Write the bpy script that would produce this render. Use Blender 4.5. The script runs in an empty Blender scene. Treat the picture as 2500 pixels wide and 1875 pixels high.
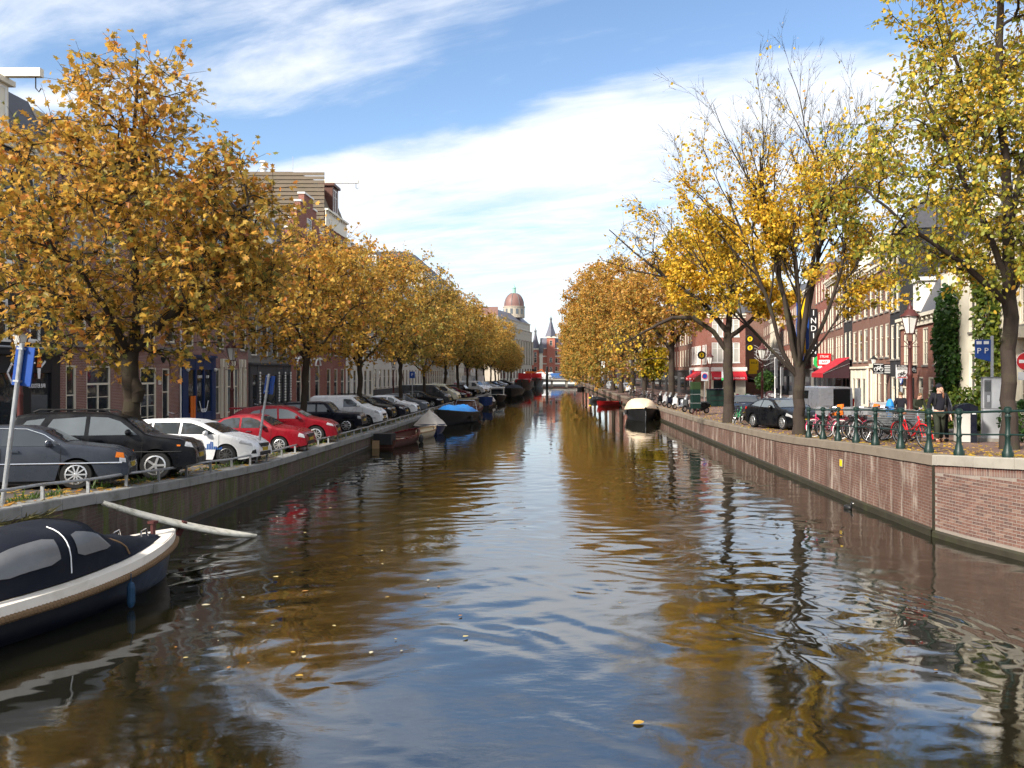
import bpy, bmesh, math, random
import numpy as np
from mathutils import Vector, Matrix
R = math.radians
SC = bpy.context.scene
COL = SC.collection
random.seed(7); RNG = np.random.default_rng(7)
# ------------------------------------------------------------------ camera
CAMZ, FPX, VU, VV = 4.0, 2000.0, 1347.0, 911.0      # eye above water, focal length and horizon point in photo pixels
cam = bpy.data.cameras.new('camera'); cam.sensor_width = 36.0; cam.lens = 36.0*FPX/2500.0
cam.shift_x = -(VU-1250)/2500.0; cam.shift_y = -(937.5-VV)/2500.0
cam.clip_start = 0.1; cam.clip_end = 6000
camo = bpy.data.objects.new('camera', cam); COL.objects.link(camo)
camo.location = (0, 0, CAMZ); camo.rotation_euler = (R(90), 0, 0); SC.camera = camo
# ------------------------------------------------------------------ sky, sun, exposure
SUN_EL, SUN_AZ = 33.0, 225.0                         # degrees; azimuth clockwise from +Y (behind, to the left)
W = bpy.data.worlds.new('World'); SC.world = W; W.use_nodes = True
nt = W.node_tree; nt.nodes.clear(); N = nt.nodes.new; L = nt.links.new
def wmath(op, a, b=None, c=None):
    n = N('ShaderNodeMath'); n.operation = op
    for i, q in enumerate((a, b, c)):
        if q is None: continue
        if isinstance(q, (int, float)): n.inputs[i].default_value = q
        else: L(q, n.inputs[i])
    return n.outputs[0]
sky = N('ShaderNodeTexSky'); sky.sky_type = 'NISHITA'; sky.sun_disc = False
sky.sun_elevation = R(SUN_EL); sky.sun_rotation = R(SUN_AZ); sky.air_density = 1.0; sky.dust_density = 0.2; sky.ozone_density = 2.6; sky.altitude = 0
tc = N('ShaderNodeTexCoord'); sp = N('ShaderNodeSeparateXYZ'); L(tc.outputs['Generated'], sp.inputs[0])
zc = wmath('ADD', wmath('MAXIMUM', sp.outputs[2], 0.0), 0.08)
px = wmath('DIVIDE', sp.outputs[0], zc); py = wmath('DIVIDE', sp.outputs[1], zc)
s_ = wmath('ADD', wmath('MULTIPLY', px, .47), wmath('MULTIPLY', py, .88))
t_ = wmath('SUBTRACT', wmath('MULTIPLY', px, .88), wmath('MULTIPLY', py, .47))
def wnoise(kx, ky, sc, det, ro, dist, off=0.0):
    c = N('ShaderNodeCombineXYZ'); L(wmath('MULTIPLY', t_, kx), c.inputs[0]); L(wmath('MULTIPLY', s_, ky), c.inputs[1]); c.inputs[2].default_value = off
    n = N('ShaderNodeTexNoise'); n.inputs['Scale'].default_value = sc; n.inputs['Detail'].default_value = det
    n.inputs['Roughness'].default_value = ro; n.inputs['Distortion'].default_value = dist; L(c.outputs[0], n.inputs['Vector'])
    return n.outputs['Fac']
warp = wnoise(.8, 1.0, 1.1, 3, .5, 0, 3.1)
s2 = wmath('ADD', s_, wmath('MULTIPLY', wmath('SUBTRACT', warp, .5), .75))
rmp = N('ShaderNodeValToRGB'); L(wmath('MULTIPLY', wmath('SUBTRACT', s2, .8), 1/3.2), rmp.inputs[0])
els = rmp.color_ramp.elements
stops = [(.8,.74),(1.1,.66),(1.3,.32),(1.5,.56),(1.66,.14),(1.92,.05),(2.06,.60),(2.3,.96),(2.75,.78),(3.2,.60),(4.0,.62)]
els[0].position = 0; els[0].color = (stops[0][1],)*3+(1,); els[1].position = 1; els[1].color = (stops[-1][1],)*3+(1,)
for sv, cv in stops[1:-1]:
    e = els.new((sv-.8)/3.2); e.color = (cv, cv, cv, 1)
n1 = wnoise(.55, 1.5, 2.2, 9, .58, .55, 0.4)
n2 = wnoise(1.4, 2.6, 4.0, 6, .6, .3, 7.7)
cov = wmath('ADD', rmp.outputs[0], wmath('ADD', wmath('MULTIPLY', wmath('SUBTRACT', n1, .5), 1.2), wmath('MULTIPLY', wmath('SUBTRACT', n2, .5), .42)))
mr = N('ShaderNodeMapRange'); mr.interpolation_type = 'SMOOTHSTEP'; L(cov, mr.inputs[0])
mr.inputs[1].default_value = .18; mr.inputs[2].default_value = .86; mr.inputs[3].default_value = 0; mr.inputs[4].default_value = .97
bg1 = N('ShaderNodeBackground'); L(sky.outputs[0], bg1.inputs[0]); bg1.inputs[1].default_value = 0.098
bg2 = N('ShaderNodeBackground'); bg2.inputs[1].default_value = 0.57
cr = N('ShaderNodeMixRGB'); cr.inputs[1].default_value = (.66, .75, .90, 1); cr.inputs[2].default_value = (1.0, 1.0, 1.0, 1); L(n1, cr.inputs[0]); L(cr.outputs[0], bg2.inputs[0])
mx = N('ShaderNodeMixShader'); L(mr.outputs[0], mx.inputs[0]); L(bg1.outputs[0], mx.inputs[1]); L(bg2.outputs[0], mx.inputs[2])
wo = N('ShaderNodeOutputWorld'); L(mx.outputs[0], wo.inputs[0])
sun = bpy.data.lights.new('sun', 'SUN'); sun.energy = 3.9; sun.angle = R(6.0); sun.color = (1.0, .93, .82)
suno = bpy.data.objects.new('sun', sun); COL.objects.link(suno)
_el, _az = R(SUN_EL), R(SUN_AZ)
suno.rotation_euler = Vector((-math.sin(_az)*math.cos(_el), -math.cos(_az)*math.cos(_el), -math.sin(_el))).to_track_quat('-Z', 'Y').to_euler()
suno.location = (-30, -30, 60)
SC.view_settings.view_transform = 'Standard'; SC.view_settings.look = 'None'; SC.view_settings.exposure = 1.15; SC.view_settings.gamma = 1.0
SC.view_settings.use_curve_mapping = False
SC.cycles.max_bounces = 4; SC.cycles.diffuse_bounces = 2; SC.cycles.glossy_bounces = 2; SC.cycles.transmission_bounces = 2
SC.cycles.transparent_max_bounces = 6; SC.cycles.use_denoising = True
SC.cycles.adaptive_threshold = .04; SC.cycles.caustics_reflective = False; SC.cycles.caustics_refractive = False
# ------------------------------------------------------------------ helpers
def interp(t, ys, zs): return float(np.interp(t, ys, zs))
def zl(y): return interp(y, [-10, 8, 14.3, 21, 27.7, 44, 300], [2.3, 1.98, 1.63, 1.26, .98, .85, .85])     # left quay level
def zr(y): return interp(y, [-10, 10, 17.5, 20, 24, 33, 39, 50, 66, 100, 300], [2.9, 2.55, 2.18, 2.0, 1.9, 1.5, 1.38, 1.18, 1.1, 1.0, 1.0])
def PX(u, v, Y): return Vector(((u-VU)*Y/FPX, Y, CAMZ+(VV-v)*Y/FPX))
def link(o, parent=None):
    COL.objects.link(o)
    if parent is not None: o.parent = parent
    return o
def tag(o, label=None, cat=None, group=None, kind=None):
    if label: o['label'] = label
    if cat: o['category'] = cat
    if group: o['group'] = group
    if kind: o['kind'] = kind
    return o
def thing(name, label, cat, loc=(0,0,0), rz=0.0, group=None):
    o = bpy.data.objects.new(name, None); link(o); o.location = loc; o.rotation_euler = (0, 0, rz); o.empty_display_size = .2
    return tag(o, label, cat, group)
def inst(name, me, parent=None, loc=(0,0,0), rot=(0,0,0), scale=(1,1,1)):
    o = bpy.data.objects.new(name, me); link(o, parent); o.location = loc; o.rotation_euler = rot; o.scale = scale
    return o
def copy_tree(o, parent=None):
    c = o.copy(); COL.objects.link(c); c.parent = parent
    for ch in o.children: copy_tree(ch, c)
    return c
def repaint(root, name, mat):
    for ch in root.children_recursive:
        if ch.name.split('.')[0] == name and ch.material_slots:
            ch.material_slots[0].link = 'OBJECT'; ch.material_slots[0].material = mat
class MB:
    def __init__(s): s.v = []; s.f = []
    def add(s, vs, fs):
        b = len(s.v); s.v.extend([tuple(q) for q in vs]); s.f.extend([tuple(i+b for i in f) for f in fs]); return s
    def box(s, x0, y0, z0, x1, y1, z1):
        return s.add([(x0,y0,z0),(x1,y0,z0),(x1,y1,z0),(x0,y1,z0),(x0,y0,z1),(x1,y0,z1),(x1,y1,z1),(x0,y1,z1)],
                     [(3,2,1,0),(4,5,6,7),(0,1,5,4),(1,2,6,5),(2,3,7,6),(3,0,4,7)])
    def cbox(s, c, d, rot=None):
        hx, hy, hz = d[0]/2, d[1]/2, d[2]/2; c = Vector(c)
        vs = [Vector(q) for q in [(-hx,-hy,-hz),(hx,-hy,-hz),(hx,hy,-hz),(-hx,hy,-hz),(-hx,-hy,hz),(hx,-hy,hz),(hx,hy,hz),(-hx,hy,hz)]]
        if rot is not None: vs = [rot @ q for q in vs]
        return s.add([q+c for q in vs], [(3,2,1,0),(4,5,6,7),(0,1,5,4),(1,2,6,5),(2,3,7,6),(3,0,4,7)])
    def bar(s, a, b, w, h=None):
        a, b = Vector(a), Vector(b); d = b-a; h = h or w
        m = d.to_track_quat('X', 'Z').to_matrix()
        return s.cbox((a+b)/2, (d.length, w, h), m)
    def tube(s, pts, r, n=8, closed=False):
        pts = [Vector(p) for p in pts]; k = len(pts); rr = r if isinstance(r, (list, tuple)) else [r]*k
        vs, fs = [], []; prev = None
        for i, p in enumerate(pts):
            a = pts[(i-1) % k] if (closed or i > 0) else p; b = pts[(i+1) % k] if (closed or i < k-1) else p
            t = (b-a).normalized() if (b-a).length > 1e-9 else Vector((0,0,1))
            if prev is None: u = t.orthogonal().normalized()
            else:
                u = prev - t*prev.dot(t); u = u.normalized() if u.length > 1e-6 else t.orthogonal().normalized()
            prev = u; w = t.cross(u)
            for j in range(n):
                q = 2*math.pi*j/n; vs.append(p+(u*math.cos(q)+w*math.sin(q))*rr[i])
        for i in range(k if closed else k-1):
            for j in range(n):
                a, b = i*n+j, i*n+(j+1) % n; c, d = ((i+1) % k)*n+(j+1) % n, ((i+1) % k)*n+j
                fs.append((a, b, c, d))
        if not closed: fs.append(tuple(range(n-1, -1, -1))); fs.append(tuple((k-1)*n+j for j in range(n)))
        return s.add(vs, fs)
    def lathe(s, prof, n=16, c=(0,0,0), axis='z', cap=True):
        vs, fs = [], []; k = len(prof)
        for r, h in prof:
            for j in range(n):
                q = 2*math.pi*j/n; a, b = r*math.cos(q), r*math.sin(q)
                p = (a, b, h) if axis == 'z' else ((a, h, b) if axis == 'y' else (h, a, b))
                vs.append((p[0]+c[0], p[1]+c[1], p[2]+c[2]))
        for i in range(k-1):
            for j in range(n): fs.append((i*n+j, i*n+(j+1) % n, (i+1)*n+(j+1) % n, (i+1)*n+j))
        if cap: fs.append(tuple(range(n-1, -1, -1))); fs.append(tuple((k-1)*n+j for j in range(n)))
        return s.add(vs, fs)
    def torus(s, c, r1, r2, axis='y', n=24, m=6, squash=1.0):
        pts = []
        for j in range(n):
            q = 2*math.pi*j/n; a, b = r1*math.cos(q), r1*math.sin(q)
            p = (a, 0, b) if axis == 'y' else ((a, b, 0) if axis == 'z' else (0, a, b))
            pts.append(Vector(p)+Vector(c))
        return s.tube(pts, r2, m, closed=True)
    def prism(s, poly, a, b, plane='xz'):
        k = len(poly)
        def mk(p, h): return (p[0], h, p[1]) if plane == 'xz' else ((p[0], p[1], h) if plane == 'xy' else (h, p[0], p[1]))
        vs = [mk(p, a) for p in poly]+[mk(p, b) for p in poly]
        fs = [tuple(range(k)), tuple(range(2*k-1, k-1, -1))]+[(i, k+i, k+(i+1) % k, (i+1) % k) for i in range(k)]
        return s.add(vs, fs)
    def grid(s, rows):                                   # rows of equal length -> quads
        k = len(rows[0]); vs = [p for r in rows for p in r]
        fs = [(i*k+j, i*k+j+1, (i+1)*k+j+1, (i+1)*k+j) for i in range(len(rows)-1) for j in range(k-1)]
        return s.add(vs, fs)
    def ellipsoid(s, c, d, n=12, m=8, rot=None):
        vs, fs = [], []
        for i in range(m+1):
            th = math.pi*i/m
            for j in range(n):
                ph = 2*math.pi*j/n; p = Vector((d[0]*math.sin(th)*math.cos(ph), d[1]*math.sin(th)*math.sin(ph), d[2]*math.cos(th)))
                if rot is not None: p = rot @ p
                vs.append(p+Vector(c))
        for i in range(m):
            for j in range(n): fs.append((i*n+j, (i+1)*n+j, (i+1)*n+(j+1) % n, i*n+(j+1) % n))
        return s.add(vs, fs)
    def mesh(s, name, mat=None, smooth=False, fix=True):
        me = bpy.data.meshes.new(name); me.from_pydata(s.v, [], s.f)
        if fix:
            bm = bmesh.new(); bm.from_mesh(me); bmesh.ops.remove_doubles(bm, verts=bm.verts, dist=1e-5) if smooth else None
            bmesh.ops.recalc_face_normals(bm, faces=bm.faces); bm.to_mesh(me); bm.free()
        if mat: me.materials.append(M[mat] if isinstance(mat, str) else mat)
        if smooth:
            me.polygons.foreach_set('use_smooth', [True]*len(me.polygons))
            if smooth is not True: me.set_sharp_from_angle(angle=R(smooth))
        me.update(); return me
    def build(s, name, mat=None, parent=None, smooth=False, loc=(0,0,0), rot=(0,0,0), fix=True):
        return inst(name, s.mesh(name, mat, smooth, fix), parent, loc, rot)
def np_mesh(name, verts, faces_flat, nper, mat, cols=None, smooth=False):   # verts (n,3); faces as flat loops, nper corners each
    me = bpy.data.meshes.new(name); nv = len(verts); nl = len(faces_flat); nf = nl//nper
    me.vertices.add(nv); me.vertices.foreach_set('co', np.asarray(verts, np.float32).ravel())
    me.loops.add(nl); me.loops.foreach_set('vertex_index', np.asarray(faces_flat, np.int32))
    me.polygons.add(nf); me.polygons.foreach_set('loop_start', np.arange(0, nl, nper, dtype=np.int32))
    try: me.polygons.foreach_set('loop_total', np.full(nf, nper, np.int32))
    except Exception: pass
    if smooth: me.polygons.foreach_set('use_smooth', np.ones(nf, bool))
    if cols is not None:
        at = me.attributes.new('Col', 'FLOAT_COLOR', 'POINT'); at.data.foreach_set('color', np.asarray(cols, np.float32).ravel())
    me.materials.append(M[mat] if isinstance(mat, str) else mat); me.update(calc_edges=True); return me
# ------------------------------------------------------------------ materials
M = {}
class NT:
    def __init__(s, name):
        s.m = bpy.data.materials.new(name); s.m.use_nodes = True; s.t = s.m.node_tree; s.t.nodes.clear(); M[name] = s.m
        s.out = s.n('ShaderNodeOutputMaterial'); s.tc = s.n('ShaderNodeTexCoord')
    def n(s, ty, **kw):
        q = s.t.nodes.new(ty)
        for k, v in kw.items(): setattr(q, k, v)
        return q
    def l(s, a, b): s.t.links.new(a, b)
    def set(s, sock, v):
        if isinstance(v, bpy.types.NodeSocket): s.l(v, sock)
        elif isinstance(v, (tuple, list)) and len(v) == 3 and sock.type == 'RGBA': sock.default_value = (*v, 1)
        else: sock.default_value = v
    def math(s, op, *a):
        q = s.n('ShaderNodeMath', operation=op)
        for i, x in enumerate(a): s.set(q.inputs[i], x)
        return q.outputs[0]
    def noise(s, scale, detail=4, rough=.55, dist=0, vec=None, stretch=None):
        q = s.n('ShaderNodeTexNoise'); s.set(q.inputs['Scale'], scale); s.set(q.inputs['Detail'], detail); s.set(q.inputs['Roughness'], rough); s.set(q.inputs['Distortion'], dist)
        v = vec or s.tc.outputs['Object']
        if stretch:
            mp = s.n('ShaderNodeMapping'); s.l(v, mp.inputs[0]); mp.inputs['Scale'].default_value = stretch; v = mp.outputs[0]
        s.l(v, q.inputs['Vector']); return q.outputs['Fac']
    def mix(s, f, a, b, mode='MIX'):
        q = s.n('ShaderNodeMixRGB', blend_type=mode); s.set(q.inputs[0], f); s.set(q.inputs[1], a); s.set(q.inputs[2], b); return q.outputs[0]
    def ramp(s, f, lo, hi, a=0.0, b=1.0, smooth=True):
        q = s.n('ShaderNodeMapRange'); q.interpolation_type = 'SMOOTHSTEP' if smooth else 'LINEAR'; s.set(q.inputs[0], f)
        for i, x in enumerate((lo, hi, a, b)): s.set(q.inputs[i+1], x)
        return q.outputs[0]
    def bump(s, h, strength=.3, dist=.02, nrm=None):
        q = s.n('ShaderNodeBump'); q.inputs['Strength'].default_value = strength; q.inputs['Distance'].default_value = dist; s.l(h, q.inputs['Height'])
        if nrm: s.l(nrm, q.inputs['Normal'])
        return q.outputs[0]
    def bsdf(s, col, rough=.6, metal=0.0, nrm=None, coat=0.0, spec=None, ior=None, trans=0.0, emit=None, es=1.0):
        b = s.n('ShaderNodeBsdfPrincipled'); s.set(b.inputs['Base Color'], col); s.set(b.inputs['Roughness'], rough); s.set(b.inputs['Metallic'], metal)
        if nrm: s.l(nrm, b.inputs['Normal'])
        if coat: b.inputs['Coat Weight'].default_value = coat; b.inputs['Coat Roughness'].default_value = .05
        if spec is not None: s.set(b.inputs['Specular IOR Level'], spec)
        if ior: b.inputs['IOR'].default_value = ior
        if trans: b.inputs['Transmission Weight'].default_value = trans
        if emit: s.set(b.inputs['Emission Color'], emit); b.inputs['Emission Strength'].default_value = es
        s.l(b.outputs[0], s.out.inputs[0]); return b
    def wall_uv(s):                                       # along-the-wall / height coordinate for any upright face
        a = s.n('ShaderNodeSeparateXYZ'); s.l(s.tc.outputs['Object'], a.inputs[0]); b = s.n('ShaderNodeSeparateXYZ'); s.l(s.tc.outputs['Normal'], b.inputs[0])
        f = s.math('GREATER_THAN', s.math('ABSOLUTE', b.outputs[0]), s.math('ABSOLUTE', b.outputs[1]))
        u = s.math('ADD', s.math('MULTIPLY', a.outputs[1], f), s.math('MULTIPLY', a.outputs[0], s.math('SUBTRACT', 1.0, f)))
        c = s.n('ShaderNodeCombineXYZ'); s.l(u, c.inputs[0]); s.l(a.outputs[2], c.inputs[1]); return c.outputs[0]
def mul(c, k): return tuple(min(1.0, x*k) for x in c)
def plain(name, col, rough=.6, metal=0.0, var=.18, scale=4.0, bump=.15, coat=0.0, spec=.3, dirt=None, dscale=1.2):
    t = NT(name); f = t.noise(scale, 6, .6)
    c = t.mix(f, mul(col, 1-var), mul(col, 1+var))
    if dirt: c = t.mix(t.ramp(t.noise(dscale, 5, .65), .45, .75, 0, .7), c, dirt)
    nr = t.bump(t.noise(scale*6, 4), bump, .01) if bump else None
    t.bsdf(c, t.ramp(f, .3, .7, max(.02, rough*.85), min(1, rough*1.12)), metal, nr, coat, spec); return t.m
def brick(name, c1, c2, mortar, bw=.22, rh=.0775, ms=.011, stain=(.6,.56,.5), stain_amt=0.0, moss=None, dirt=.35):
    t = NT(name); uv = t.wall_uv(); b = t.n('ShaderNodeTexBrick'); t.l(uv, b.inputs['Vector'])
    t.set(b.inputs['Color1'], c1); t.set(b.inputs['Color2'], c2); t.set(b.inputs['Mortar'], mortar)
    for k, v in (('Scale', 1.0), ('Mortar Size', ms), ('Mortar Smooth', .2), ('Bias', 0.0), ('Brick Width', bw), ('Row Height', rh)): b.inputs[k].default_value = v
    n = t.noise(1.3, 6, .65); n2 = t.noise(9, 4, .6)
    c = t.mix(t.ramp(n, .35, .75, 0, dirt), b.outputs['Color'], mul(c1, .45)); c = t.mix(t.ramp(n2, .3, .8, 0, .3), c, mul(c2, 1.3))
    if stain_amt:
        st = t.noise(2.2, 6, .65, .3, stretch=(1.6, 1.6, .22)); c = t.mix(t.ramp(st, .50, .66, 0, stain_amt), c, stain); dk = t.noise(1.6, 5, .6, .2, stretch=(1.2, 1.2, .10)); c = t.mix(t.ramp(dk, .50, .64, 0, .65), c, mul(c1, .35))
    if moss:
        mo = t.noise(1.1, 7, .62, .4, stretch=(1.3, 1.3, .5)); c = t.mix(t.ramp(mo, .48, .64, 0, .85), c, moss)
        st = t.noise(1.9, 5, .6, .4, stretch=(1.5, 1.5, .16)); c = t.mix(t.ramp(st, .56, .66, 0, .7), c, mul(moss, 1.9))
    h = t.math('SUBTRACT', t.math('MULTIPLY', n2, .25), b.outputs['Fac'])
    t.bsdf(c, .85, 0, t.bump(h, .55, .012), spec=.25); return t.m
def glassy(name, col, rough=.04, spec=.7, var=.4):
    t = NT(name); f = t.noise(1.1, 3, .5); t.bsdf(t.mix(f, mul(col, 1-var), mul(col, 1+var)), rough, 0, t.bump(t.noise(1.6, 2), .06, .05), spec=spec); return t.m
def paint(name, col, rough=.28):
    t = NT(name); f = t.noise(2.5, 5, .6); c = t.mix(t.ramp(f, .35, .8, 0, .07), col, (.16, .15, .13))
    t.bsdf(c, t.ramp(f, .3, .8, rough*.8, rough*1.5), .15, t.bump(t.noise(60, 2), .02, .002), coat=.05, spec=.22); return t.m
# masonry
brick('brick_plum', (.25,.105,.080), (.19,.080,.066), (.40,.34,.30))
brick('brick_red', (.275,.075,.046), (.215,.060,.040), (.30,.23,.20))
brick('brick_brown', (.215,.098,.068), (.170,.078,.056), (.24,.19,.16))
brick('brick_rust', (.270,.112,.078), (.235,.095,.068), (.28,.21,.17), ms=.006)
brick('brick_dark', (.030,.029,.032), (.022,.022,.026), (.05,.05,.05))
brick('brick_theatre', (.44,.105,.062), (.38,.085,.05), (.40,.28,.22), dirt=.15)
brick('quay_brick_left', (.125,.082,.068), (.095,.062,.052), (.12,.10,.085), stain_amt=.22, stain=(.30,.27,.22), moss=(.060,.085,.014))
brick('quay_brick_right', (.168,.086,.063), (.122,.063,.048), (.20,.165,.14), stain_amt=.6, stain=(.44,.38,.32), dirt=.75)
plain('quay_brick_near', (.205,.082,.056), .85, var=.45, scale=7, bump=.4, dirt=(.42,.36,.31), dscale=1.6)
plain('mortar', (.25,.21,.18), .95, var=.3, scale=14, bump=.5, dirt=(.20,.17,.14))
plain('plaster_cream', (.72,.66,.53), .8, var=.08, scale=2, bump=.1, dirt=(.55,.50,.41), dscale=.8)
plain('plaster_white', (.70,.67,.61), .8, var=.08, scale=2, bump=.1, dirt=(.5,.47,.42), dscale=.8)
plain('stone_grey', (.20,.185,.165), .85, var=.2, scale=3, bump=.3, dirt=(.11,.10,.09))
plain('stone_sand', (.40,.35,.28), .85, var=.15, scale=2, bump=.2, dirt=(.27,.24,.20))
plain('stone_dark', (.055,.055,.06), .6, var=.2, scale=3)
plain('concrete', (.33,.31,.28), .85, var=.2, scale=3, bump=.3, dirt=(.16,.14,.12))
plain('coping_left', (.24,.235,.225), .85, var=.28, scale=2.5, bump=.35, dirt=(.085,.085,.065), dscale=1.7)
plain('coping_right', (.19,.155,.12), .9, var=.35, scale=3, bump=.35, dirt=(.09,.075,.055), dscale=1.5)
plain('coping_near', (.30,.275,.235), .85, var=.2, scale=3, bump=.35, dirt=(.2,.18,.15), dscale=1.8)
plain('wall_foot', (.030,.026,.018), .55, var=.4, scale=3, bump=.4, dirt=(.045,.05,.02))
plain('trim_cream', (.70,.64,.52), .55, var=.06, scale=3, bump=.05)
plain('trim_white', (.74,.72,.68), .5, var=.05, scale=3, bump=.05)
plain('trim_dark', (.022,.022,.024), .5, var=.2)
plain('shop_black', (.016,.017,.020), .45, var=.3, scale=2)
plain('shop_blue', (.012,.032,.105), .4, var=.2, scale=2)
plain('slate', (.075,.075,.085), .6, var=.3, scale=6, bump=.3)
plain('slate_blue', (.13,.13,.16), .6, var=.25, scale=4)
plain('roof_tile', (.165,.130,.095), .85, var=.35, scale=5, bump=.4, dirt=(.13,.115,.08))
plain('copper_brown', (.205,.110,.095), .5, var=.2, scale=2)
plain('verdigris', (.26,.47,.40), .7, var=.2)
plain('lead', (.13,.135,.145), .6, var=.2)
glassy('glass', (.022,.026,.030)); glassy('glass_grey', (.10,.115,.125)); glassy('car_glass', (.035,.042,.048), .03, .8)
glassy('curtain', (.42,.40,.36), .35, .5, .2)
# ground
def paving(name, c1, c2, mortar, bw, rh, leafy=0.0):
    t = NT(name); b = t.n('ShaderNodeTexBrick'); t.l(t.tc.outputs['Object'], b.inputs['Vector'])
    t.set(b.inputs['Color1'], c1); t.set(b.inputs['Color2'], c2); t.set(b.inputs['Mortar'], mortar)
    for k, v in (('Scale', 1.0), ('Mortar Size', .008), ('Brick Width', bw), ('Row Height', rh)): b.inputs[k].default_value = v
    n = t.noise(.6, 6, .65); c = t.mix(t.ramp(n, .35, .7, 0, .6), b.outputs['Color'], mul(c2, .5))
    if leafy: c = t.mix(t.ramp(t.noise(16, 2, .5), .66, .7, 0, leafy), c, (.30,.17,.05))
    t.bsdf(c, .8, 0, t.bump(t.math('SUBTRACT', t.noise(8, 4), b.outputs['Fac']), .4, .01), spec=.3)
paving('clinker_left', (.125,.105,.092), (.095,.082,.074), (.05,.045,.04), .20, .10, .4)
paving('clinker_right', (.215,.125,.098), (.170,.100,.080), (.09,.07,.06), .20, .10, .5)
plain('asphalt', (.075,.075,.08), .9, var=.2, scale=6, bump=.3)
plain('far_ground', (.10,.09,.08), .95, var=.2, scale=.1, bump=0)
plain('soil', (.07,.05,.035), .95, var=.4, scale=8, bump=.6)
def leafmat(name, transl=.48, rough=.5, obj_col=None):
    t = NT(name)
    if obj_col: c = t.mix(t.noise(30, 2), mul(obj_col, .85), mul(obj_col, 1.15))
    else:
        a = t.n('ShaderNodeAttribute'); a.attribute_name = 'Col'; c = a.outputs['Color']
    p = t.n('ShaderNodeBsdfPrincipled'); t.set(p.inputs['Base Color'], c); p.inputs['Roughness'].default_value = rough; p.inputs['Specular IOR Level'].default_value = .3
    tr = t.n('ShaderNodeBsdfTranslucent'); t.set(tr.inputs[0], c); m = t.n('ShaderNodeMixShader'); m.inputs[0].default_value = transl
    t.l(p.outputs[0], m.inputs[1]); t.l(tr.outputs[0], m.inputs[2]); t.l(m.outputs[0], t.out.inputs[0])
leafmat('leaf')
def bark(name, c):
    t = NT(name); n = t.noise(7, 6, .7, .5, stretch=(1, 1, .25)); n2 = t.noise(1.2, 4, .6)
    col = t.mix(n, mul(c, .45), mul(c, 1.5)); col = t.mix(t.ramp(n2, .5, .75, 0, .5), col, (.075,.075,.035))
    t.bsdf(col, .9, 0, t.bump(n, .8, .03), spec=.2)
bark('bark_plane', (.042,.031,.022)); bark('bark_elm', (.044,.033,.027))
# metals, paints, cloth
plain('galvanised', (.36,.37,.38), .45, .6, var=.25, scale=8, bump=.15, dirt=(.2,.17,.13), dscale=3)
plain('steel', (.55,.55,.56), .3, .9, var=.1); plain('chrome', (.75,.75,.76), .15, 1.0, var=.05, bump=0)
plain('rail_green', (.006,.022,.018), .45, var=.25, scale=9, bump=.2, spec=.3, dirt=(.015,.028,.022), dscale=4)
plain('lamp_red', (.085,.022,.020), .45, var=.2, scale=6, bump=.15, dirt=(.05,.03,.03))
plain('iron_black', (.015,.015,.016), .45, var=.2); plain('rubber', (.012,.012,.012), .8, var=.3, scale=12, bump=.3)
plain('alloy', (.62,.62,.62), .3, .8, var=.08, bump=0); plain('alloy_dark', (.10,.10,.10), .35, .7, var=.1, bump=0)
plain('black_plastic', (.018,.018,.019), .6, var=.2, bump=.1); plain('grey_plastic', (.22,.22,.23), .6, var=.1)
plain('white_paint', (.78,.77,.74), .5, var=.06, scale=5, bump=.05); plain('sign_blue', (.010,.055,.26), .4, var=.1); plain('fender_blue', (.012,.045,.095), .6, var=.3); plain('sign_red', (.55,.015,.02), .4, var=.08)
plain('sign_white', (.80,.80,.80), .4, var=.03, bump=0); plain('sign_grey', (.42,.44,.46), .5, var=.1); plain('plate_yellow', (.42,.29,.02), .5, var=.2); plain('sign_yellow', (.80,.52,.01), .5, var=.1); plain('sign_green', (.03,.42,.10), .5, var=.1)
plain('orange_paint', (.72,.16,.02), .5, var=.12); plain('yellow_paint', (.80,.55,.01), .45, var=.1); plain('blue_tarp', (.02,.22,.62), .55, var=.25, scale=3, bump=.6)
plain('red_paint', (.36,.010,.018), .35, var=.1); plain('red_bike', (.62,.012,.018), .3, var=.1); plain('pink_paint', (.55,.04,.12), .4, var=.1); plain('green_paint', (.05,.38,.16), .4, var=.1)
plain('awning_red', (.40,.012,.022), .75, var=.12, scale=3); plain('awning_beige', (.62,.50,.40), .8, var=.1); plain('awning_dark', (.03,.01,.014), .8)
plain('navy_canvas', (.006,.008,.015), .85, var=.35, scale=3, bump=.5, spec=.2, dirt=(.014,.016,.024)); plain('beige_canvas', (.66,.52,.37), .85, var=.10, scale=3, bump=.3, dirt=(.50,.38,.26))
plain('grey_canvas', (.46,.42,.37), .9, var=.18, scale=4, bump=.4, dirt=(.26,.23,.2)); plain('olive_canvas', (.12,.10,.055), .9, var=.3)
plain('gelcoat', (.76,.70,.62), .35, var=.05, scale=3, bump=.04, dirt=(.55,.49,.40), dscale=2.5); plain('hull_navy', (.006,.008,.016), .4, var=.3, bump=.1, spec=.25, dirt=(.02,.02,.02))
plain('hull_black', (.009,.009,.010), .45, var=.3, bump=.1, spec=.3); plain('hull_green', (.022,.035,.030), .45, var=.3); plain('hull_red', (.36,.012,.014), .4, var=.15)
plain('wood_brown', (.10,.040,.028), .55, var=.3, scale=5, bump=.3); plain('wood_pale', (.33,.22,.12), .7, var=.3, scale=5, bump=.3); plain('rope', (.17,.105,.055), .95, var=.3, scale=20, bump=.6)
plain('board_white', (.62,.59,.50), .7, var=.18, scale=4, bump=.2, dirt=(.13,.12,.06), dscale=5); plain('window_vinyl', (.15,.15,.155), .18, var=.35, scale=2, bump=.2)
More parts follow.
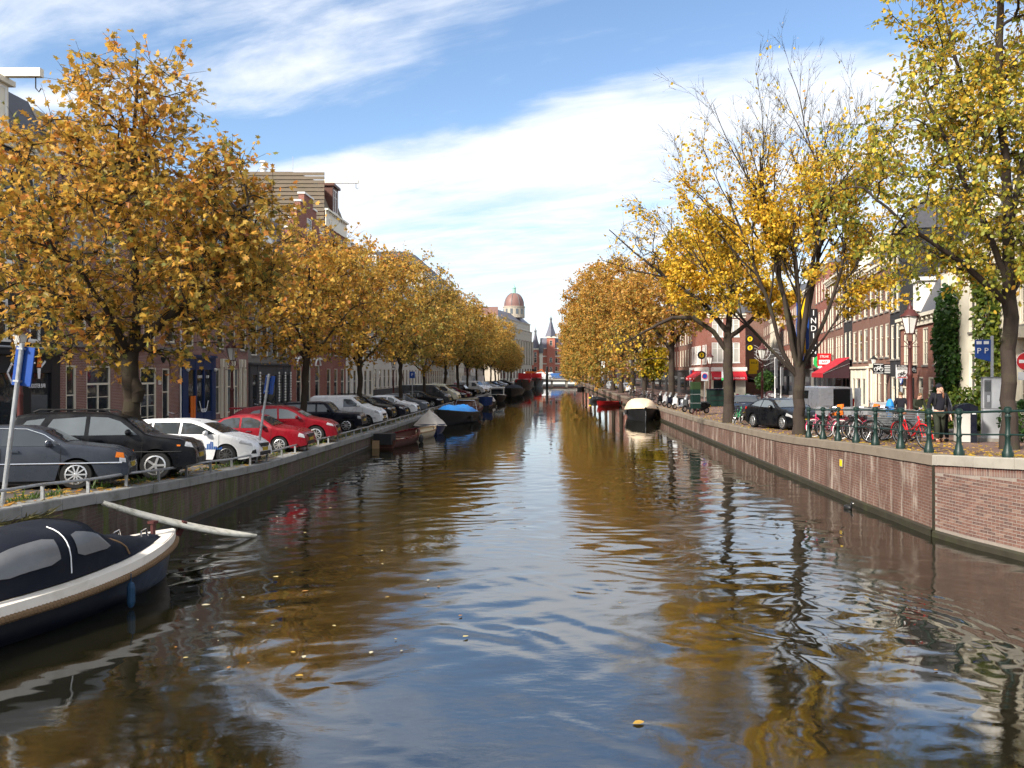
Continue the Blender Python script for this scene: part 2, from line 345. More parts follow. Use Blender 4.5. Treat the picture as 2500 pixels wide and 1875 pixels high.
plain('skin', (.58,.34,.25), .55, var=.06, bump=.05); plain('hair_brown', (.12,.07,.035), .7, var=.3, scale=20); plain('hair_blond', (.42,.28,.14), .7, var=.3, scale=20)
plain('cloth_black', (.010,.010,.016), .9, var=.3, scale=8, bump=.4); plain('cloth_olive', (.022,.026,.016), .9, var=.25, scale=8, bump=.4); plain('cloth_grey', (.30,.30,.31), .9, var=.2, scale=8, bump=.4); plain('cloth_white', (.62,.62,.62), .9, var=.15, scale=6, bump=.4)
plain('leather_brown', (.20,.085,.045), .6, var=.2); plain('amber', (.80,.20,.02), .25, var=.1, bump=0); plain('lens', (.55,.56,.58), .12, .3, var=.3, scale=14, bump=.2); plain('tail_lens', (.35,.01,.01), .2, var=.1, bump=0)
plain('lamp_glass', (.62,.62,.58), .25, var=.15, bump=.1); plain('cabinet_grey', (.42,.43,.45), .5, var=.08); plain('bin_mesh', (.46,.44,.40), .6, var=.1); plain('ivory_boat', (.62,.54,.40), .5, var=.1)
plain('foliage_dark', (.020,.040,.012), .7, var=.4)
NAVY, BLACK = (.022,.030,.050), (.010,.011,.014)
for nm, c in dict(paint_navy=(.040,.047,.062), paint_black=(.0045,.005,.007), paint_white=(.72,.73,.74), paint_red=(.215,.006,.014), paint_blueblack=(.006,.008,.017), paint_grey=(.13,.14,.155), paint_darkgrey=(.055,.058,.062), paint_cream=(.60,.56,.42), paint_maroon=(.10,.008,.014), paint_silver=(.38,.39,.41), paint_blue=(.04,.12,.32)).items(): paint(nm, c)
# lettering: all strings become meshes in one go
TEXTS = {}
def prepare_texts(items):
    tmp = []
    for s in items:
        cu = bpy.data.curves.new('t', 'FONT'); cu.body = s; cu.size = 1.0; cu.align_x = 'CENTER'; cu.align_y = 'CENTER'; cu.extrude = .02; cu.resolution_u = 2
        o = bpy.data.objects.new('t', cu); COL.objects.link(o); tmp.append((s, o, cu))
    bpy.context.view_layer.update(); dg = bpy.context.evaluated_depsgraph_get()
    for s, o, cu in tmp:
        TEXTS[s] = bpy.data.meshes.new_from_object(o.evaluated_get(dg)); bpy.data.objects.remove(o); bpy.data.curves.remove(cu)
prepare_texts(['KINKY', 'SHOOTER BAR', 'COFFEE', 'PUB', '24', '22', 'P', 'D', 'I', 'A', 'N', 'NTAL', 'CK BIKES', 'RENTAL', 'VITERZO', 'SALE', 'FRESH FOOD', 'PANCAKES', 'you', 'BAR', 'PIZZA', 'STEAK', 'HOOK', 'ZONE', 'LB-08'])
def text(s, mat, parent, size, loc, rot, sx=1.0):
    me = TEXTS[s].copy(); me.materials.clear(); me.materials.append(M[mat]); return inst('lettering', me, parent, loc, rot, (size*sx, size, size))
# ------------------------------------------------------------------ the setting: water, quays, ground
LEDGE = [(-10.4, -6), (-9.9, 3), (-9.63, 9), (-9.63, 300)]
REDGE = [(16.5, 4), (13.2, 11), (11.2, 14.5), (10.15, 17.2), (9.60, 18.9), (9.36, 20.05), (9.22, 24), (9.2, 300)]
def edge_x(edge, y): return float(np.interp(y, [p[1] for p in edge], [p[0] for p in edge]))
def strip(name, mat, xa, xb, zf, ys, dz=0.0, nx=2):
    m = MB(); rows = []
    for y in ys:
        a, b = xa(y), xb(y); rows.append([(a+(b-a)*k/(nx-1), y, zf(y)+dz) for k in range(nx)])
    m.grid(rows); o = m.build(name, mat); tag(o, kind='structure'); return o
YS = [-6, 0, 4, 8, 11, 14.3, 16, 17.5, 18.9, 20.05, 20.6, 22, 24, 26, 28, 31, 33, 36, 39, 44, 50, 58, 66, 80, 100, 130, 200, 287]
strip('left_quay_street', 'clinker_left', lambda y: -24.0, lambda y: edge_x(LEDGE, y)-.28, zl, YS)
strip('left_pavement', 'concrete', lambda y: -24.0, lambda y: -20.0, zl, YS, .10)
strip('right_quay_street', 'clinker_right', lambda y: edge_x(REDGE, y)+.28, lambda y: 46.0, zr, YS, nx=4)
strip('side_street_carriageway', 'asphalt', lambda y: 15.2+.10*(y-30), lambda y: 19.5+.14*(y-30), zr, [33, 36, 39, 44, 50, 58, 66, 80, 100, 130, 200], .006)
o = MB().grid([[(15.15+.10*(y-30), y, zr(y)+.012), (15.30+.10*(y-30), y, zr(y)+.012)] for y in [33, 36, 39, 44, 50, 58, 66, 80, 100, 130, 200]]).build('kerb_line', 'concrete'); tag(o, kind='structure')
m = MB()
for x0, y0, x1, y1 in [(-3000, 287, 3000, 4000), (-3000, -60, -24, 287), (46, -60, 3000, 287)]: m.add([(x0,y0,.84),(x1,y0,.84),(x1,y1,.84),(x0,y1,.84)], [(0,1,2,3)])
tag(m.build('ground', 'far_ground'), kind='structure')
# water: a real rippled sheet close by, calmer far away
t = NT('water'); g = t.n('ShaderNodeNewGeometry')
sp_ = t.n('ShaderNodeSeparateXYZ'); t.l(g.outputs['Position'], sp_.inputs[0])
near = t.ramp(sp_.outputs[1], 18, 60, 1.0, 0.42)
h1 = t.noise(1.3, 4, .55, .4, vec=g.outputs['Position'], stretch=(.6, 1.5, 1)); h2 = t.noise(6.5, 5, .65, .6, vec=g.outputs['Position'], stretch=(.7, 1.35, 1))
patch = t.ramp(t.noise(.16, 4, .55, .8, vec=g.outputs['Position'], stretch=(1, .8, 1)), .42, .62, .12, 1.0)
hh = t.math('MULTIPLY', t.math('ADD', t.math('MULTIPLY', h1, .5), t.math('MULTIPLY', h2, .5)), t.math('MULTIPLY', patch, near))
murk = t.mix(t.noise(.35, 4, .6, vec=g.outputs['Position']), (.0070,.0066,.0036), (.012,.011,.0055))
t.bsdf(murk, .008, 0, t.bump(hh, .075, .085), ior=2.9)
def wave_h(x, y):
    h = np.zeros_like(x); rr = np.random.default_rng(11)
    for k in range(34):                                    # gentle crossing wavelets
        lam = rr.uniform(.22, 1.5); a = math.pi/2+rr.normal(0, .55); ph = rr.uniform(0, 6.28); f1, f2 = rr.uniform(.3, 1.1), rr.uniform(.2, .8)
        h += .00078*lam*np.sin(2*np.pi*(np.cos(a)*x+np.sin(a)*y)/lam+ph+1.3*np.sin(x*f1+y*f2+ph))
    blot = .5+.5*np.sin(.55*x+1.3*np.sin(.31*y)+.4)*np.sin(.37*y+1.1*np.sin(.42*x)+1.0)
    h *= (.55+1.1*blot*np.clip((y-10)/7, 0, 1))*np.clip((60-y)/34, .45, 1)
    wob = .30*np.sin(x*.8+1)+.20*np.sin(y*1.1+x*.5)+.12*np.sin(2.3*x-1.7*y)
    for cx, cy, r0, wd, lam, am, a0, a1 in [(1.0, 10.5, 12.0, 1.3, .40, .0034, 1.0, 2.5), (-1.5, 8.5, 9.6, 1.1, .34, .0030, .8, 2.3), (.2, 9.5, 9.0, 1.6, .36, .0040, -.1, 1.0), (-3.5, 9.5, 11.6, 1.7, .42, .0058, .05, .75), (2.0, 3.0, 8.0, 1.4, .3, .0028, -.2, 1.1), (1.5, 27, 6.0, 2.4, .5, .0030, 3.4, 5.8), (-2, 36, 7, 3, .7, .0026, 3.6, 5.9)]:
        r = np.hypot(x-cx, y-cy)+wob; th = np.mod(np.arctan2(y-cy, x-cx), 2*np.pi); th = np.where(th > 6.0, th-2*np.pi, th); mid, hw = (a0+a1)/2, (a1-a0)/2
        gate = np.clip(1.25-np.abs(th-mid)/hw, 0, 1)*(.45+.55*np.sin(2.1*th*r0/3+1.7*np.sin(r)))
        h += am*np.exp(-((r-r0)/wd)**2)*gate*np.sin(2*np.pi*r/lam)
    for cx, cy, rad, am in [(-.4, 12.6, 1.9, .0050), (.9, 9.6, 1.4, .0032), (-2.6, 10.8, 2.0, .0042), (3.8, 12.5, 1.9, .0040), (-4.4, 13.5, 1.6, .003), (.6, 15.5, 1.6, .004)]:   # boils
        dx, dy = x-cx+.3*np.sin(2*y), y-cy+.3*np.sin(1.7*x); r = np.hypot(dx, dy); th = np.arctan2(dy, dx)
        h += am*np.exp(-(r/rad)**2)*np.sin(3*th+8*r/rad+1.6*np.sin(4*dx+2*dy))
    return h*1.1
def wave_sheet(x0, x1, y0, y1, nx, ny):
    xs = np.linspace(x0, x1, nx); ys = y0*(y1/y0)**np.linspace(0, 1, ny) if y0 > 0 else np.linspace(y0, y1, ny)
    X, Y = np.meshgrid(xs, ys); Z = wave_h(X, Y)
    fade = np.clip((Y-y0)/.8, 0, 1)*np.clip((y1-Y)/6, 0, 1); Z *= fade
    V = np.stack([X, Y, Z], -1).reshape(-1, 3)
    i = (np.arange(ny-1)[:, None]*nx+np.arange(nx-1)[None]).ravel(); F = np.stack([i, i+1, i+nx+1, i+nx], 1).ravel()
    return V, F
V1, F1 = wave_sheet(-10.2, 11.8, 6.0, 70.0, 260, 560)
far_v = np.array([(-60,-60,0),(60,-60,0),(60,6,0),(-60,6,0),(-10.2,6,0),(11.8,6,0),(-10.2,70,0),(11.8,70,0),(-10.2,300,0),(11.8,300,0),(60,30,0),(11.8,30,0)], float)
n0 = len(V1); ff = np.array([0,1,2,3, 6,7,9,8, 5,2,10,11])+n0
wo_ = inst('canal_water', np_mesh('canal_water', np.vstack([V1, far_v]), np.concatenate([F1, ff]), 4, 'water', smooth=True)); tag(wo_, kind='structure')
# quay walls -----------------------------------------------------------------
def wall_thing(name, label, edge, side, zf, mat, y0, y1, foot=True):
    root = thing(name, label, 'wall', (0, 0, 0)); ys = sorted(set([y0, y1]+[y for y in YS if y0 < y < y1]+[p[1] for p in edge if y0 < p[1] < y1]))
    m = MB(); m.grid([[(edge_x(edge, y), y, -1.5), (edge_x(edge, y), y, zf(y)-.22)] for y in ys])
    m.grid([[(edge_x(edge, y), y, zf(y)-.22), (edge_x(edge, y)+side*.7, y, zf(y)-.22)] for y in ys]); m.build('brickwork', mat, root, fix=False)
    if foot:
        f = MB(); f.grid([[(edge_x(edge, y)-side*.001, y, .20), (edge_x(edge, y)-side*.07, y, .16), (edge_x(edge, y)-side*.09, y, -.6)] for y in ys]); f.build('timber_footing', 'wall_foot', root)
    return root
def coping(root, edge, side, zf, y0, y1, step, mat, width=.42, h=.22, over=.05, seed=1):
    rr = random.Random(seed); y = y0
    while y < y1-.05:
        yb = min(y1, y+step*rr.uniform(.9, 1.1)); g = .008; a, b = y+g, yb-g
        xa, xb = edge_x(edge, a), edge_x(edge, b); dz = rr.uniform(-.006, .006); e = -side*over
        za, zb = zf(a)+dz, zf(b)+dz; c = .018
        def ring(x, yy, z): return [(x+e, yy, z-h), (x+e, yy, z-c), (x+e+side*c, yy, z+.004), (x+side*width, yy, z+.004), (x+side*width, yy, z-h)]
        mm = MB(); r1, r2 = ring(xa, a, za), ring(xb, b, zb); mm.add(r1+r2, [(0,1,2,3,4),(9,8,7,6,5)]+[(i, (i+1) % 5, 5+(i+1) % 5, 5+i) for i in range(5)])
        mm.build('coping_stone', mat, root); y = yb
lw = wall_thing('quay_wall', 'long mossy brick quay wall with grey coping below the parked cars', LEDGE, -1, zl, 'quay_brick_left', -6, 287)
coping(lw, LEDGE, -1, zl, 6, 60, 1.25, 'coping_left'); coping(lw, LEDGE, -1, zl, 60, 287, 6.0, 'coping_left', seed=2)
rw = wall_thing('quay_wall', 'long straight brown brick quay wall with dark coping on the right bank', REDGE, 1, zr, 'quay_brick_right', 20.07, 287)
coping(rw, REDGE, 1, zr, 20.07, 75, 1.6, 'coping_right', h=.26); coping(rw, REDGE, 1, zr, 75, 287, 7.0, 'coping_right', seed=4)
# near flared wall of the bridge corner: every brick a solid piece over recessed mortar
nw = thing('quay_wall', 'flared red brick corner wall with pale stone coping nearest the bridge on the right', 'wall', (0, 0, 0))
NY0, NY1 = 4.0, 20.05
path = [Vector((edge_x(REDGE, y), y, 0)) for y in np.linspace(NY1, NY0, 90)]
cum = [0.0]
for a, b in zip(path, path[1:]): cum.append(cum[-1]+(b-a).length)
def wall_pt(s):
    s = max(0, min(cum[-1]-1e-4, s)); i = max(0, int(np.searchsorted(cum, s))-1); i = min(i, len(path)-2)
    f = (s-cum[i])/(cum[i+1]-cum[i]); p = path[i].lerp(path[i+1], f); d = (path[i+1]-path[i]).normalized(); return p, d
mm = MB(); mm.grid([[(p.x+.005, p.y, -1.5), (p.x+.005, p.y, zr(p.y)-.22), (p.x+.7, p.y, zr(p.y)-.22)] for p in path]); mm.build('mortar_bed', 'mortar', nw, fix=False)
mm = MB(); mm.grid([[(p.x-.001, p.y, .17), (p.x-.06, p.y, .12), (p.x-.08, p.y, -.6)] for p in path]); mm.build('timber_footing', 'wall_foot', nw)
bw_, bh_, pitch, row = .205, .062, .217, .0745
def brick_mesh(w, h):
    q = MB(); e = .006; q.add([(-w/2,0,-h/2),(w/2,0,-h/2),(w/2,0,h/2),(-w/2,0,h/2),(-w/2+e,-.018,-h/2+e),(w/2-e,-.018,-h/2+e),(w/2-e,-.018,h/2-e),(-w/2+e,-.018,h/2-e)],
        [(4,5,6,7),(0,1,5,4),(1,2,6,5),(2,3,7,6),(3,0,4,7)]); return q
bmats = []
for k, c in enumerate([(.130,.054,.040), (.102,.043,.034), (.152,.068,.050), (.080,.036,.030), (.18,.10,.075)]):
    plain('brick_piece_%d' % k, c, .88, var=.22, scale=9, bump=.45, dirt=(.40,.35,.30), dscale=1.3); bmats.append(M['brick_piece_%d' % k])
bms = [brick_mesh(bw_, bh_).mesh('brick', bm_) for bm_ in bmats]; bmv = [brick_mesh(.060, .205).mesh('brick', bm_) for bm_ in bmats]
cand = []
top0 = 2.2
for r_ in range(30):
    z = .24+row*(r_+.5)
    for k in range(int(cum[-1]/pitch)):
        s = (k+.5+(.5 if r_ % 2 else 0))*pitch; p, d = wall_pt(s); top = zr(p.y)-.22-.225
        if z+row/2 > top: continue
        cand.append((p, d, z, 0))
for k in range(int(cum[-1]/.071)):
    p, d = wall_pt((k+.5)*.071); cand.append((p, d, zr(p.y)-.22-.112, 1))
vis = []; rest = MB(); rb = random.Random(3)
def bmat(p, d, z):
    nx = Vector((d.y, -d.x, 0))                            # out of the wall, towards the water (d runs towards the camera)
    if nx.x > 0: nx = -nx
    x_ = d; y_ = -nx; z_ = Vector((0,0,1)); m4 = Matrix(((x_.x, y_.x, 0, p.x), (x_.y, y_.y, 0, p.y), (0, 0, 1, z), (0, 0, 0, 1)))
    return m4 @ Matrix.Translation((0, .016-rb.uniform(0, .004), 0))
infr = []
for c in cand:
    p, d, z, kd = c; u = VU+p.x*FPX/max(p.y, .1)
    (infr if (u < 2510 and p.y > 15) else []).append(c) if (u < 2510 and p.y > 15) else rest and None
infr.sort(key=lambda c: c[0].y)
front = set(id(c) for c in infr[:300])
for c in cand:
    p, d, z, kd = c; m4 = bmat(p, d, z)
    if id(c) in front:
        o = bpy.data.objects.new('brick', rb.choices((bmv if kd else bms), [4, 3, 2, 2, 1])[0]); link(o, nw); o.matrix_local = m4
    elif p.y > 9:
        q = brick_mesh(.060, .205) if kd else brick_mesh(bw_, bh_); rest.add([m4 @ Vector(v) for v in q.v], q.f)
tag(rest.build('brick_remainder', 'quay_brick_near', nw, fix=False), kind='stuff')
coping(nw, REDGE, 1, zr, 4, 20.05, 1.15, 'coping_near', h=.24, over=.06, seed=9)
# stone pier where straight wall and corner wall meet, and the yellow survey mark
pm = MB().box(9.33, 20.02, -.8, 9.5, 20.10, 1.76); pm.build('corner_joint', 'wall_foot', nw)
sm = thing('survey_mark', 'small yellow square mark fixed to the right quay wall', 'sign', (9.19, 26.0, 1.15)); MB().box(-.02, -.1, -.1, .0, .1, .1).build('plate', 'sign_yellow', sm); MB().box(-.012, -.125, -.125, .0, .125, .125).build('border', 'concrete', sm)
# ------------------------------------------------------------------ trees
PLANE = np.array([(0,0,0),(.16,.10,.02),(.50,.05,.0),(.30,.30,.03),(.48,.62,-.03),(.20,.58,.03),(0,1.0,-.06),(-.20,.58,.03),(-.48,.62,-.03),(-.30,.30,.03),(-.50,.05,.0),(-.16,.10,.02)])
PLANE_F = np.array([(0,1,3),(1,2,3),(0,3,5),(3,4,5),(0,5,6),(0,6,7),(0,7,9),(7,8,9),(0,9,11),(9,10,11)])
ELM = np.array([(0,0,0),(.30,.28,.05),(.32,.62,.02),(0,1.0,-.08),(-.32,.62,.02),(-.30,.28,.05)])
ELM_F = np.array([(0,1,2),(0,2,3),(0,3,4),(0,4,5)])
QUAD = np.array([(0,0,0),(.42,.5,.06),(0,1,-.05),(-.42,.5,.06)]); QUAD_F = np.array([(0,1,2),(0,2,3)])
LEAFSH = dict(plane=(PLANE, PLANE_F), elm=(ELM, ELM_F), quad=(QUAD, QUAD_F))
def unit(a): return a/np.maximum(np.linalg.norm(a, axis=-1, keepdims=True), 1e-9)
def tree_data(seed, stems, attract, rtip=.011, kpath=.22, droop=.15, twigs=5, twig_len=.55):
    """stems: list of polylines [(x,y,z,r)...]; attract: (n,3) points the limbs grow to."""
    rg = np.random.default_rng(seed); pos, par, plen, rmin = [], [], [], []
    for st in stems:
        link0 = -1
        if pos:
            d = np.linalg.norm(np.array(pos)-np.array(st[0][:3]), axis=1); link0 = int(d.argmin())
        prev = link0
        for i in range(len(st)):
            p1 = np.array(st[i], float)
            if i == 0: seg = [p1]
            else:
                p0 = np.array(st[i-1], float); n = max(1, int(np.linalg.norm(p1[:3]-p0[:3])/.35)); seg = [p0+(p1-p0)*k/n for k in range(1, n+1)]
            for q in seg:
                jit = rg.normal(0, .012, 3) if pos else 0
                pos.append(q[:3]+jit); par.append(prev); plen.append((plen[prev]+np.linalg.norm(pos[-1]-pos[prev])) if prev >= 0 else 0.0); rmin.append(q[3]); prev = len(pos)-1
    nstem = len(pos); tips = []
    can = np.array([i for i in range(nstem)])
    base = np.array(pos[0]); 
    A = np.asarray(attract); P0 = np.array(pos)
    d0 = np.array([np.linalg.norm(P0-a, axis=1).min() for a in A]); order = np.argsort(d0)
    zlow = min(p[2] for p in attract)-1.4
    cap = len(pos)+len(A)*14; PP = np.zeros((cap, 3)); PL = np.zeros(cap); ok = np.zeros(cap, bool); n = len(pos)
    PP[:n] = pos; PL[:n] = plen; ok[:n] = [p[2] > zlow for p in pos]
    if not ok[:n].any(): ok[n-1] = True
    PAR = list(par); RM = list(rmin)
    for ai in order:
        a = A[ai]; dv = a-PP[:n]; d = np.linalg.norm(dv, axis=1)
        cost = d+kpath*PL[:n]+np.where(ok[:n], 0, 1e6)+.35*np.maximum(0, PP[:n, 2]-a[2]-.2)
        b = int(cost.argmin()); L0 = d[b]
        if L0 < .12: tips.append(b); continue
        k = max(2, min(12, int(L0/.35)+1)); p0 = PP[b].copy(); q = PAR[b]; dirp = unit(p0-PP[q]) if q >= 0 else np.array([0,0,1.])
        ctrl = p0+(dirp*.35+np.array([0,0,.25])+unit(dv[b])*.5)*L0*.5+rg.normal(0, .05*L0, 3); prev = b
        for j in range(1, k+1):
            t = j/k; p = (1-t)**2*p0+2*t*(1-t)*ctrl+t*t*a+(rg.normal(0, .03, 3) if j < k else 0)
            PP[n] = p; PL[n] = PL[prev]+np.linalg.norm(p-PP[prev]); PAR.append(prev); RM.append(0.0); ok[n] = True; prev = n; n += 1
        tips.append(prev)
    PP = PP[:n]; cnt = np.zeros(n); 
    for i in tips: cnt[i] += 1
    for i in range(n-1, -1, -1):
        if PAR[i] >= 0: cnt[PAR[i]] += cnt[i]
    rad = np.maximum(rtip*np.maximum(cnt, 1)**.47, np.array(RM))
    e = [(PP[PAR[i]], PP[i], min(rad[PAR[i]], rad[i]*1.35) if RM[i] == 0 else rad[PAR[i]], rad[i]) for i in range(n) if PAR[i] >= 0]
    # twigs
    T0, T1 = [], []
    for i in set(tips):
        out = unit(PP[i]-PP[PAR[i]])
        for k in range(twigs):
            v = unit(out*.7+rg.normal(0, .75, 3)+np.array([0,0,.15-droop])); T0.append(PP[i]+rg.normal(0, .02, 3)); T1.append(PP[i]+v*twig_len*rg.uniform(.5, 1.25))
        j = PAR[i]
        for k in range(2):
            v = unit(rg.normal(0, .8, 3)+out*.4); T0.append(PP[j]); T1.append(PP[j]+v*twig_len*rg.uniform(.4, .9))
    T0, T1 = np.array(T0), np.array(T1)
    e += [(T0[k], T1[k], .009, .004) for k in range(len(T0))]
    return e, T0, T1
def tubes_mesh(name, edges, mat):
    A = np.array([x[0] for x in edges]); B = np.array([x[1] for x in edges]); ra = np.array([x[2] for x in edges]); rb = np.array([x[3] for x in edges])
    V, F, off = [], [], 0
    for lo, hi, ns in ((0, .02, 3), (.02, .07, 5), (.07, 9, 12)):
        k = (ra >= lo) & (ra < hi)
        if not k.any(): continue
        a, b, r1, r2 = A[k], B[k], ra[k], rb[k]; t = unit(b-a); ref = np.where(np.abs(t[:, 2:3]) < .9, np.array([[0, 0, 1.]]), np.array([[1., 0, 0]]))
        if ns == 12: ref = np.tile(np.array([[1., .13, 0]]), (len(t), 1)); ref = np.where(np.abs((t*unit(ref)).sum(1, keepdims=True)) > .95, np.array([[0, 0, 1.]]), ref)
        u = unit(ref-t*(t*ref).sum(1, keepdims=True)); w = np.cross(t, u); a = a-t*r1[:, None]*.25; b = b+t*r2[:, None]*.25
        q = 2*np.pi*np.arange(ns)/ns; ring = u[:, None]*np.cos(q)[None, :, None]+w[:, None]*np.sin(q)[None, :, None]
        va = a[:, None]+ring*r1[:, None, None]; vb = b[:, None]+ring*r2[:, None, None]; m_ = len(a)
        V.append(np.concatenate([va, vb], 1).reshape(-1, 3)); j = np.arange(ns); f = np.stack([j, (j+1) % ns, ns+(j+1) % ns, ns+j], 1)
        F.append((f[None]+(off+2*ns*np.arange(m_))[:, None, None]).reshape(-1)); off += m_*2*ns
    return np_mesh(name, np.concatenate(V), np.concatenate(F), 4, mat, smooth=True)
def leaf_set(seed, T0, T1, per, size, palette, prob=None, hang=.35):
    """positions, frames and colours of the leaves along the twigs."""
    rg = np.random.default_rng(seed); n = int(len(T0)*per); k = rg.integers(0, len(T0), n); t = rg.uniform(.05, 1.12, n)[:, None]
    P = T0[k]+(T1[k]-T0[k])*t+rg.normal(0, .05, (n, 3))
    if prob is not None: keep = rg.random(n) < prob(P); P, k = P[keep], k[keep]; n = len(P)
    d = unit(unit(T1[k]-T0[k])*.5+rg.normal(0, .7, (n, 3))+np.array([0, 0, -hang])); nr = unit(rg.normal(0, .55, (n, 3))+np.array([0, 0, .75])); sd = unit(np.cross(d, nr)); nr = np.cross(sd, d)
    s = size*rg.uniform(.6, 1.25, n); clus = rg.random(len(T0))[k]
    C = palette(P, clus, rg); return P, sd, d, nr, s, C
def leaves_mesh(name, LS, shape, mat='leaf', sel=None):
    P, sd, d, nr, s, C = LS if sel is None else tuple(x[sel] for x in LS); T, F = LEAFSH[shape]; n, m_ = len(P), len(T)
    V = P[:, None]+s[:, None, None]*(T[None, :, 0:1]*sd[:, None]+T[None, :, 1:2]*d[:, None]+T[None, :, 2:3]*nr[:, None])
    Fx = (F[None]+(np.arange(n)*m_)[:, None, None]).reshape(-1); cc = np.repeat(np.concatenate([C, np.ones((n, 1))], 1), m_, 0)
    return np_mesh(name, V.reshape(-1, 3), Fx, 3, mat, cc)
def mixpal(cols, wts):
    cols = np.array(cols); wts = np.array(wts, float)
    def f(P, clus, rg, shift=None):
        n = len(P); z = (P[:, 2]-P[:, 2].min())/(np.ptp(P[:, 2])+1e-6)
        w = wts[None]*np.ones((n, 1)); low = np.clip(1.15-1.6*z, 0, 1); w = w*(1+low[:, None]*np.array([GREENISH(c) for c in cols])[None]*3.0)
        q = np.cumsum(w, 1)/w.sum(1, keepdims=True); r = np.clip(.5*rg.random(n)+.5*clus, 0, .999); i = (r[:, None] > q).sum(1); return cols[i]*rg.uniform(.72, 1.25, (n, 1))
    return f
def GREENISH(c): return 1.0 if c[1] > c[0]*.82 else 0.0
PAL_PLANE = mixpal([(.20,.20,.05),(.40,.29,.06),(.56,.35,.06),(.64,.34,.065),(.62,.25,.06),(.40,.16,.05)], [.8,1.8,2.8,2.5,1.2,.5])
PAL_PLANE_FAR = mixpal([(.26,.235,.06),(.42,.31,.07),(.54,.335,.07),(.57,.30,.075),(.48,.22,.065)], [1.2,2,2.2,1.4,.6])
PAL_GOLD = mixpal([(0.324, 0.313, 0.046), (0.605, 0.443, 0.046), (0.799, 0.529, 0.048), (0.821, 0.475, 0.052), (0.691, 0.335, 0.048)], [0.7, 1.5, 2.8, 2.2, 1.0])
PAL_ELM = mixpal([(.17,.21,.045),(.30,.31,.05),(.54,.42,.05),(.70,.45,.05),(.72,.38,.055),(.5,.24,.05)], [.7,1.5,2.4,2.8,1.6,.4])
PAL_RUST = mixpal([(.28,.24,.05),(.44,.29,.06),(.56,.31,.06),(.58,.28,.06),(.5,.21,.055)], [1.2,1.8,2.2,1.8,.8])
PAL_YEL = mixpal([(.22,.24,.022), (.42,.33,.022), (.58,.38,.020), (.52,.26,.02)], [1, 1.8, 2.2, .8])
def crown_pts(seed, n, c, rad, fn=None, hollow=.25, lump=.55):
    """points through an uneven egg-shaped crown: c centre, rad (rx,ry,rz)."""
    rg = np.random.default_rng(seed); out = []
    lob = rg.normal(0, 1, (7, 3)); lob /= np.linalg.norm(lob, axis=1)[:, None]; la = rg.uniform(.75, 1.15, 7)
    while len(out) < n:
        v = rg.normal(0, 1, 3); v /= np.linalg.norm(v); r = rg.uniform(hollow**3, 1)**(1/3.)
        k = (lob @ v); amp = 1-lump*.25+lump*.35*max(0, k.max()-.55)
        p = np.array(c)+v*r*amp*np.array(rad)
        if fn is not None and not fn(p): continue
        if out and np.linalg.norm(np.array(out[-60:])-p, axis=1).min() < .16*min(rad)/ (n/120.)**.33: 
            if rg.random() < .7: continue
        out.append(p)
    return np.array(out)
TREE_N = 0
def plant(name, label, loc, edges, LS, shape, barkm, group=None, cat='tree', pick=0):
    root = thing(name, label, cat, loc, 0, group); inst('trunk', tubes_mesh('trunk', edges, barkm), root)
    sel = None
    if pick:                                               # the leaves that show largest are pieces of their own
        P, sd, d, nr, s, C = LS; W_ = P+np.array(loc); D = np.linalg.norm(W_-np.array([0, 0, CAMZ]), axis=1); u = VU+W_[:, 0]*FPX/np.maximum(W_[:, 1], 1); vv = VV-(W_[:, 2]-CAMZ)*FPX/np.maximum(W_[:, 1], 1)
        score = s/D+np.where((u > 0) & (u < 2500) & (vv > 0), 0, -9); top = np.argsort(-score)[:pick]; sel = np.ones(len(P), bool); sel[top] = False
        T, F = LEAFSH[shape]; protos = []
        for q in range(8):
            cc = C[top[q*len(top)//8]]; nm = '%s_leaf_%d' % (name, q); leafmat(nm, obj_col=tuple(float(x) for x in cc)); me = bpy.data.meshes.new('leaf'); me.from_pydata([tuple(x) for x in T], [], [tuple(int(i) for i in f) for f in F]); me.materials.append(M[nm]); protos.append(me)
        for j, i in enumerate(top):
            o = bpy.data.objects.new('leaf', protos[j % 8]); link(o, root); k = s[i]
            o.matrix_local = Matrix(((sd[i,0]*k, d[i,0]*k, nr[i,0]*k, P[i,0]), (sd[i,1]*k, d[i,1]*k, nr[i,1]*k, P[i,1]), (sd[i,2]*k, d[i,2]*k, nr[i,2]*k, P[i,2]), (0,0,0,1)))
    tag(inst('crown', leaves_mesh('crown', LS, shape, sel=sel), root), kind='stuff'); return root
def wiggle(h, lean=(0,0), r0=.2, r1=.1, n=6, seed=0, bulge=None):
    rg = np.random.default_rng(seed); pts = []
    for k in range(n+1):
        t = k/n; r = r0*(1-t)+r1*t+(r0*.35*max(0, 1-t*5))
        pts.append((lean[0]*t+rg.normal(0, .02)*(k > 0), lean[1]*t+rg.normal(0, .02)*(k > 0), h*t-.05*(k == 0), r))
    return pts
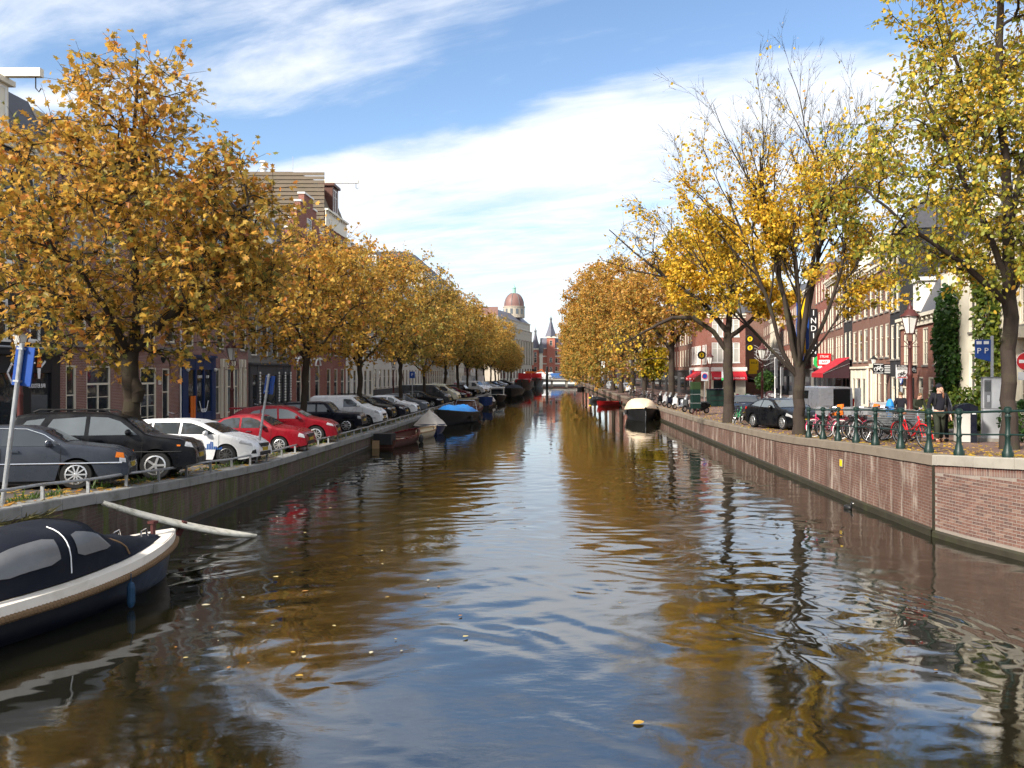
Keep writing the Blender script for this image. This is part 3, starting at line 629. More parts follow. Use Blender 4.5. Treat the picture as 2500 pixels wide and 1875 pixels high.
# --- left bank: plane trees
def plane_tree(seed, H, c, rad, ncl, per, size, shape, pal, fork=3.6, lean=(.1,.1), r0=.17):
    stems = [wiggle(fork, lean, r0, r0*.82, 8, seed), [(lean[0], lean[1], fork, r0*.7), (lean[0]+.25, lean[1]+.1, fork+2, r0*.5), (lean[0]+.1, lean[1], H*.62, r0*.3), (lean[0]+.2, lean[1]-.1, H*.86, r0*.12)],
             [(lean[0], lean[1], fork-.2, r0*.5), (lean[0]-.9, lean[1]-.2, fork+1.1, r0*.4), (lean[0]-1.7, lean[1]+.2, fork+3.2, r0*.22)], [(lean[0], lean[1], fork-.1, r0*.5), (lean[0]+1.0, lean[1]-.3, fork+.8, r0*.4), (lean[0]+2.0, lean[1], fork+2.2, r0*.25)],
             [(lean[0], lean[1], fork+.3, r0*.5), (lean[0]+.2, lean[1]+1.2, fork+1.5, r0*.35)], [(lean[0], lean[1], fork+.3, r0*.5), (lean[0]-.2, lean[1]-1.2, fork+1.5, r0*.35)]]
    A = crown_pts(seed, ncl, c, rad); e, T0, T1 = tree_data(seed, stems, A, kpath=.2, twig_len=.8); LS = leaf_set(seed+1, T0, T1, per, size, pal); return e, LS
def crown_l1(seed, n):
    rg = np.random.default_rng(seed); a = crown_pts(seed, int(n*.74), (-.6, 0, 6.3), (4.6, 4.2, 3.7)); b = crown_pts(seed+1, int(n*.14), (-.3, 0, 9.6), (1.9, 1.9, 2.1)); c = crown_pts(seed+2, int(n*.16), (2.6, 0, 6.6), (1.6, 2.2, 2.6)); return np.vstack([a, b, c])
st = [wiggle(3.1, (-.12, .0), .19, .165, 9, 5), [(-.12, 0, 3.1, .15), (.05, .1, 4.6, .12), (-.1, 0, 6.5, .08), (0, 0, 9.5, .04), (.1, 0, 11.3, .015)], [(-.12, 0, 3.0, .12), (-1.0, -.3, 4.1, .09), (-2.1, -.2, 5.6, .05), (-2.6, 0, 7.5, .03)],
      [(-.12, 0, 3.3, .12), (.9, -.2, 4.2, .09), (2.1, 0, 5.2, .06), (2.7, .2, 7.2, .03)], [(-.12, 0, 3.2, .1), (.1, 1.3, 4.4, .07), (.2, 2.4, 5.6, .04)], [(-.12, 0, 3.3, .1), (-.1, -1.2, 4.4, .07), (-.3, -2.2, 5.4, .04)]]
e, T0, T1 = tree_data(21, st, crown_l1(21, 520), kpath=.18, twigs=5, twig_len=.85)
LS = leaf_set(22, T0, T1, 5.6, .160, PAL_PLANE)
e.append((np.array([.10, -.06, 2.05]), np.array([.14, -.08, 2.3]), .13, .17)); e.append((np.array([.14, -.08, 2.3]), np.array([.02, -.06, 2.6]), .17, .12))
plant('plane_tree', 'nearest big plane tree on the left quay with large orange leaves', (-11.25, 22.1, zl(22.1)), e, LS, 'plane', 'bark_plane', 'plane trees along the left quay', pick=300)
e, LS = plane_tree(31, 11.6, (0, 0, 7.0), (4.4, 4.3, 3.8), 300, 5.6, .175, 'plane', PAL_PLANE, fork=3.9, lean=(.25, .1), r0=.16)
plant('plane_tree', 'second plane tree on the left quay behind the red SUV', (-12.3, 40.2, zl(40)), e, LS, 'plane', 'bark_plane', 'plane trees along the left quay')
e, LS = plane_tree(32, 12.6, (0, 0, 7.6), (4.5, 4.4, 4.3), 290, 6.4, .19, 'quad', PAL_PLANE, fork=3.8, lean=(-.1, .1), r0=.15)
plant('plane_tree', 'third plane tree on the left quay above the white delivery van', (-12.0, 51.5, zl(51)), e, LS, 'quad', 'bark_plane', 'plane trees along the left quay')
protoL = []
for q, (sd, H) in enumerate([(41, 14.0), (42, 14.6)]):
    e, LS = plane_tree(sd, H, (.2, 0, 8.6), (4.9, 4.9, 5.0), 280, 6.6, .205, 'quad', [PAL_PLANE_FAR, PAL_PLANE][q], fork=3.9, r0=.17); protoL.append((tubes_mesh('trunk', e, 'bark_plane'), leaves_mesh('crown', LS, 'quad')))
ordinals = ['fourth', 'fifth', 'sixth', 'seventh', 'eighth', 'ninth', 'tenth', 'eleventh', 'twelfth', 'thirteenth', 'fourteenth', 'fifteenth', 'sixteenth', 'seventeenth', 'eighteenth', 'nineteenth', 'twentieth']
ly = [65.5, 79, 92, 105, 118, 131, 145, 159, 173, 188, 203, 219, 236, 252]
for k, y in enumerate(ly):
    r = thing('plane_tree', '%s plane tree from the camera in the left quay row' % ordinals[k], 'tree', (-12.0+random.uniform(-.25, .25), y, zl(y)), random.uniform(0, 6.28), 'plane trees along the left quay')
    sc_ = random.uniform(.90, 1.08)*(1+.10*k/14 if k < 9 else .88); r.scale = (sc_*random.uniform(.92, 1.1), sc_*random.uniform(.92, 1.1), sc_*random.uniform(.90, 1.10)); tm, cm = protoL[k % 2]; inst('trunk', tm, r); tag(inst('crown', cm, r), kind='stuff')
# --- right bank
# T1: tall elm at the right edge
def t1env(p): z = p[2]; return abs(p[0]) < (5.4 if z < 8 else 5.4-(z-8)*.42)
A = np.vstack([crown_pts(51, 210, (-.9, -.2, 7.3), (4.3, 3.8, 3.5)), crown_pts(52, 150, (-.2, 0, 11.0), (3.3, 3.0, 4.0)), crown_pts(53, 60, (.2, 0, 15.0), (2.1, 1.8, 2.6))])
st = [wiggle(4.0, (.05, .1), .20, .17, 9, 51), [(.05, .1, 4.0, .17), (-.05, 0, 7, .12), (-.25, .1, 10, .08), (-.2, 0, 13.5, .045), (0, 0, 17, .015)], [(.05, .1, 3.9, .1), (-1.3, -.1, 5.0, .075), (-2.8, -.3, 5.9, .05), (-4.0, -.2, 7.0, .025)],
      [(.05, .1, 4.4, .09), (-1.0, -.3, 6.4, .07), (-2.0, -.4, 8.4, .04), (-2.6, -.3, 9.8, .02)], [(.05, .1, 4.2, .1), (1.1, 0, 5.6, .07), (2.4, .1, 7.5, .04)], [(0, 0, 7, .08), (-1.1, .2, 9.6, .05), (-1.9, 0, 12.3, .02)], [(.05, .1, 4.3, .1), (.1, -1.4, 6.0, .06), (0, -2.6, 7.3, .03)], [(0, 0, 6, .08), (.8, .3, 9, .05), (1.4, .2, 13, .02)]]
e, T0, T1 = tree_data(51, st, A, kpath=.2, twig_len=.95)
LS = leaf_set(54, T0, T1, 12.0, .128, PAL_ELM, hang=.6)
plant('elm_tree', 'tall yellow green elm at the right edge beside the parking machine', (12.35, 22.1, zr(22.1)), e, LS, 'elm', 'bark_elm', 'elm trees along the right quay', pick=300)
# T2: many-stemmed elm fanning upwards, bare at the top
def fan_tree(seed, mains, maxd=3, nch=(7, 5, 4), spread=.50, lift=.03):
    rg = np.random.default_rng(seed); E, T0, T1 = [], [], []
    def grow(p, d, L_, r, dep):
        n = max(3, int(L_/.42)); pts = [p]; dirs = [d]; rs = [r]
        for k in range(n):
            d = unit(d+rg.normal(0, .045, 3)+np.array([0, 0, lift])); q = p+d*L_/n; r2 = r*(1-.62*(k+1)/n); E.append((p, q, rs[-1], r2)); p = q; pts.append(p); dirs.append(d); rs.append(r2)
        if dep >= 2:
            for k in range(1, n): T0.append(pts[k]); T1.append(pts[k+1])
        if dep < maxd:
            for j in range(nch[dep]):
                t = .30+.70*(j+rg.random())/nch[dep] if dep else .38+.62*(j+rg.random())/nch[dep]; k = min(n, max(1, int(t*n))); ax = unit(np.cross(dirs[k], rg.normal(0, 1, 3)))
                grow(pts[k], unit(dirs[k]+ax*spread*rg.uniform(.6, 1.3)), L_*rg.uniform(.34, .52), max(.006, rs[k]*.62), dep+1)
        else:
            for j in range(5):
                k = rg.integers(1, n+1); v = unit(dirs[k]+rg.normal(0, .35, 3)); E.append((pts[k], pts[k]+v*.4, .005, .003)); T0.append(pts[k]); T1.append(pts[k]+v*.4)
    for p, d, L_, r in mains: grow(np.array(p, float), unit(np.array(d, float)), L_, r, 0)
    return E, np.array(T0), np.array(T1)
mains = [((0, 0, 2.2), (-0.508, 0.05, 0.8), 8.05, 0.1), ((0, 0, 2.5), (-0.328, -0.1, 0.92), 9.03, 0.109), ((0, 0, 2.8), (-0.148, 0.12, 1), 8.44, 0.119), ((0, 0, 2.9), (0.033, -0.08, 1), 8.77, 0.123), ((0, 0, 2.7), (0.18, 0.1, 1), 8.1, 0.109), ((0, 0, 2.4), (0.361, -0.05, 0.9), 8.23, 0.095), ((0, 0, 2.3), (-0.656, -0.15, 0.62), 6.87, 0.081), ((0, 0, 2.6), (0.082, 0.4, 0.95), 6.76, 0.085), ((0, 0, 2.5), (-0.164, -0.45, 0.95), 6.76, 0.085), ((0, 0, 2.6), (0.541, 0.1, 0.62), 5.1, 0.057)]
e, T0, T1 = fan_tree(61, mains); tw = wiggle(2.9, (0, 0), .235, .22, 8, 61); e += [(np.array(tw[k][:3]), np.array(tw[k+1][:3]), tw[k][3], tw[k+1][3]) for k in range(8)]
def p2(P): return np.clip(1.0-(P[:, 2]-9.0)/3.4, .03, 1.0)*np.where(P[:, 0] < -5.0, .3, 1)
LS = leaf_set(64, T0, T1, 3.0, .145, PAL_GOLD, prob=p2, hang=.6)
plant('elm_tree', 'many stemmed elm with bare twiggy top beside the black car', (10.15, 33.6, zr(33.6)), e, LS, 'elm', 'bark_elm', 'elm trees along the right quay')
# T3: golden elm with the long limb drooping over the canal
st = [wiggle(4.6, (-.1, 0), .30, .24, 9, 71), [(-.1, 0, 4.6, .2), (.05, .1, 6.2, .15), (.3, 0, 8.5, .1), (.2, 0, 11.5, .03)], [(-.1, 0, 3.9, .15), (-.9, -.2, 5.0, .13), (-2.0, -.3, 5.75, .12), (-3.2, -.3, 5.75, .10), (-4.3, -.2, 5.2, .075), (-5.6, 0, 4.5, .045), (-6.4, 0, 4.2, .02)],
      [(-.1, 0, 5.0, .15), (-1.4, .2, 6.6, .12), (-3.4, .3, 8.0, .09), (-5.2, .2, 9.4, .05), (-6.6, 0, 10.6, .025)], [(-3.4, .3, 8.0, .06), (-5.0, .6, 8.4, .045), (-7.0, .4, 9.0, .02)], [(-.1, 0, 4.6, .14), (1.3, 0, 5.7, .11), (2.6, .1, 6.4, .08), (3.6, 0, 7.4, .03)], [(0, 0, 6, .1), (-.9, -.9, 8.6, .06), (-1.4, -1.2, 10.8, .03)]]
A = np.vstack([crown_pts(72, 200, (-.7, -.2, 8.6), (3.5, 3.3, 3.1)), crown_pts(73, 40, (2.3, 0, 6.8), (1.6, 1.8, 1.3)), crown_pts(74, 45, (-5.2, 0, 9.9), (1.9, 2.2, 1.9)), crown_pts(75, 16, (-5.6, 0, 4.6), (1.1, 1.4, .6))])
e, T0, T1 = tree_data(71, st, A, kpath=.22, twigs=6, twig_len=.65)
def p3(P): return np.where(P[:, 0] < -3.6, .07, 1.0)*np.clip(1.1-(P[:, 2]-10.8)/2, .15, 1)
LS = leaf_set(76, T0, T1, 9.6, .175, PAL_GOLD, prob=p3, hang=.6)
plant('elm_tree', 'golden elm with long crooked limb drooping over the canal', (9.75, 45.0, zr(45)), e, LS, 'elm', 'bark_elm', 'elm trees along the right quay')
# T4.. rust-brown elms further along, one small golden street tree
def big_elm(seed, pal, rad=(6.9, 6.0, 7.8), c=(-2.6, 0, 12.2), n=330, per=6.2, size=.27, r0=.34):
    st = [wiggle(5.2, (.1, 0), r0, r0*.8, 8, seed), [(.1, 0, 5.2, r0*.7), (.2, .2, 9, r0*.45), (0, 0, 14, r0*.2), (.1, 0, 18, .03)], [(.1, 0, 5.0, r0*.6), (-1.8, .3, 7.4, r0*.4), (-4.2, .2, 9.6, r0*.18)], [(.1, 0, 5.3, r0*.5), (1.7, -.3, 8, r0*.3), (3.2, 0, 11, r0*.15)], [(.1, 0, 5.4, r0*.5), (0, -2, 8.4, r0*.3), (-.3, -3.6, 11, r0*.12)]]
    A = np.vstack([crown_pts(seed, n, c, rad), crown_pts(seed+5, int(n*.16), (c[0]-3.6, 0, 4.6), (2.4, 3.4, 3.2))]); e, T0, T1 = tree_data(seed, st, A, kpath=.2, twigs=5, twig_len=.8); return e, leaf_set(seed+1, T0, T1, per, size, pal, hang=.5)
e, LS = big_elm(81, PAL_RUST, (5.0, 5.0, 4.6), (-1.0, 0, 9.6), 260, 5.0, .27, .32); eT4 = (tubes_mesh('trunk', e, 'bark_elm'), leaves_mesh('crown', LS, 'quad'))
r = thing('elm_tree', 'straight trunked rust coloured elm behind the row of scooters', 'tree', (10.9, 75, zr(75)), 0, 'elm trees along the right quay'); inst('trunk', eT4[0], r); tag(inst('crown', eT4[1], r), kind='stuff')
protoR = []
for sd in (83, 84):
    e, LS = big_elm(sd, PAL_RUST, n=330, per=7.0); protoR.append((tubes_mesh('trunk', e, 'bark_elm'), leaves_mesh('crown', LS, 'quad')))
for k, (y, x, s_c) in enumerate([(92, 10.4, .84), (107, 10.5, .95), (123, 10.4, 1.02), (140, 10.5, 1.05), (158, 10.4, 1.04), (177, 10.3, 1.02), (197, 10.3, 1.0), (219, 10.3, .98), (243, 10.2, .96), (268, 10.2, .94)]):
    r = thing('elm_tree', '%s rust brown elm overhanging the water along the right bank' % ['nearest', 'second', 'third', 'fourth', 'fifth', 'sixth', 'seventh', 'eighth', 'ninth', 'farthest'][k], 'tree', (x, y, zr(y)), random.uniform(-.4, .4), 'elm trees along the right quay'); r.scale = (s_c,)*3
    tm, cm = protoR[k % 2]; inst('trunk', tm, r); tag(inst('crown', cm, r), kind='stuff')
e, LS = plane_tree(91, 6.4, (0, 0, 4.2), (2.0, 2.0, 2.1), 110, 5.2, .26, 'quad', PAL_YEL, fork=2.2, r0=.09)
plant('street_tree', 'small bright yellow street tree above the parked bicycles', (11.3, 92, zr(92)), e, LS, 'quad', 'bark_elm')
# ------------------------------------------------------------------ buildings
WCACHE = {}
def window_parts(w, h, fm, pm, style):
    key = (round(w, 2), round(h, 2), fm, pm, style)
    if key in WCACHE: return WCACHE[key]
    t = .085 if style != 'thin' else .055; m = MB(); y0, y1 = .02, .12
    arch = style == 'arch'
    m.box(-w/2, y0, 0, -w/2+t, y1, h); m.box(w/2-t, y0, 0, w/2, y1, h); m.box(-w/2+t, y0+.002, 0, w/2-t, y1, t); m.box(-w/2+t, y0+.002, h-t, w/2-t, y1, h)
    if style in ('sash', 'thin', 'arch'): m.box(-w/2+t, y0+.02, h*.58, w/2-t, y1-.01, h*.58+.06)
    if style == 'sash6':
        m.box(-w/2+t, y0+.02, h*.6, w/2-t, y1-.01, h*.6+.06); m.box(-.018, y0+.03, t, .018, y1-.02, h*.6); m.box(-w/2+t, y0+.03, h*.3, w/2-t, y1-.025, h*.3+.03); m.box(-.018, y0+.03, h*.6+.06, .018, y1-.02, h-t)
    if style == 'door':
        m.box(-w/2+t, y0+.01, h*.72, w/2-t, y1-.01, h*.72+.10); m.box(-.04, y0+.015, t, .04, y1-.012, h*.72)
        for k in range(1, 4): m.box(-w/2+t, y0+.05, h*.72*k/4, w/2-t, y1-.03, h*.72*k/4+.03)
    if style == 'pair': m.box(-.06, y0+.01, t, .06, y1-.01, h-t); m.box(-w/2+t, y0+.02, h*.68, w/2-t, y1-.015, h*.68+.05)
    fr = m.mesh('window', fm); pn = MB().box(-w/2+t*.5, .085, t*.5, w/2-t*.5, .105, h-t*.5).mesh('pane', pm)
    sl = MB().box(-w/2-.06, -.07, -.10, w/2+.06, .10, -.003).mesh('sill', 'stone_grey' if fm != 'trim_white' else 'trim_white')
    WCACHE[key] = (fr, pn, sl); return WCACHE[key]
def add_window(root, x, z, w, h, fm='trim_cream', pm='glass', style='sash', sill=True, y=0.0, rz=0.0, name='window', loc=None):
    fr, pn, sl = window_parts(w, h, fm, pm, style); o = inst(name, fr, root, loc or (x, y, z), (0, 0, rz)); inst('pane', pn, o)
    if sill: inst('sill', sl, o)
    return o
def wall_mesh(W_, H, D, holes, poly_top=None, dep=.14):
    xs = sorted(set([0, W_]+[q for h in holes for q in (h[0], h[1])])); zs = sorted(set([-1.2, H]+[q for h in holes for q in (h[2], h[3])])); m = MB()
    for i in range(len(xs)-1):
        for j in range(len(zs)-1):
            cx, cz = (xs[i]+xs[i+1])/2, (zs[j]+zs[j+1])/2
            if any(h[0] < cx < h[1] and h[2] < cz < h[3] for h in holes): continue
            m.add([(xs[i],0,zs[j]),(xs[i+1],0,zs[j]),(xs[i+1],0,zs[j+1]),(xs[i],0,zs[j+1])], [(0,1,2,3)])
    for a, b, c, d in holes:
        m.add([(a,0,c),(b,0,c),(b,0,d),(a,0,d),(a,dep,c),(b,dep,c),(b,dep,d),(a,dep,d)], [(0,4,5,1),(1,5,6,2),(2,6,7,3),(3,7,4,0),(4,7,6,5)])
    m.add([(0,0,-1.2),(0,D,-1.2),(W_,D,-1.2),(W_,0,-1.2),(0,0,H),(0,D,H),(W_,D,H),(W_,0,H)], [(0,4,5,1),(1,5,6,2),(2,6,7,3),(4,7,6,5)])
    if poly_top: m.prism(poly_top, .0, .5)
    return m
def house(name, label, ox, oy, z0, rot, W_, D, H, wall, rows, cornice='trim_cream', fm='trim_cream', roof=None, group=None, poly_top=None, extra_holes=(), corn_h=.45, shop=None, cat='house'):
    root = thing(name, label, cat, (ox, oy, z0), rot, group); holes = list(extra_holes); wins = []
    for rrow in rows:
        zs, h, n, w = rrow[:4]; st = rrow[4] if len(rrow) > 4 else 'sash'; pm = rrow[5] if len(rrow) > 5 else 'glass'
        cs = n if isinstance(n, (list, tuple)) else [W_*(k+.5)/n for k in range(n)]
        for c in cs: holes.append((c-w/2, c+w/2, zs, zs+h)); wins.append((c, zs, w, h, st, pm))
    wall_mesh(W_, H, D, holes, poly_top).build('wall', wall, root, fix=False)
    for c, zs, w, h, st, pm in wins:
        o = add_window(root, c, zs, w, h, fm, pm, st, sill=(zs > .4), name='door' if (st == 'door' and zs < .4) else 'window')
    if cornice:
        m = MB(); m.box(-.02, -.10, H-corn_h, W_+.02, -.004, H-.12); m.box(-.06, -.32, H-.12, W_+.06, .05, H+.06)
        for k in range(int(W_/.9)): m.box(.3+k*.9, -.26, H-.30, .42+k*.9, -.101, H-.121)
        m.build('cornice', cornice, root)
    if roof:
        kind = roof[0]; mt = roof[1]; rh = roof[2]
        if kind == 'mansard': pr = [(.15, H+.061), (1.3, H+rh*.82), (3.2, H+rh), (D, H+rh), (D, H+.061)]
        elif kind == 'pitch': pr = [(.05, H+.061), (D*.5, H+rh), (D, H+.061)]
        else: pr = [(.4, H+.061), (.4, H+rh), (D, H+rh), (D, H+.061)]
        m = MB(); m.prism([(a, b) for a, b in pr], -.02, W_+.02, 'yz'); rf = m.build('roof', mt, root)
        nt_ = roof[3] if len(roof) > 3 else 0
        for k in range(nt_):                               # dormers
            x = W_*(k+.5)/nt_; dm = MB(); zb = H+.3; dm.box(x-.75, .22, zb, x+.75, 2.4, zb+1.75); dm.box(x-.9, .10, zb+1.75, x+.9, 2.5, zb+1.95); dm.build('dormer', 'trim_white' if k % 2 == 0 else 'trim_cream', root)
            add_window(root, x, zb+.15, 1.1, 1.5, 'trim_white', 'glass_grey', 'sash', y=.19)
    if shop:
        sm_, zt, openings = shop; m = MB(); prev = 0.02
        for a, b in list(openings)+[(W_-.02, None)]:
            m.box(prev, -.14, 0, a, -.003, zt)
            if b is not None: m.box(a, -.12, 0, b, -.003, .55); m.box(a, -.12, zt-.75, b, -.003, zt); prev = b
        m.box(-.02, -.24, zt, W_+.02, -.003, zt+.16); m.build('shopfront', sm_, root)
        for a, b in openings:
            g = MB().box(a+.05, -.05, .56, b-.05, -.02, zt-.76).build('shop_window', 'glass', root)
    return root
RL = R(90)
GL = 'row houses on the left street'
def chimney(root, x, y, z, w=.9, d=1.4, h=1.6, mat='brick_red', pots=3):
    c = MB().box(x-w/2, y-d/2, z, x+w/2, y+d/2, z+h).box(x-w/2-.06, y-d/2-.06, z+h, x+w/2+.06, y+d/2+.06, z+h+.12).build('chimney', mat, root)
    for k in range(pots): MB().lathe([(.11, 0), (.09, .35)], 8, (x, y-d/2+d*(k+.5)/pots, z+h+.12)).build('chimney_pot', 'brick_red', c)
def hoist(root, x, z, L_=1.7):
    b = MB().box(x-.13, -L_, z, x+.13, 1.2, z+.34).build('hoist_beam', 'trim_cream', root); MB().tube([(x, -L_+.25, z), (x, -L_+.25, z-.45), (x, -L_+.12, z-.6), (x, -L_+.02, z-.45)], .025, 6).build('hook', 'iron_black', b)
# A: the black bar house
zA = zl(36)+.1
hA = house('black_house', 'black painted corner house with bar sign and white sash windows', -22, 25.2, zA, RL, 11.25, 10, 12.6, 'brick_dark', [(4.35, 2.5, [1.3, 3.4, 5.5, 7.35, 9.45], 1.25, 'sash6'), (7.5, 2.3, 5, 1.2, 'sash6'), (10.3, 1.6, 5, 1.2, 'sash')], cornice='trim_cream', fm='trim_white', roof=('mansard', 'slate', 3.0), group=GL, shop=('shop_black', 3.75, [(.6, 3.2), (3.7, 6.4), (7.0, 8.5), (9.2, 10.6)]))
MB().box(5.6, .15, 12.7, 8.2, 2.2, 14.7).box(5.4, -.02, 14.7, 8.4, 2.4, 14.92).build('dormer', 'trim_cream', hA); add_window(hA, 6.3, 12.9, 1.1, 1.7, 'trim_white', 'glass_grey', 'sash', y=.1); add_window(hA, 7.5, 12.9, 1.1, 1.7, 'trim_white', 'glass_grey', 'sash', y=.1); hoist(hA, 7.9, 14.95, 1.4)
MB().tube([(.1, -.2, 4.05), (11.2, -.2, 4.05)], .045, 8).build('gutter_pipe', 'galvanised', hA)
sg = MB()
def stroke(p, q, w=.075): sg.bar((p[0], -.17, p[1]), (q[0], -.17, q[1]), .03, w)
for p, q in [((7.65, 3.0), (7.95, 2.55)), ((7.65, 3.0), (7.95, 3.42)), ((8.2, 3.4), (8.42, 3.42)), ((8.15, 2.5), (8.22, 3.1)), ((8.6, 3.4), (8.68, 3.42)), ((9.0, 3.28), (9.05, 3.4)), ((9.05, 3.4), (9.42, 3.42)), ((9.0, 2.6), (9.02, 2.95)), ((9.82, 3.25), (10.12, 3.5))]: stroke(p, q)
sg.build('sign_strokes', 'sign_white', hA)
MB().add([(9.55,-.17,3.2),(9.78,-.17,3.2),(9.72,-.17,2.75),(9.6,-.17,2.75),(9.55,-.19,3.2),(9.78,-.19,3.2),(9.72,-.19,2.75),(9.6,-.19,2.75)], [(0,1,2,3),(7,6,5,4),(0,4,5,1),(1,5,6,2),(2,6,7,3),(3,7,4,0)]).build('cup_emblem', 'sign_white', hA)
MB().prism([(9.53, 3.24), (9.80, 3.24), (9.83, 3.45), (9.76, 3.7), (9.66, 3.9), (9.70, 3.62), (9.62, 3.52), (9.60, 3.66), (9.54, 3.42)], -.19, -.165).build('flame_emblem', 'orange_paint', hA)
text('SHOOTER BAR', 'sign_white', hA, .26, (9.55, -.18, 2.44), (R(90), 0, 0), .66)
# B: plum brick pair
hB = house('brick_house', 'wide plum brick house with grey string course and cream window frames', -22, 36.5, zA, RL, 12.0, 10, 13.4, 'brick_plum', [(0.0, 3.35, [1.0], .8, 'sash'), (0.0, 3.35, [3.3], 2.1, 'door'), (0.0, 3.3, [8.2], 1.75, 'door'), (0.0, 3.25, [10.2], .85, 'sash'), (4.75, 2.4, [1.6, 4.2, 8.3, 10.7], 1.25, 'sash'), (7.9, 2.2, [1.6, 4.2, 8.3, 10.7], 1.25), (10.7, 1.9, [1.6, 4.2, 8.3, 10.7], 1.2)], roof=('pitch', 'roof_tile', 3.4), group=GL)
MB().box(-.01, -.09, 4.2, 12.01, -.004, 4.45).build('string_course', 'stone_grey', hB); MB().tube([(11.85, -.1, 0), (11.85, -.1, 13)], .05, 8).build('drain_pipe', 'trim_white', hB)
for x in (.35, 2.0, 5.3, 9.2, 11.2):
    lm_ = MB().cbox((x, -.22, 4.0), (.06, .3, .05)).lathe([(.05, -.3), (.13, -.12), (.15, 0), (.05, .12)], 8, (x, -.34, 3.85)).build('wall_lamp', 'iron_black', hB)
for x, s in ((5.7, '24'), (9.45, '22')): nb = MB().box(x-.14, -.03, 2.35, x+.14, -.004, 2.62).build('house_number', 'sign_white', hB); text(s, 'iron_black', nb, .2, (x, -.035, 2.48), (R(90), 0, 0))
# C: blue shop
hC = house('blue_shop_house', 'narrow brick house with dark blue shopfront and eye emblem', -22, 48.55, zA, RL, 4.8, 10, 12.6, 'brick_plum', [(4.6, 2.4, 2, 1.15), (7.6, 2.2, 2, 1.15), (10.2, 1.7, 2, 1.1)], roof=('mansard', 'slate', 2.6), group=GL, shop=('shop_blue', 3.95, [(.75, 1.75), (1.95, 2.95), (3.1, 4.2)]))
MB().box(1.0, -.19, .1, 1.28, -.145, 1.6).build('orange_panel', 'orange_paint', hC); MB().box(1.36, -.19, .1, 1.64, -.145, 1.6).build('orange_panel', 'orange_paint', hC)
em = MB(); em.torus((2.75, -.16, .65), .1, .03, 'y', 14, 5).torus((3.05, -.16, .65), .1, .03, 'y', 14, 5); em.bar((2.25, -.16, 1.25), (2.55, -.16, .6), .02, .06).bar((3.55, -.16, 1.25), (3.25, -.16, .6), .02, .06); em.build('eye_emblem', 'sign_white', hC)
text('COFFEE', 'sign_white', hC, .26, (2.45, -.10, 2.75), (R(90), 0, 0), .8); text('PUB', 'sign_white', hC, .26, (3.6, -.10, 2.75), (R(90), 0, 0), .9)
for x in (.45, 4.45): MB().ellipsoid((x, -.26, 3.2), (.11, .11, .12)).build('globe_lamp', 'lamp_glass', hC)
# D, E
hD = house('brick_house', 'brown brick house with tall cream posts between ground floor windows', -22, 53.4, zA, RL, 6.0, 10, 12.9, 'brick_plum', [(.3, 3.0, [.6, 5.4], .7, 'sash'), (.3, 3.0, [2.4, 3.6], 1.05, 'thin', 'glass_grey'), (4.6, 2.5, 3, 1.15), (7.8, 2.2, 3, 1.15), (10.5, 1.7, 3, 1.1)], roof=('mansard', 'slate', 3.0, 1), group=GL)
for x in (1.05, 1.75, 3.0, 4.3, 4.95): MB().box(x-.07, -.16, 0, x+.07, -.004, 3.4).box(x-.11, -.2, 3.4, x+.11, -.004, 3.95).build('post', 'trim_cream', hD)
hE = house('grey_house', 'grey stone shop house with dark lintel and slate roof with white dormer', -22, 59.4, zA, RL, 9.3, 10, 12.4, 'stone_grey', [(4.3, 2.4, 4, 1.25), (7.3, 2.2, 4, 1.25), (9.9, 1.7, 4, 1.2)], roof=('mansard', 'slate_blue', 4.0), group=GL, shop=('stone_dark', 3.6, [(.5, 1.5), (2.2, 5.8), (6.5, 7.4), (7.9, 8.8)]))
MB().box(3.2, .1, 12.6, 5.6, 2.6, 15.0).box(3.0, -.05, 15.0, 5.8, 2.7, 15.25).build('dormer', 'trim_white', hE); add_window(hE, 4.4, 12.8, 1.7, 2.0, 'trim_white', 'glass_grey', 'pair', y=.06)
for x in (1.85, 6.15, 7.65, 9.05):
    q = MB()
    for k in range(11): q.ellipsoid((x, -.2, .8+.22*k), (.10, .07, .10), 6, 4)
    q.build('carved_post', 'trim_white', hE)
# F: red step gable
zF = zl(70)+.1; gp = [(0, 14.0), (0, 15.3), (.95, 15.3), (.95, 16.3), (1.85, 16.3), (1.85, 17.2), (2.8, 17.2), (2.8, 18.1), (3.9, 18.1), (3.9, 19.0), (6.6, 19.0), (6.6, 18.1), (7.7, 18.1), (7.7, 17.2), (8.65, 17.2), (8.65, 16.3), (9.55, 16.3), (9.55, 15.3), (10.5, 15.3), (10.5, 14.0)]
hF = house('step_gable_house', 'red brick house with white capped step gable and arched windows', -22, 68.9, zF, RL, 10.5, 10, 14.0, 'brick_red', [(.2, 3.6, [2.4, 5.1, 8.0], 1.4, 'arch'), (5.0, 2.8, [2.2, 5.25, 8.3], 1.3), (8.6, 2.6, [2.2, 5.25, 8.3], 1.3), (11.8, 1.9, [3.6, 6.9], 1.2)], cornice=None, roof=('pitch', 'slate_blue', 4.0), group=GL, poly_top=gp)
for a, b in zip(gp, gp[1:]):
    if abs(a[1]-b[1]) < .01 and a[1] > 14.1: MB().box(min(a[0], b[0])-.08, -.08, a[1]+.002, max(a[0], b[0])+.08, .58, a[1]+.16).build('gable_cap', 'trim_white', hF)
for x in (2.4, 5.1, 8.0):
    q = MB(); q.tube([(x+.78*math.cos(t), -.06, 3.75+.62*math.sin(t)) for t in np.linspace(0, math.pi, 12)], .09, 6); q.build('arch_trim', 'trim_white', hF)
for z in (4.3, 8.0, 11.3): MB().box(-.01, -.07, z, 10.51, -.003, z+.22).build('stone_band', 'trim_white', hF)
add_window(hF, 5.25, 15.0, 1.2, 2.0, 'trim_white', 'glass_grey', 'arch', y=-.1)
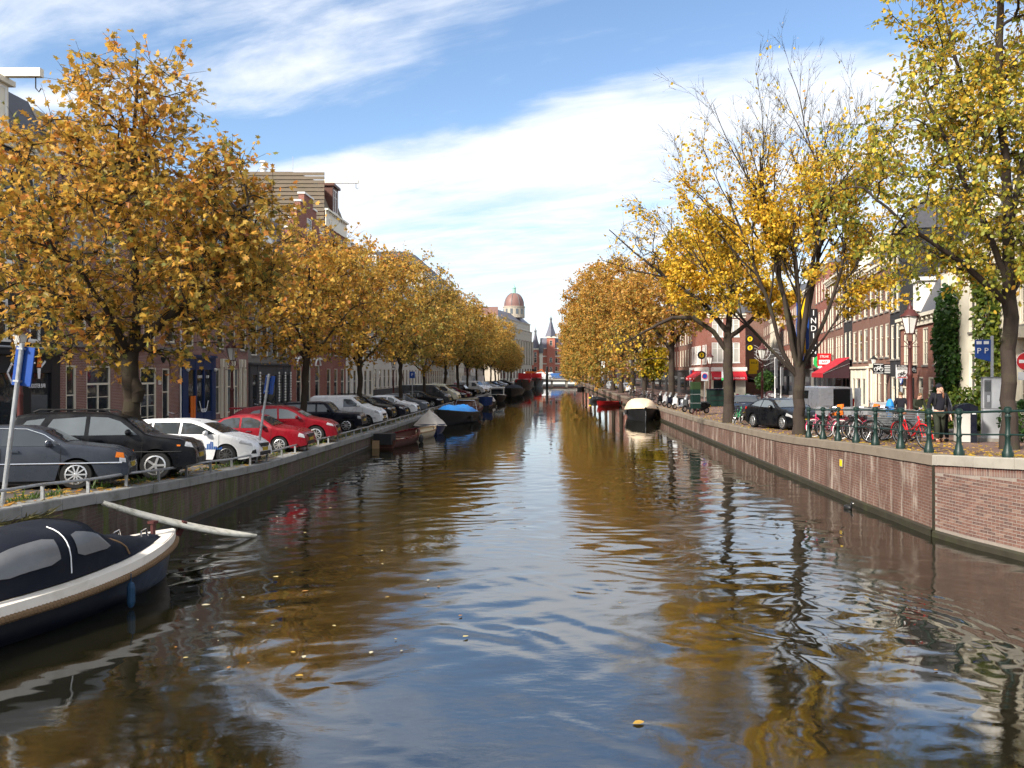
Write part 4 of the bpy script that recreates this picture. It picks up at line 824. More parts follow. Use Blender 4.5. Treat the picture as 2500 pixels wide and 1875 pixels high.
# G: red front with tile hung flank, hoist beam
hG = house('tall_red_house', 'tallest red brick house with tile hung flank, mansard and hoist beam', -22, 79.5, zF, RL, 8.0, 11, 19.0, 'brick_red', [(.3, 3.2, 3, 1.3, 'sash'), (4.8, 2.7, [1.6, 4, 6.4], 1.25), (8.2, 2.6, [1.6, 4, 6.4], 1.25), (11.4, 2.5, [1.6, 4, 6.4], 1.25), (14.6, 2.5, [1.6, 4, 6.4], 1.25)], roof=('mansard', 'roof_tile', 3.6), group=GL, corn_h=1.6)
for k in range(26): MB().box(-.10, .05, 12.6+k*.385, -.005+.0, 10.9, 12.6+k*.385+.30).build('tile_course', 'roof_tile', hG)
MB().box(-.03, .02, 10, -.004, 11, 12.6).build('flank_render', 'stone_grey', hG)
MB().box(2.9, .05, 19.1, 5.1, 2.6, 21.9).box(2.7, -.15, 21.9, 5.3, 2.8, 22.15).build('dormer', 'wood_brown', hG); add_window(hG, 4.0, 19.3, 1.5, 2.3, 'trim_white', 'glass_grey', 'pair', y=.0); hoist(hG, 4.0, 22.4, 2.3)
MB().lathe([(.28, 0), (.28, .7), (.4, .72), (.4, .8), (.22, .82), (.22, 1.3), (.4, 1.35), (.35, 1.5)], 10, (1.5, 6.5, 22.5)).build('flue', 'trim_white', hG); MB().tube([(1.2, 3.5, 22.5), (1.2, 3.5, 24.4)], .03, 5).build('antenna', 'steel', hG)
for x in (1.6, 4, 6.4):
    q = MB(); q.box(x-.8, -.45, 14.3, x+.8, -.08, 14.4)
    for k in range(9): q.box(x-.78+k*.19, -.44, 14.4, x-.75+k*.19, -.41, 15.2)
    q.box(x-.8, -.45, 15.2, x+.8, -.41, 15.25); q.build('balcony_rail', 'iron_black', hG)
# H .. N
hH = house('white_house', 'white plastered house with grey mansard and brick chimney', -22, 87.6, zF, RL, 13.2, 11, 15.4, 'plaster_white', [(.4, 3.0, 5, 1.3), (4.6, 2.6, 5, 1.3), (8.0, 2.4, 5, 1.25), (11.3, 2.2, 5, 1.25)], roof=('mansard', 'roof_tile', 3.6, 3), group=GL); chimney(hH, .9, 2.6, 18.9, 1.0, 2.0, 2.6, 'brick_red', 4); chimney(hH, 8.5, 5.0, 18.9, 1.0, 2.0, 1.6, 'brick_brown', 3); MB().box(-.05, .3, 18.5, .35, 10.8, 19.15).build('parapet', 'trim_cream', hH)
hI = house('quoined_house', 'long white house with dark plinth behind the plane trees', -22, 101, zF, RL, 38.6, 11, 15.8, 'plaster_white', [(1.2, 2.4, 14, 1.3), (4.9, 2.6, 14, 1.3), (8.3, 2.4, 14, 1.25), (11.7, 2.2, 14, 1.25)], roof=('mansard', 'slate', 2.4, 5), group=GL); MB().box(-.01, -.10, -.5, 38.61, -.004, 1.0).build('plinth', 'stone_dark', hI)
for k in range(26):
    for x in (.35, 19.3, 38.2): MB().box(x-.32, -.07, 1.05+k*.5, x+.32, -.004, 1.45+k*.5).build('quoin', 'plaster_cream', hI)
hJ = house('office_block', 'large grey stone block with long grey roof on the left', -22, 139.8, zF, RL, 46.4, 13, 20.6, 'stone_sand', [(.6, 3.0, 16, 1.6), (4.8, 2.6, 16, 1.5), (8.2, 2.6, 16, 1.5), (11.6, 2.6, 16, 1.5), (15.0, 2.4, 16, 1.5), (17.9, 1.6, 16, 1.4)], roof=('mansard', 'slate', 3.2), group=GL)
for k, (y0, w, h, mt, rf) in enumerate([(186.4, 19, 20.5, 'plaster_cream', ('mansard', 'slate', 3, 3)), (205.6, 16.4, 19.6, 'brick_brown', ('mansard', 'lead', 3.2, 2)), (222.2, 18, 19.2, 'plaster_white', ('flat', 'lead', 1.2)), (240.4, 24, 18.6, 'stone_sand', ('mansard', 'slate', 4, 4))]):
    house('canal_house', ['cream house with dormers beyond the grey block', 'brown brick house with lead mansard beyond the cream house', 'flat roofed white house far along the left row', 'last sandstone house of the left row before the bridge'][k], -22, y0, zF, RL, w, 11, h, mt, [(.5, 2.8, 6, 1.3), (4.4, 2.4, 6, 1.3), (7.8, 2.4, 6, 1.3), (11.2, 2.4, 6, 1.3), (14.6, 2.0, 6, 1.3)], roof=rf, group=GL)
# ------------------------------------------------------------------ right: the diverging row
GR = 'row houses on the right square'; RANG = math.atan2(-1, -.18); KX = math.hypot(.18, 1)
def rowhouse(name, label, ya, yb, H, wall, rows, **kw):
    z0 = zr((ya+yb)/2)+.02; return house(name, label, 12.3+.18*yb, yb, z0, RANG, (yb-ya)*KX-.02, 9, H, wall, rows, group=GR, **kw)
R9 = rowhouse('cream_villa', 'cream plastered house with tall windows and green climbers at the right edge', 25.0, 38.9, 8.4, 'plaster_cream', [(.9, 2.5, [2.2, 4.6, 8.2, 11.6], 1.15, 'sash6'), (4.3, 2.8, [2.2, 4.6, 8.2, 11.6], 1.15, 'sash6')], roof=('mansard', 'slate', 3.0, 3))
MB().box(7.4, -.55, 3.75, 9.2, -.003, 4.15).build('balcony', 'plaster_cream', R9)
R8 = rowhouse('red_house', 'low rust red brick house with grey mansard and bike rental signs', 38.95, 50.0, 5.9, 'brick_rust', [(0, 2.5, [.9, 4.6], .95, 'door'), (.7, 1.8, [6.6, 8.6], 1.0), (3.15, 2.05, [1.3, 3.35, 5.5, 7.7, 9.9], 1.05, 'sash6')], roof=('mansard', 'slate', 3.0, 2), corn_h=.55)
MB().box(2.1, -.06, 0, 3.2, -.004, 2.45).build('dark_doorway', 'shop_black', R8)
R7 = rowhouse('black_house', 'narrow black painted house between two brick houses', 50.05, 52.8, 11.6, 'brick_dark', [(0, 2.6, [.8], .9, 'door'), (.8, 1.8, [2.0], .75), (3.7, 2.2, 2, .85), (6.7, 2.1, 2, .85), (9.3, 1.6, 2, .85)], roof=('mansard', 'slate', 2.2))
R6 = rowhouse('brown_house', 'brown brick house with cream framed door and wall lantern', 52.85, 59.4, 10.2, 'brick_brown', [(0, 3.0, [1.9], 1.1, 'door'), (.9, 2.1, [.75, 3.6, 5.4], 1.0), (3.9, 2.2, 4, 1.0), (6.9, 2.1, 4, 1.0)], roof=('pitch', 'slate', 2.8))
MB().box(1.1, -.12, 0, 1.33, -.004, 3.2).box(2.47, -.12, 0, 2.7, -.004, 3.2).box(1.0, -.2, 3.2, 2.8, -.004, 3.5).build('door_surround', 'trim_cream', R6)
R5 = rowhouse('brown_house', 'brown brick house with cream classical shopfront and three tall windows', 59.45, 65.8, 10.6, 'brick_brown', [(3.75, 2.4, 3, 1.35), (7.0, 2.2, 3, 1.3)], roof=('mansard', 'slate', 2.6, 2), shop=('plaster_cream', 3.2, [(.7, 1.9), (2.3, 4.0), (4.5, 5.8)]))
R4 = rowhouse('black_house', 'tall narrow dark house above the red awning', 65.85, 69.7, 13.2, 'brick_dark', [(4.0, 2.3, 2, 1.0), (7.2, 2.2, 2, 1.0), (10.2, 1.9, 2, 1.0)], roof=('flat', 'lead', .5), shop=('shop_black', 3.3, [(.4, 1.8), (2.2, 3.5)]))
R3 = rowhouse('brick_house', 'brick house with six narrow windows on each floor', 69.75, 79.0, 11.6, 'brick_brown', [(3.9, 2.3, [1.0, 2.3, 3.6, 5.8, 7.1, 8.4], .9), (6.9, 2.2, [1.0, 2.3, 3.6, 5.8, 7.1, 8.4], .9), (9.6, 1.5, [1.0, 2.3, 3.6, 5.8, 7.1, 8.4], .9)], roof=('mansard', 'slate', 2.6), shop=('trim_dark', 3.3, [(.6, 4.2), (4.8, 8.8)]))
R2 = rowhouse('dark_shop_house', 'dark fronted restaurant house with vertical letter sign', 79.05, 87, 13.6, 'brick_red', [(3.9, 2.3, 4, .95), (7.0, 2.2, 4, .95), (10.2, 2.0, 4, .95)], roof=('flat', 'lead', .5), shop=('shop_black', 3.3, [(.5, 3.4), (4.2, 7.4)]))
R1 = rowhouse('wrapped_house', 'house behind blue scaffold sheeting with yellow stripe banner', 87.05, 101, 12.4, 'brick_brown', [(3.9, 2.3, 6, 1.0), (7.0, 2.2, 6, 1.0)], roof=('flat', 'lead', .5), shop=('stone_grey', 3.3, [(1, 4), (6, 12)]))
MB().box(6.0, -1.05, 3.6, 12.8, -1.0, 8.6).build('scaffold_sheet', 'sign_blue', R1)
q = MB()
for x in np.linspace(6, 12.8, 9): q.tube([(x, -1.1, 0), (x, -1.1, 9)], .03, 5)
for z in (3.6, 5.2, 6.9, 8.6): q.tube([(6, -1.1, z), (12.8, -1.1, z)], .03, 5)
q.build('scaffold_poles', 'galvanised', R1)
far_lab = ['first far brick house up the side street', 'second far house up the side street, pinkish brick', 'third far house up the side street with pale front', 'fourth far brown house up the side street', 'last far house closing the side street']
for k, (ya, yb, H, mt) in enumerate([(101.1, 113, 12.5, 'brick_rust'), (113.1, 126, 13.2, 'brick_red'), (126.1, 142, 12.0, 'plaster_cream'), (142.1, 165, 13.4, 'brick_brown'), (165.1, 205, 13.0, 'brick_rust')]):
    rowhouse('street_house', far_lab[k], ya, yb, H, mt, [(3.9, 2.3, 6, 1.0), (7.0, 2.2, 6, 1.0), (9.9, 1.6, 6, 1.0)], roof=('mansard', 'slate', 2.4), shop=('stone_dark', 3.3, [(1, (yb-ya)*.45), ((yb-ya)*.55, yb-ya-1)]))
# corner cafe with red awnings
zc_ = zr(103)
CC = house('corner_cafe', 'brick corner house with cream ground floor and red awnings', 19.6, 103, zc_, 0, 4.75, 12, 10.4, 'brick_red', [(4.35, 2.5, [1.25, 3.3], 1.45, 'pair', 'curtain'), (7.6, 2.2, [1.25, 3.3], 1.4, 'pair', 'curtain')], fm='trim_white', roof=('mansard', 'slate', 2.4), shop=('plaster_cream', 3.2, [(.7, 1.9), (3.1, 3.5)]), cat='cafe')
m = MB().box(-.16, -.02, 0, -.003, 12, .9).box(-.14, -.02, 2.6, -.003, 12, 3.2).box(-.15, 7.5, .9, -.003, 12, 2.6).build('side_shopfront', 'plaster_cream', CC); MB().box(-.08, .2, .9, -.01, 7.5, 2.6).build('plank_hoarding', 'awning_beige', CC)
MB().box(-.3, -.28, 3.3, 4.9, -.004, 3.75).build('front_band', 'trim_white', CC); MB().box(-.3, -.004, 3.3, -.004, 12.0, 3.75).build('side_band', 'trim_white', CC)
for y in (1.0, 2.6, 5.2, 6.4, 7.6, 8.8, 10.6): add_window(CC, 0, 0, .85, 2.4, 'trim_white', 'glass', 'sash', loc=(-.12, y, 4.2), rz=R(-90))
def awning(name, label, pts_top, pts_bot, mat, text_s=None, drop=.4, parent=None):
    a, b, c, d = [Vector(p) for p in (*pts_top, *pts_bot)]; e = Vector((0, 0, -drop)); th = Vector((0, 0, -.03))
    m = MB(); m.add([a, b, d, c, a+th, b+th, d+th, c+th], [(0,1,2,3),(7,6,5,4),(0,4,5,1),(1,5,6,2),(3,2,6,7),(0,3,7,4)]); o = m.build(name, mat, parent)
    k = (c-a); k.z = 0; k = k.normalized()*.012; q = MB(); q.add([c+k, d+k, d+k+e, c+k+e, c-k, d-k, d-k+e, c-k+e], [(0,1,2,3),(7,6,5,4),(0,4,5,1),(1,5,6,2),(2,6,7,3),(3,7,4,0)]); q.build('valance', mat, o)
    q = MB(); q.bar(a+Vector((0,0,-.5)), c+th*2, .03).bar(b+Vector((0,0,-.5)), d+th*2, .03); q.build('awning_arm', 'steel', o); return o
aw = awning('front_awning', '', [(.35, -.15, 3.28), (4.7, -.15, 3.28)], [(.35, -1.1, 2.55), (4.7, -1.1, 2.55)], 'awning_red', parent=CC)
for s, x in (('FRESH FOOD', 1.4), ('PANCAKES', 3.7)): text(s, 'sign_white', aw, .30, (x, -1.125, 2.36), (R(90), 0, 0), .95)
aw2 = awning('side_awning', '', [(-.15, 7.6, 3.28), (-.15, .6, 3.28)], [(-1.5, 7.6, 2.45), (-1.5, .6, 2.45)], 'awning_red', parent=CC)
for s, y in (('BAR', 1.4), ('FRESH FOOD', 3.9), ('BAR', 6.6)): text(s, 'sign_white', aw2, .3, (-1.53, y, 2.26), (R(90), 0, R(-90)), .9)
awning('street_awning', '', [(4.76, .6, 3.0), (4.76, 5.0, 3.0)], [(6.3, .6, 2.2), (6.3, 5.0, 2.2)], 'awning_dark', parent=CC)
# houses along the right quay behind the trees
for k, (ya, yb, H, mt) in enumerate([(115.2, 127, 11.5, 'brick_brown'), (127.1, 141, 12.5, 'brick_red'), (141.1, 158, 13.4, 'brick_plum'), (158.1, 180, 13.0, 'brick_brown'), (180.1, 210, 14, 'plaster_cream'), (210.1, 245, 14, 'brick_red'), (245.1, 284, 15, 'brick_brown')]):
    house('quay_house', '%s house behind the elms along the right quay' % ['first brown brick', 'second red brick', 'third plum brick', 'fourth brown brick', 'fifth cream', 'sixth red brick', 'farthest brown'][k], 19.8, yb, zr(ya), R(-90), yb-ya, 10, H, mt, [(4.0, 2.4, 5, 1.1), (7.2, 2.2, 5, 1.1), (10, 1.5, 5, 1.0)], roof=('mansard', 'slate', 2.5), group='houses along the right quay', shop=('stone_dark', 3.3, [(1, (yb-ya)*.45), ((yb-ya)*.55, yb-ya-1)]))
MBp = thing('shop_poster', 'red white and blue shop poster lettered you on the right quay', 'poster', (19.2, 113.0, zr(113)+1.2)); MB().box(-.05, -2.2, 0, .05, -1.0, 2.2).build('red_panel', 'sign_red', MBp); MB().box(-.05, -.95, 0, .05, .2, 2.2).build('blue_panel', 'sign_blue', MBp); MB().box(-.05, .25, 0, .05, 1.0, 2.2).build('white_panel', 'sign_white', MBp); text('you', 'sign_white', MBp, .8, (-.08, -1.6, .9), (R(90), 0, R(-90)))
# ------------------------------------------------------------------ beyond the canal: domed block, theatre, bridge
HX, HY = -21.0, 330.0; hdir = math.atan2(60, 11.6)
H_ = house('domed_block', 'long sandstone block with slate roof and brown copper dome', HX, HY, .85, hdir, 61, 24, 22.5, 'stone_sand', [(1.0, 4.2, 11, 2.4, 'arch'), (7.0, 3.2, 11, 2.0, 'sash'), (11.6, 3.0, 11, 2.0, 'sash'), (15.8, 2.4, 11, 2.0, 'sash')], cornice='stone_sand', fm='stone_grey', corn_h=1.6, cat='building')
for k in range(12): MB().lathe([(.62, 0), (.55, 10.5), (.75, 10.8)], 10, (.6+k*5.4, -.35, 7.0)).build('column', 'stone_sand', H_)
MB().box(.4, .8, 22.57, 60.6, 23, 26.0).box(.2, .6, 26, 60.8, 23.2, 26.4).build('attic_storey', 'stone_sand', H_)
for k in range(22): add_window(H_, 2+k*2.65, 23.2, 1.3, 2.0, 'trim_white', 'glass_grey', 'sash', y=.72)
MB().prism([(1.0, 26.41), (5.5, 30.2), (18, 30.2), (22.8, 26.41)], 1.0, 60, 'yz').build('roof', 'slate_blue', H_)
MB().box(.6, .9, 26.41, 1.0, 23, 30.0).build('gable_wall', 'copper_brown', H_)
q = MB(); dome = [(4.75, 0), (4.75, .25)]+[(4.6*math.cos(t)**.85, .3+5.9*math.sin(t)) for t in np.linspace(0, 1.42, 12)]; cxy = (45.0, 4.9, 33.6)
q.lathe(dome, 24, cxy); dm = q.build('dome', 'copper_brown', H_, smooth=35)
for k in range(8):
    a = k*math.pi/4; rb_ = MB().tube([(cxy[0]+(r+.04)*math.cos(a), cxy[1]+(r+.04)*math.sin(a), cxy[2]+h) for r, h in dome[2:]], .13, 5).build('dome_rib', 'lead', dm)
MB().lathe([(4.9, 0), (4.9, 4.6), (5.1, 4.8), (5.1, 5.2)], 24, (45, 4.9, 28.4)).build('drum', 'stone_sand', H_)
for k in range(12):
    a = k*math.pi/6; MB().cbox((45+4.88*math.cos(a), 4.9+4.88*math.sin(a), 31.2), (.12, 1.1, 2.4), Matrix.Rotation(a, 3, 'Z')).build('drum_window', 'glass_grey', H_)
MB().lathe([(.95, 0), (.85, .2), (.85, 2.2), (1.05, 2.3), (.6, 3.0), (.15, 3.5), (.05, 4.2)], 8, (45, 4.9, 39.7)).build('lantern', 'verdigris', H_)
TH = thing('theatre', 'red and white brick theatre with pointed turrets beyond the bridge', 'building', (-10.2, 402, .85)); MB().box(0, 0, -1, 30, 24, 15.5).build('wall', 'brick_theatre', TH)
for z in (3.5, 7.5, 11.2, 15.0): MB().box(-.1, -.12, z, 30.1, -.004, z+.5).build('stone_band', 'trim_cream', TH)
def turret(x, w, zt, zp, lan):
    MB().box(x-w/2, -1.0, -1, x+w/2, 3, zt).build('turret_wall', 'brick_theatre', TH); MB().box(x-w/2-.25, -1.25, zt, x+w/2+.25, 3.25, zt+.7).build('turret_cornice', 'trim_cream', TH)
    MB().lathe([(w*.72, 0), (w*.36, (zp-zt)*.55), (w*.16, zp-zt)], 4, (x, 1, zt+.7)).build('turret_roof', 'slate_blue', TH); MB().lathe([(.55, 0), (.5, 1.5), (.9, 1.6), (.4, 2.2), (.1, 3.0), (.03, 4.2)], 8, (x, 1, zp+.65)).build('finial', 'lead', TH)
    for z in (3.8, 8.4, zt-3.6): add_window(TH, x, z, 1.3, 2.4, 'trim_cream', 'glass', 'arch', y=-1.1)
turret(2.2, 3.4, 14.6, 21.5, 1); turret(9.8, 4.0, 20.4, 27.5, 1)
MB().prism([(-.1, 15.5), (4, 20.5), (20, 20.5), (24, 15.5)], 4.5, 30, 'yz').build('roof', 'slate_blue', TH); MB().lathe([(1.0, 0), (1.25, 2.2), (.9, 4.2), (.35, 5.6), (.08, 7.4)], 10, (5.0, -1.2, 13)).build('oriel', 'lead', TH)
MB().box(4.2, -1.4, -.5, 5.8, -.01, 13).build('oriel_shaft', 'trim_cream', TH)
for x in (12.5, 15.5, 18.5, 21.5): 
    for z in (4.2, 8.3, 12): add_window(TH, x, z, 1.2, 2.2, 'trim_cream', 'glass', 'sash', y=-.1)
BR = thing('bridge', 'low flat grey bridge closing the far end of the canal', 'bridge', (0, 286, 0)); MB().box(-10, 0, 1.25, 10, 12, 2.0).build('deck', 'concrete', BR); MB().box(-10, -.3, 1.55, 10, -.004, 1.75).build('edge_beam', 'concrete', BR)
for x in (-5.2, 0, 5.2): MB().box(x-.4, .4, -1, x+.4, 11, 1.25).build('pier', 'stone_grey', BR)
q = MB()
for x in np.linspace(-10, 10, 21): q.tube([(x, -.1, 2.0), (x, -.1, 3.0)], .04, 5)
for z in (2.5, 3.0): q.tube([(-10, -.1, z), (10, -.1, z)], .04, 5)
q.build('railing', 'galvanised', BR)
MP = thing('mooring_post', 'thick dark post standing in the water before the far bridge', 'post', (-1.55, 268, 0)); MB().lathe([(.42, -2), (.42, 6.0), (.3, 6.25)], 12).build('shaft', 'hull_black', MP); MB().lathe([(.47, 5.2), (.47, 5.5)], 12).build('band', 'iron_black', MP)
# climbers, hedges and shrubs
PAL_IVY = mixpal([(.022,.055,.012), (.035,.085,.016), (.06,.12,.02), (.12,.16,.025)], [2, 2.4, 1.6, .6])
PAL_LIME = mixpal([(.045,.085,.016), (.09,.13,.02), (.17,.19,.025), (.28,.24,.03)], [1.2, 2, 1.6, .6])
def shrub(name, label, loc, boxes, n, size, pal, seed, cat='shrub', rz=0.0, stems=True):
    rg = np.random.default_rng(seed); P = []
    for (c, r, wt) in boxes:
        k = int(n*wt); v = rg.normal(0, 1, (k, 3)); v = unit(v)*rg.uniform(.35, 1, (k, 1))**.5; P.append(np.array(c)+v*np.array(r))
    P = np.concatenate(P); n = len(P); d = unit(rg.normal(0, .7, (n, 3))+np.array([0, -.2, -.5])); nr = unit(rg.normal(0, .6, (n, 3))+np.array([0, -.5, .5])); sd = unit(np.cross(d, nr)); nr = np.cross(sd, d)
    C = pal(P, rg.random(n), rg); LS = (P, sd, d, nr, size*rg.uniform(.6, 1.3, n), C); root = thing(name, label, cat, loc, rz); tag(inst('foliage', leaves_mesh('foliage', LS, 'elm'), root), kind='stuff')
    if stems:
        q = MB()
        for (c, r, wt) in boxes: q.tube([(c[0], c[1]+.1, -.1), (c[0]*.9, c[1], c[2]*.5), (c[0], c[1], c[2]+r[2]*.6)], [.05, .035, .012], 5)
        q.build('stem', 'bark_elm', root)
    return root
def rowpt(y, out=.0): return (12.3+.18*y-out*.984, y+out*.177)
x, y = rowpt(39.5, .35); shrub('climber', 'dense dark green climber covering the end of the red house', (x, y, zr(y)), [((0, 0, 5.2), (1.3, .45, 1.8), .3), ((.2, 0, 3.0), (1.35, .45, 1.6), .3), ((-.1, -.1, 1.2), (1.1, .5, 1.2), .22), ((-.6, 0, 4.2), (1.2, .4, 1.1), .18)], 5200, .20, PAL_IVY, 5, 'climber', RANG)
x, y = rowpt(33.8, .4); shrub('climber', 'lime green climber on the cream house behind the parking machine', (x, y, zr(y)), [((0, 0, 4.6), (.9, .45, 1.7), .34), ((.1, 0, 2.6), (.8, .45, 1.5), .3), ((-.3, 0, 6.2), (1.1, .4, .9), .2), ((.3, -.1, 1.0), (.7, .5, 1.0), .16)], 3000, .20, PAL_LIME, 6, 'climber', RANG)
shrub('bush', 'green garden bush behind the two walkers and the litter bin', (17.4, 34.5, zr(34.5)), [((0, 0, 1.0), (1.0, .8, 1.0), .5), ((-1.0, .3, .8), (.8, .7, .8), .3), ((1.0, 0, .7), (.8, .7, .7), .2)], 2200, .17, PAL_LIME, 7)
shrub('hedge', 'dark clipped shrub at the right edge behind the elm trunk', (15.3, 25.6, zr(25.6)), [((0, 0, .7), (1.4, .6, .75), .6), ((1.4, 0, .9), (.9, .6, .9), .4)], 2200, .13, PAL_IVY, 8)
shrub('potted_topiary', 'round dark clipped topiary by the side street lamp', (17.2, 66, zr(66)), [((0, 0, 2.3), (.8, .8, .85), 1.0)], 1600, .16, PAL_IVY, 9)
GW = thing('garden_wall', 'low cream garden wall with stone cap at the right edge', 'wall', (16.3, 26.6, zr(26.6)), R(8)); MB().box(-1.6, 0, -.2, 5, .28, 1.15).build('masonry', 'plaster_cream', GW); MB().box(-1.7, -.06, 1.15, 5.1, .34, 1.27).build('cap', 'stone_grey', GW)
# ------------------------------------------------------------------ vehicles (local x forward, rear bumper at 0; y left)
class Car:
    def __init__(s, L_, W_, top, belt, wheels, r, clear=.22, tumble=.24, roofz=None, nose=.16, tailr=.10):
        s.L, s.W, s.belt, s.xr, s.xf, s.r, s.clear, s.tumble, s.nose, s.tailr = L_, W_, belt, wheels[0], wheels[1], r, clear, tumble, nose, tailr
        s.tx = [p[0] for p in top]; s.tz = [p[1] for p in top]; s.roof = roofz or max(s.tz)
    def zt(s, x): return float(np.interp(x, s.tx, s.tz))
    def zb(s, x):
        ra = s.r*1.13; z = s.clear+.10*max(0, (x-(s.L-.5))/.5)+.10*max(0, (.5-x)/.5)
        for xw in (s.xr, s.xf):
            d = abs(x-xw)
            if d < ra: z = max(z, s.r+math.sqrt(ra*ra-d*d))
        return z
    def w(s, x, z):
        h = s.W/2; f = 1-s.nose*max(0, (x-(s.L-.75))/.75)**2.2-s.tailr*max(0, (.6-x)/.6)**2.2
        b = s.belt
        if z > b: h *= 1-s.tumble*((z-b)/(s.roof-b))
        else: h *= 1-.055*((b-z)/(b-s.clear))**2-.015*((z-(s.clear+b)/2)/(b-s.clear))**2
        return h*f
    def body(s):
        ra = s.r*1.13; xs = set(np.linspace(0, s.L, 46).tolist()+s.tx)
        for xw in (s.xr, s.xf):
            for q in np.linspace(-1, 1, 15): xs.add(xw+ra*math.sin(q*math.pi/2)*.9999)
        xs = sorted(x for x in xs if 0 <= x <= s.L); xs = [x for i, x in enumerate(xs) if i == 0 or x-xs[i-1] > .012]
        rows = []
        for x in xs:
            t, b = s.zt(x), min(s.zb(x), s.zt(x)-.04); cr = min(.10, (t-b)*.3); pts = []
            zs = list(np.linspace(b, t-cr, 9)); 
            if b < s.belt < t-cr: k = int(np.argmin([abs(q-s.belt) for q in zs[1:-1]]))+1; zs[k] = s.belt
            for z in zs: pts.append((s.w(x, z), z))
            w0 = s.w(x, t-cr)
            for q in (.35, .7, 1.0): a = q*math.pi/2; pts.append((w0-cr*.9*(1-math.cos(a)), t-cr+cr*math.sin(a)*.92))
            w1 = pts[-1][0]
            for q in (.66, .33): pts.append((w1*q, t+(.02)*(1-q)-.008))
            half = [(x, y, z) for y, z in pts]; rows.append([(x, -p[1], p[2]) for p in half]+[(x, 0, t+.008)]+[(x, p[1], p[2]) for p in reversed(half)])
        m = MB(); m.grid(rows); k = len(rows[0]); b0 = 0; m.f.append(tuple(range(k))); e = (len(rows)-1)*k; m.f.append(tuple(e+j for j in range(k-1, -1, -1))); return m
    def side(s, poly, off=.006, sgn=-1):                    # patch on the flank from (x,z) points
        m = MB(); n = len(poly); cx = sum(p[0] for p in poly)/n; cz = sum(p[1] for p in poly)/n
        P = [(cx, sgn*(s.w(cx, cz)+off), cz)]+[(x, sgn*(s.w(x, z)+off), z) for x, z in poly]; Q = [(x, sgn*(s.w(x, z)-.012), z) for x, z in poly]
        m.add(P+Q, [(0, i+1, (i+1) % n+1) for i in range(n)]+[(i+1, n+1+i, n+1+(i+1) % n, (i+1) % n+1) for i in range(n)]); return m
    def over(s, xa, xb, inset=.07, off=.007, k=.0):         # patch over the top outline between two stations (screens)
        rows = []
        for i in range(7):
            x = xa+(xb-xa)*i/6; t = s.zt(x); w0 = s.w(x, t-.1)-.09-inset+.05; dz = (s.zt(x+.01)-s.zt(x-.01))/.02; n = Vector((-dz, 0, 1)).normalized()*off
            rows.append([(x+n.x, w0*q, t+.012-(.022*abs(q)**2)+n.z) for q in (-1, -.6, 0, .6, 1)])
        return MB().grid(rows)
def wheel_meshes(r, w=.21, spokes=5, rim='alloy', rr=.66):
    t = MB().lathe([(r*.62, -w/2), (r*.93, -w/2), (r*.99, -w*.3), (r, 0), (r*.99, w*.3), (r*.93, w/2), (r*.62, w/2)], 28, axis='y', cap=True); tm = t.mesh('wheel', 'rubber', 40)
    q = MB(); R0 = r*rr; q.lathe([(R0, -w/2-.012), (R0*1.04, -w/2-.004), (R0*.9, -w/2-.014), (R0*.86, -w/2+.05)], 24, axis='y', cap=False); q.lathe([(R0*.22, -w/2-.01), (R0*.16, -w/2-.022), (0.002, -w/2-.024)], 12, axis='y', cap=False)
    for k in range(spokes):
        a = 2*math.pi*k/spokes; c, s_ = math.cos(a), math.sin(a); wd = R0*1.15/spokes*.75+.012; rot = Matrix.Rotation(-a, 3, 'Y'); q.cbox((c*R0*.54, -w/2-.004, s_*R0*.54), (R0*.78, .03, wd), rot)
    rm = q.mesh('rim', rim, fix=True); dk = MB().lathe([(R0*.95, -w/2+.03), (.002, -w/2+.032)], 20, axis='y', cap=False).mesh('hub_well', 'black_plastic'); return tm, rm, dk
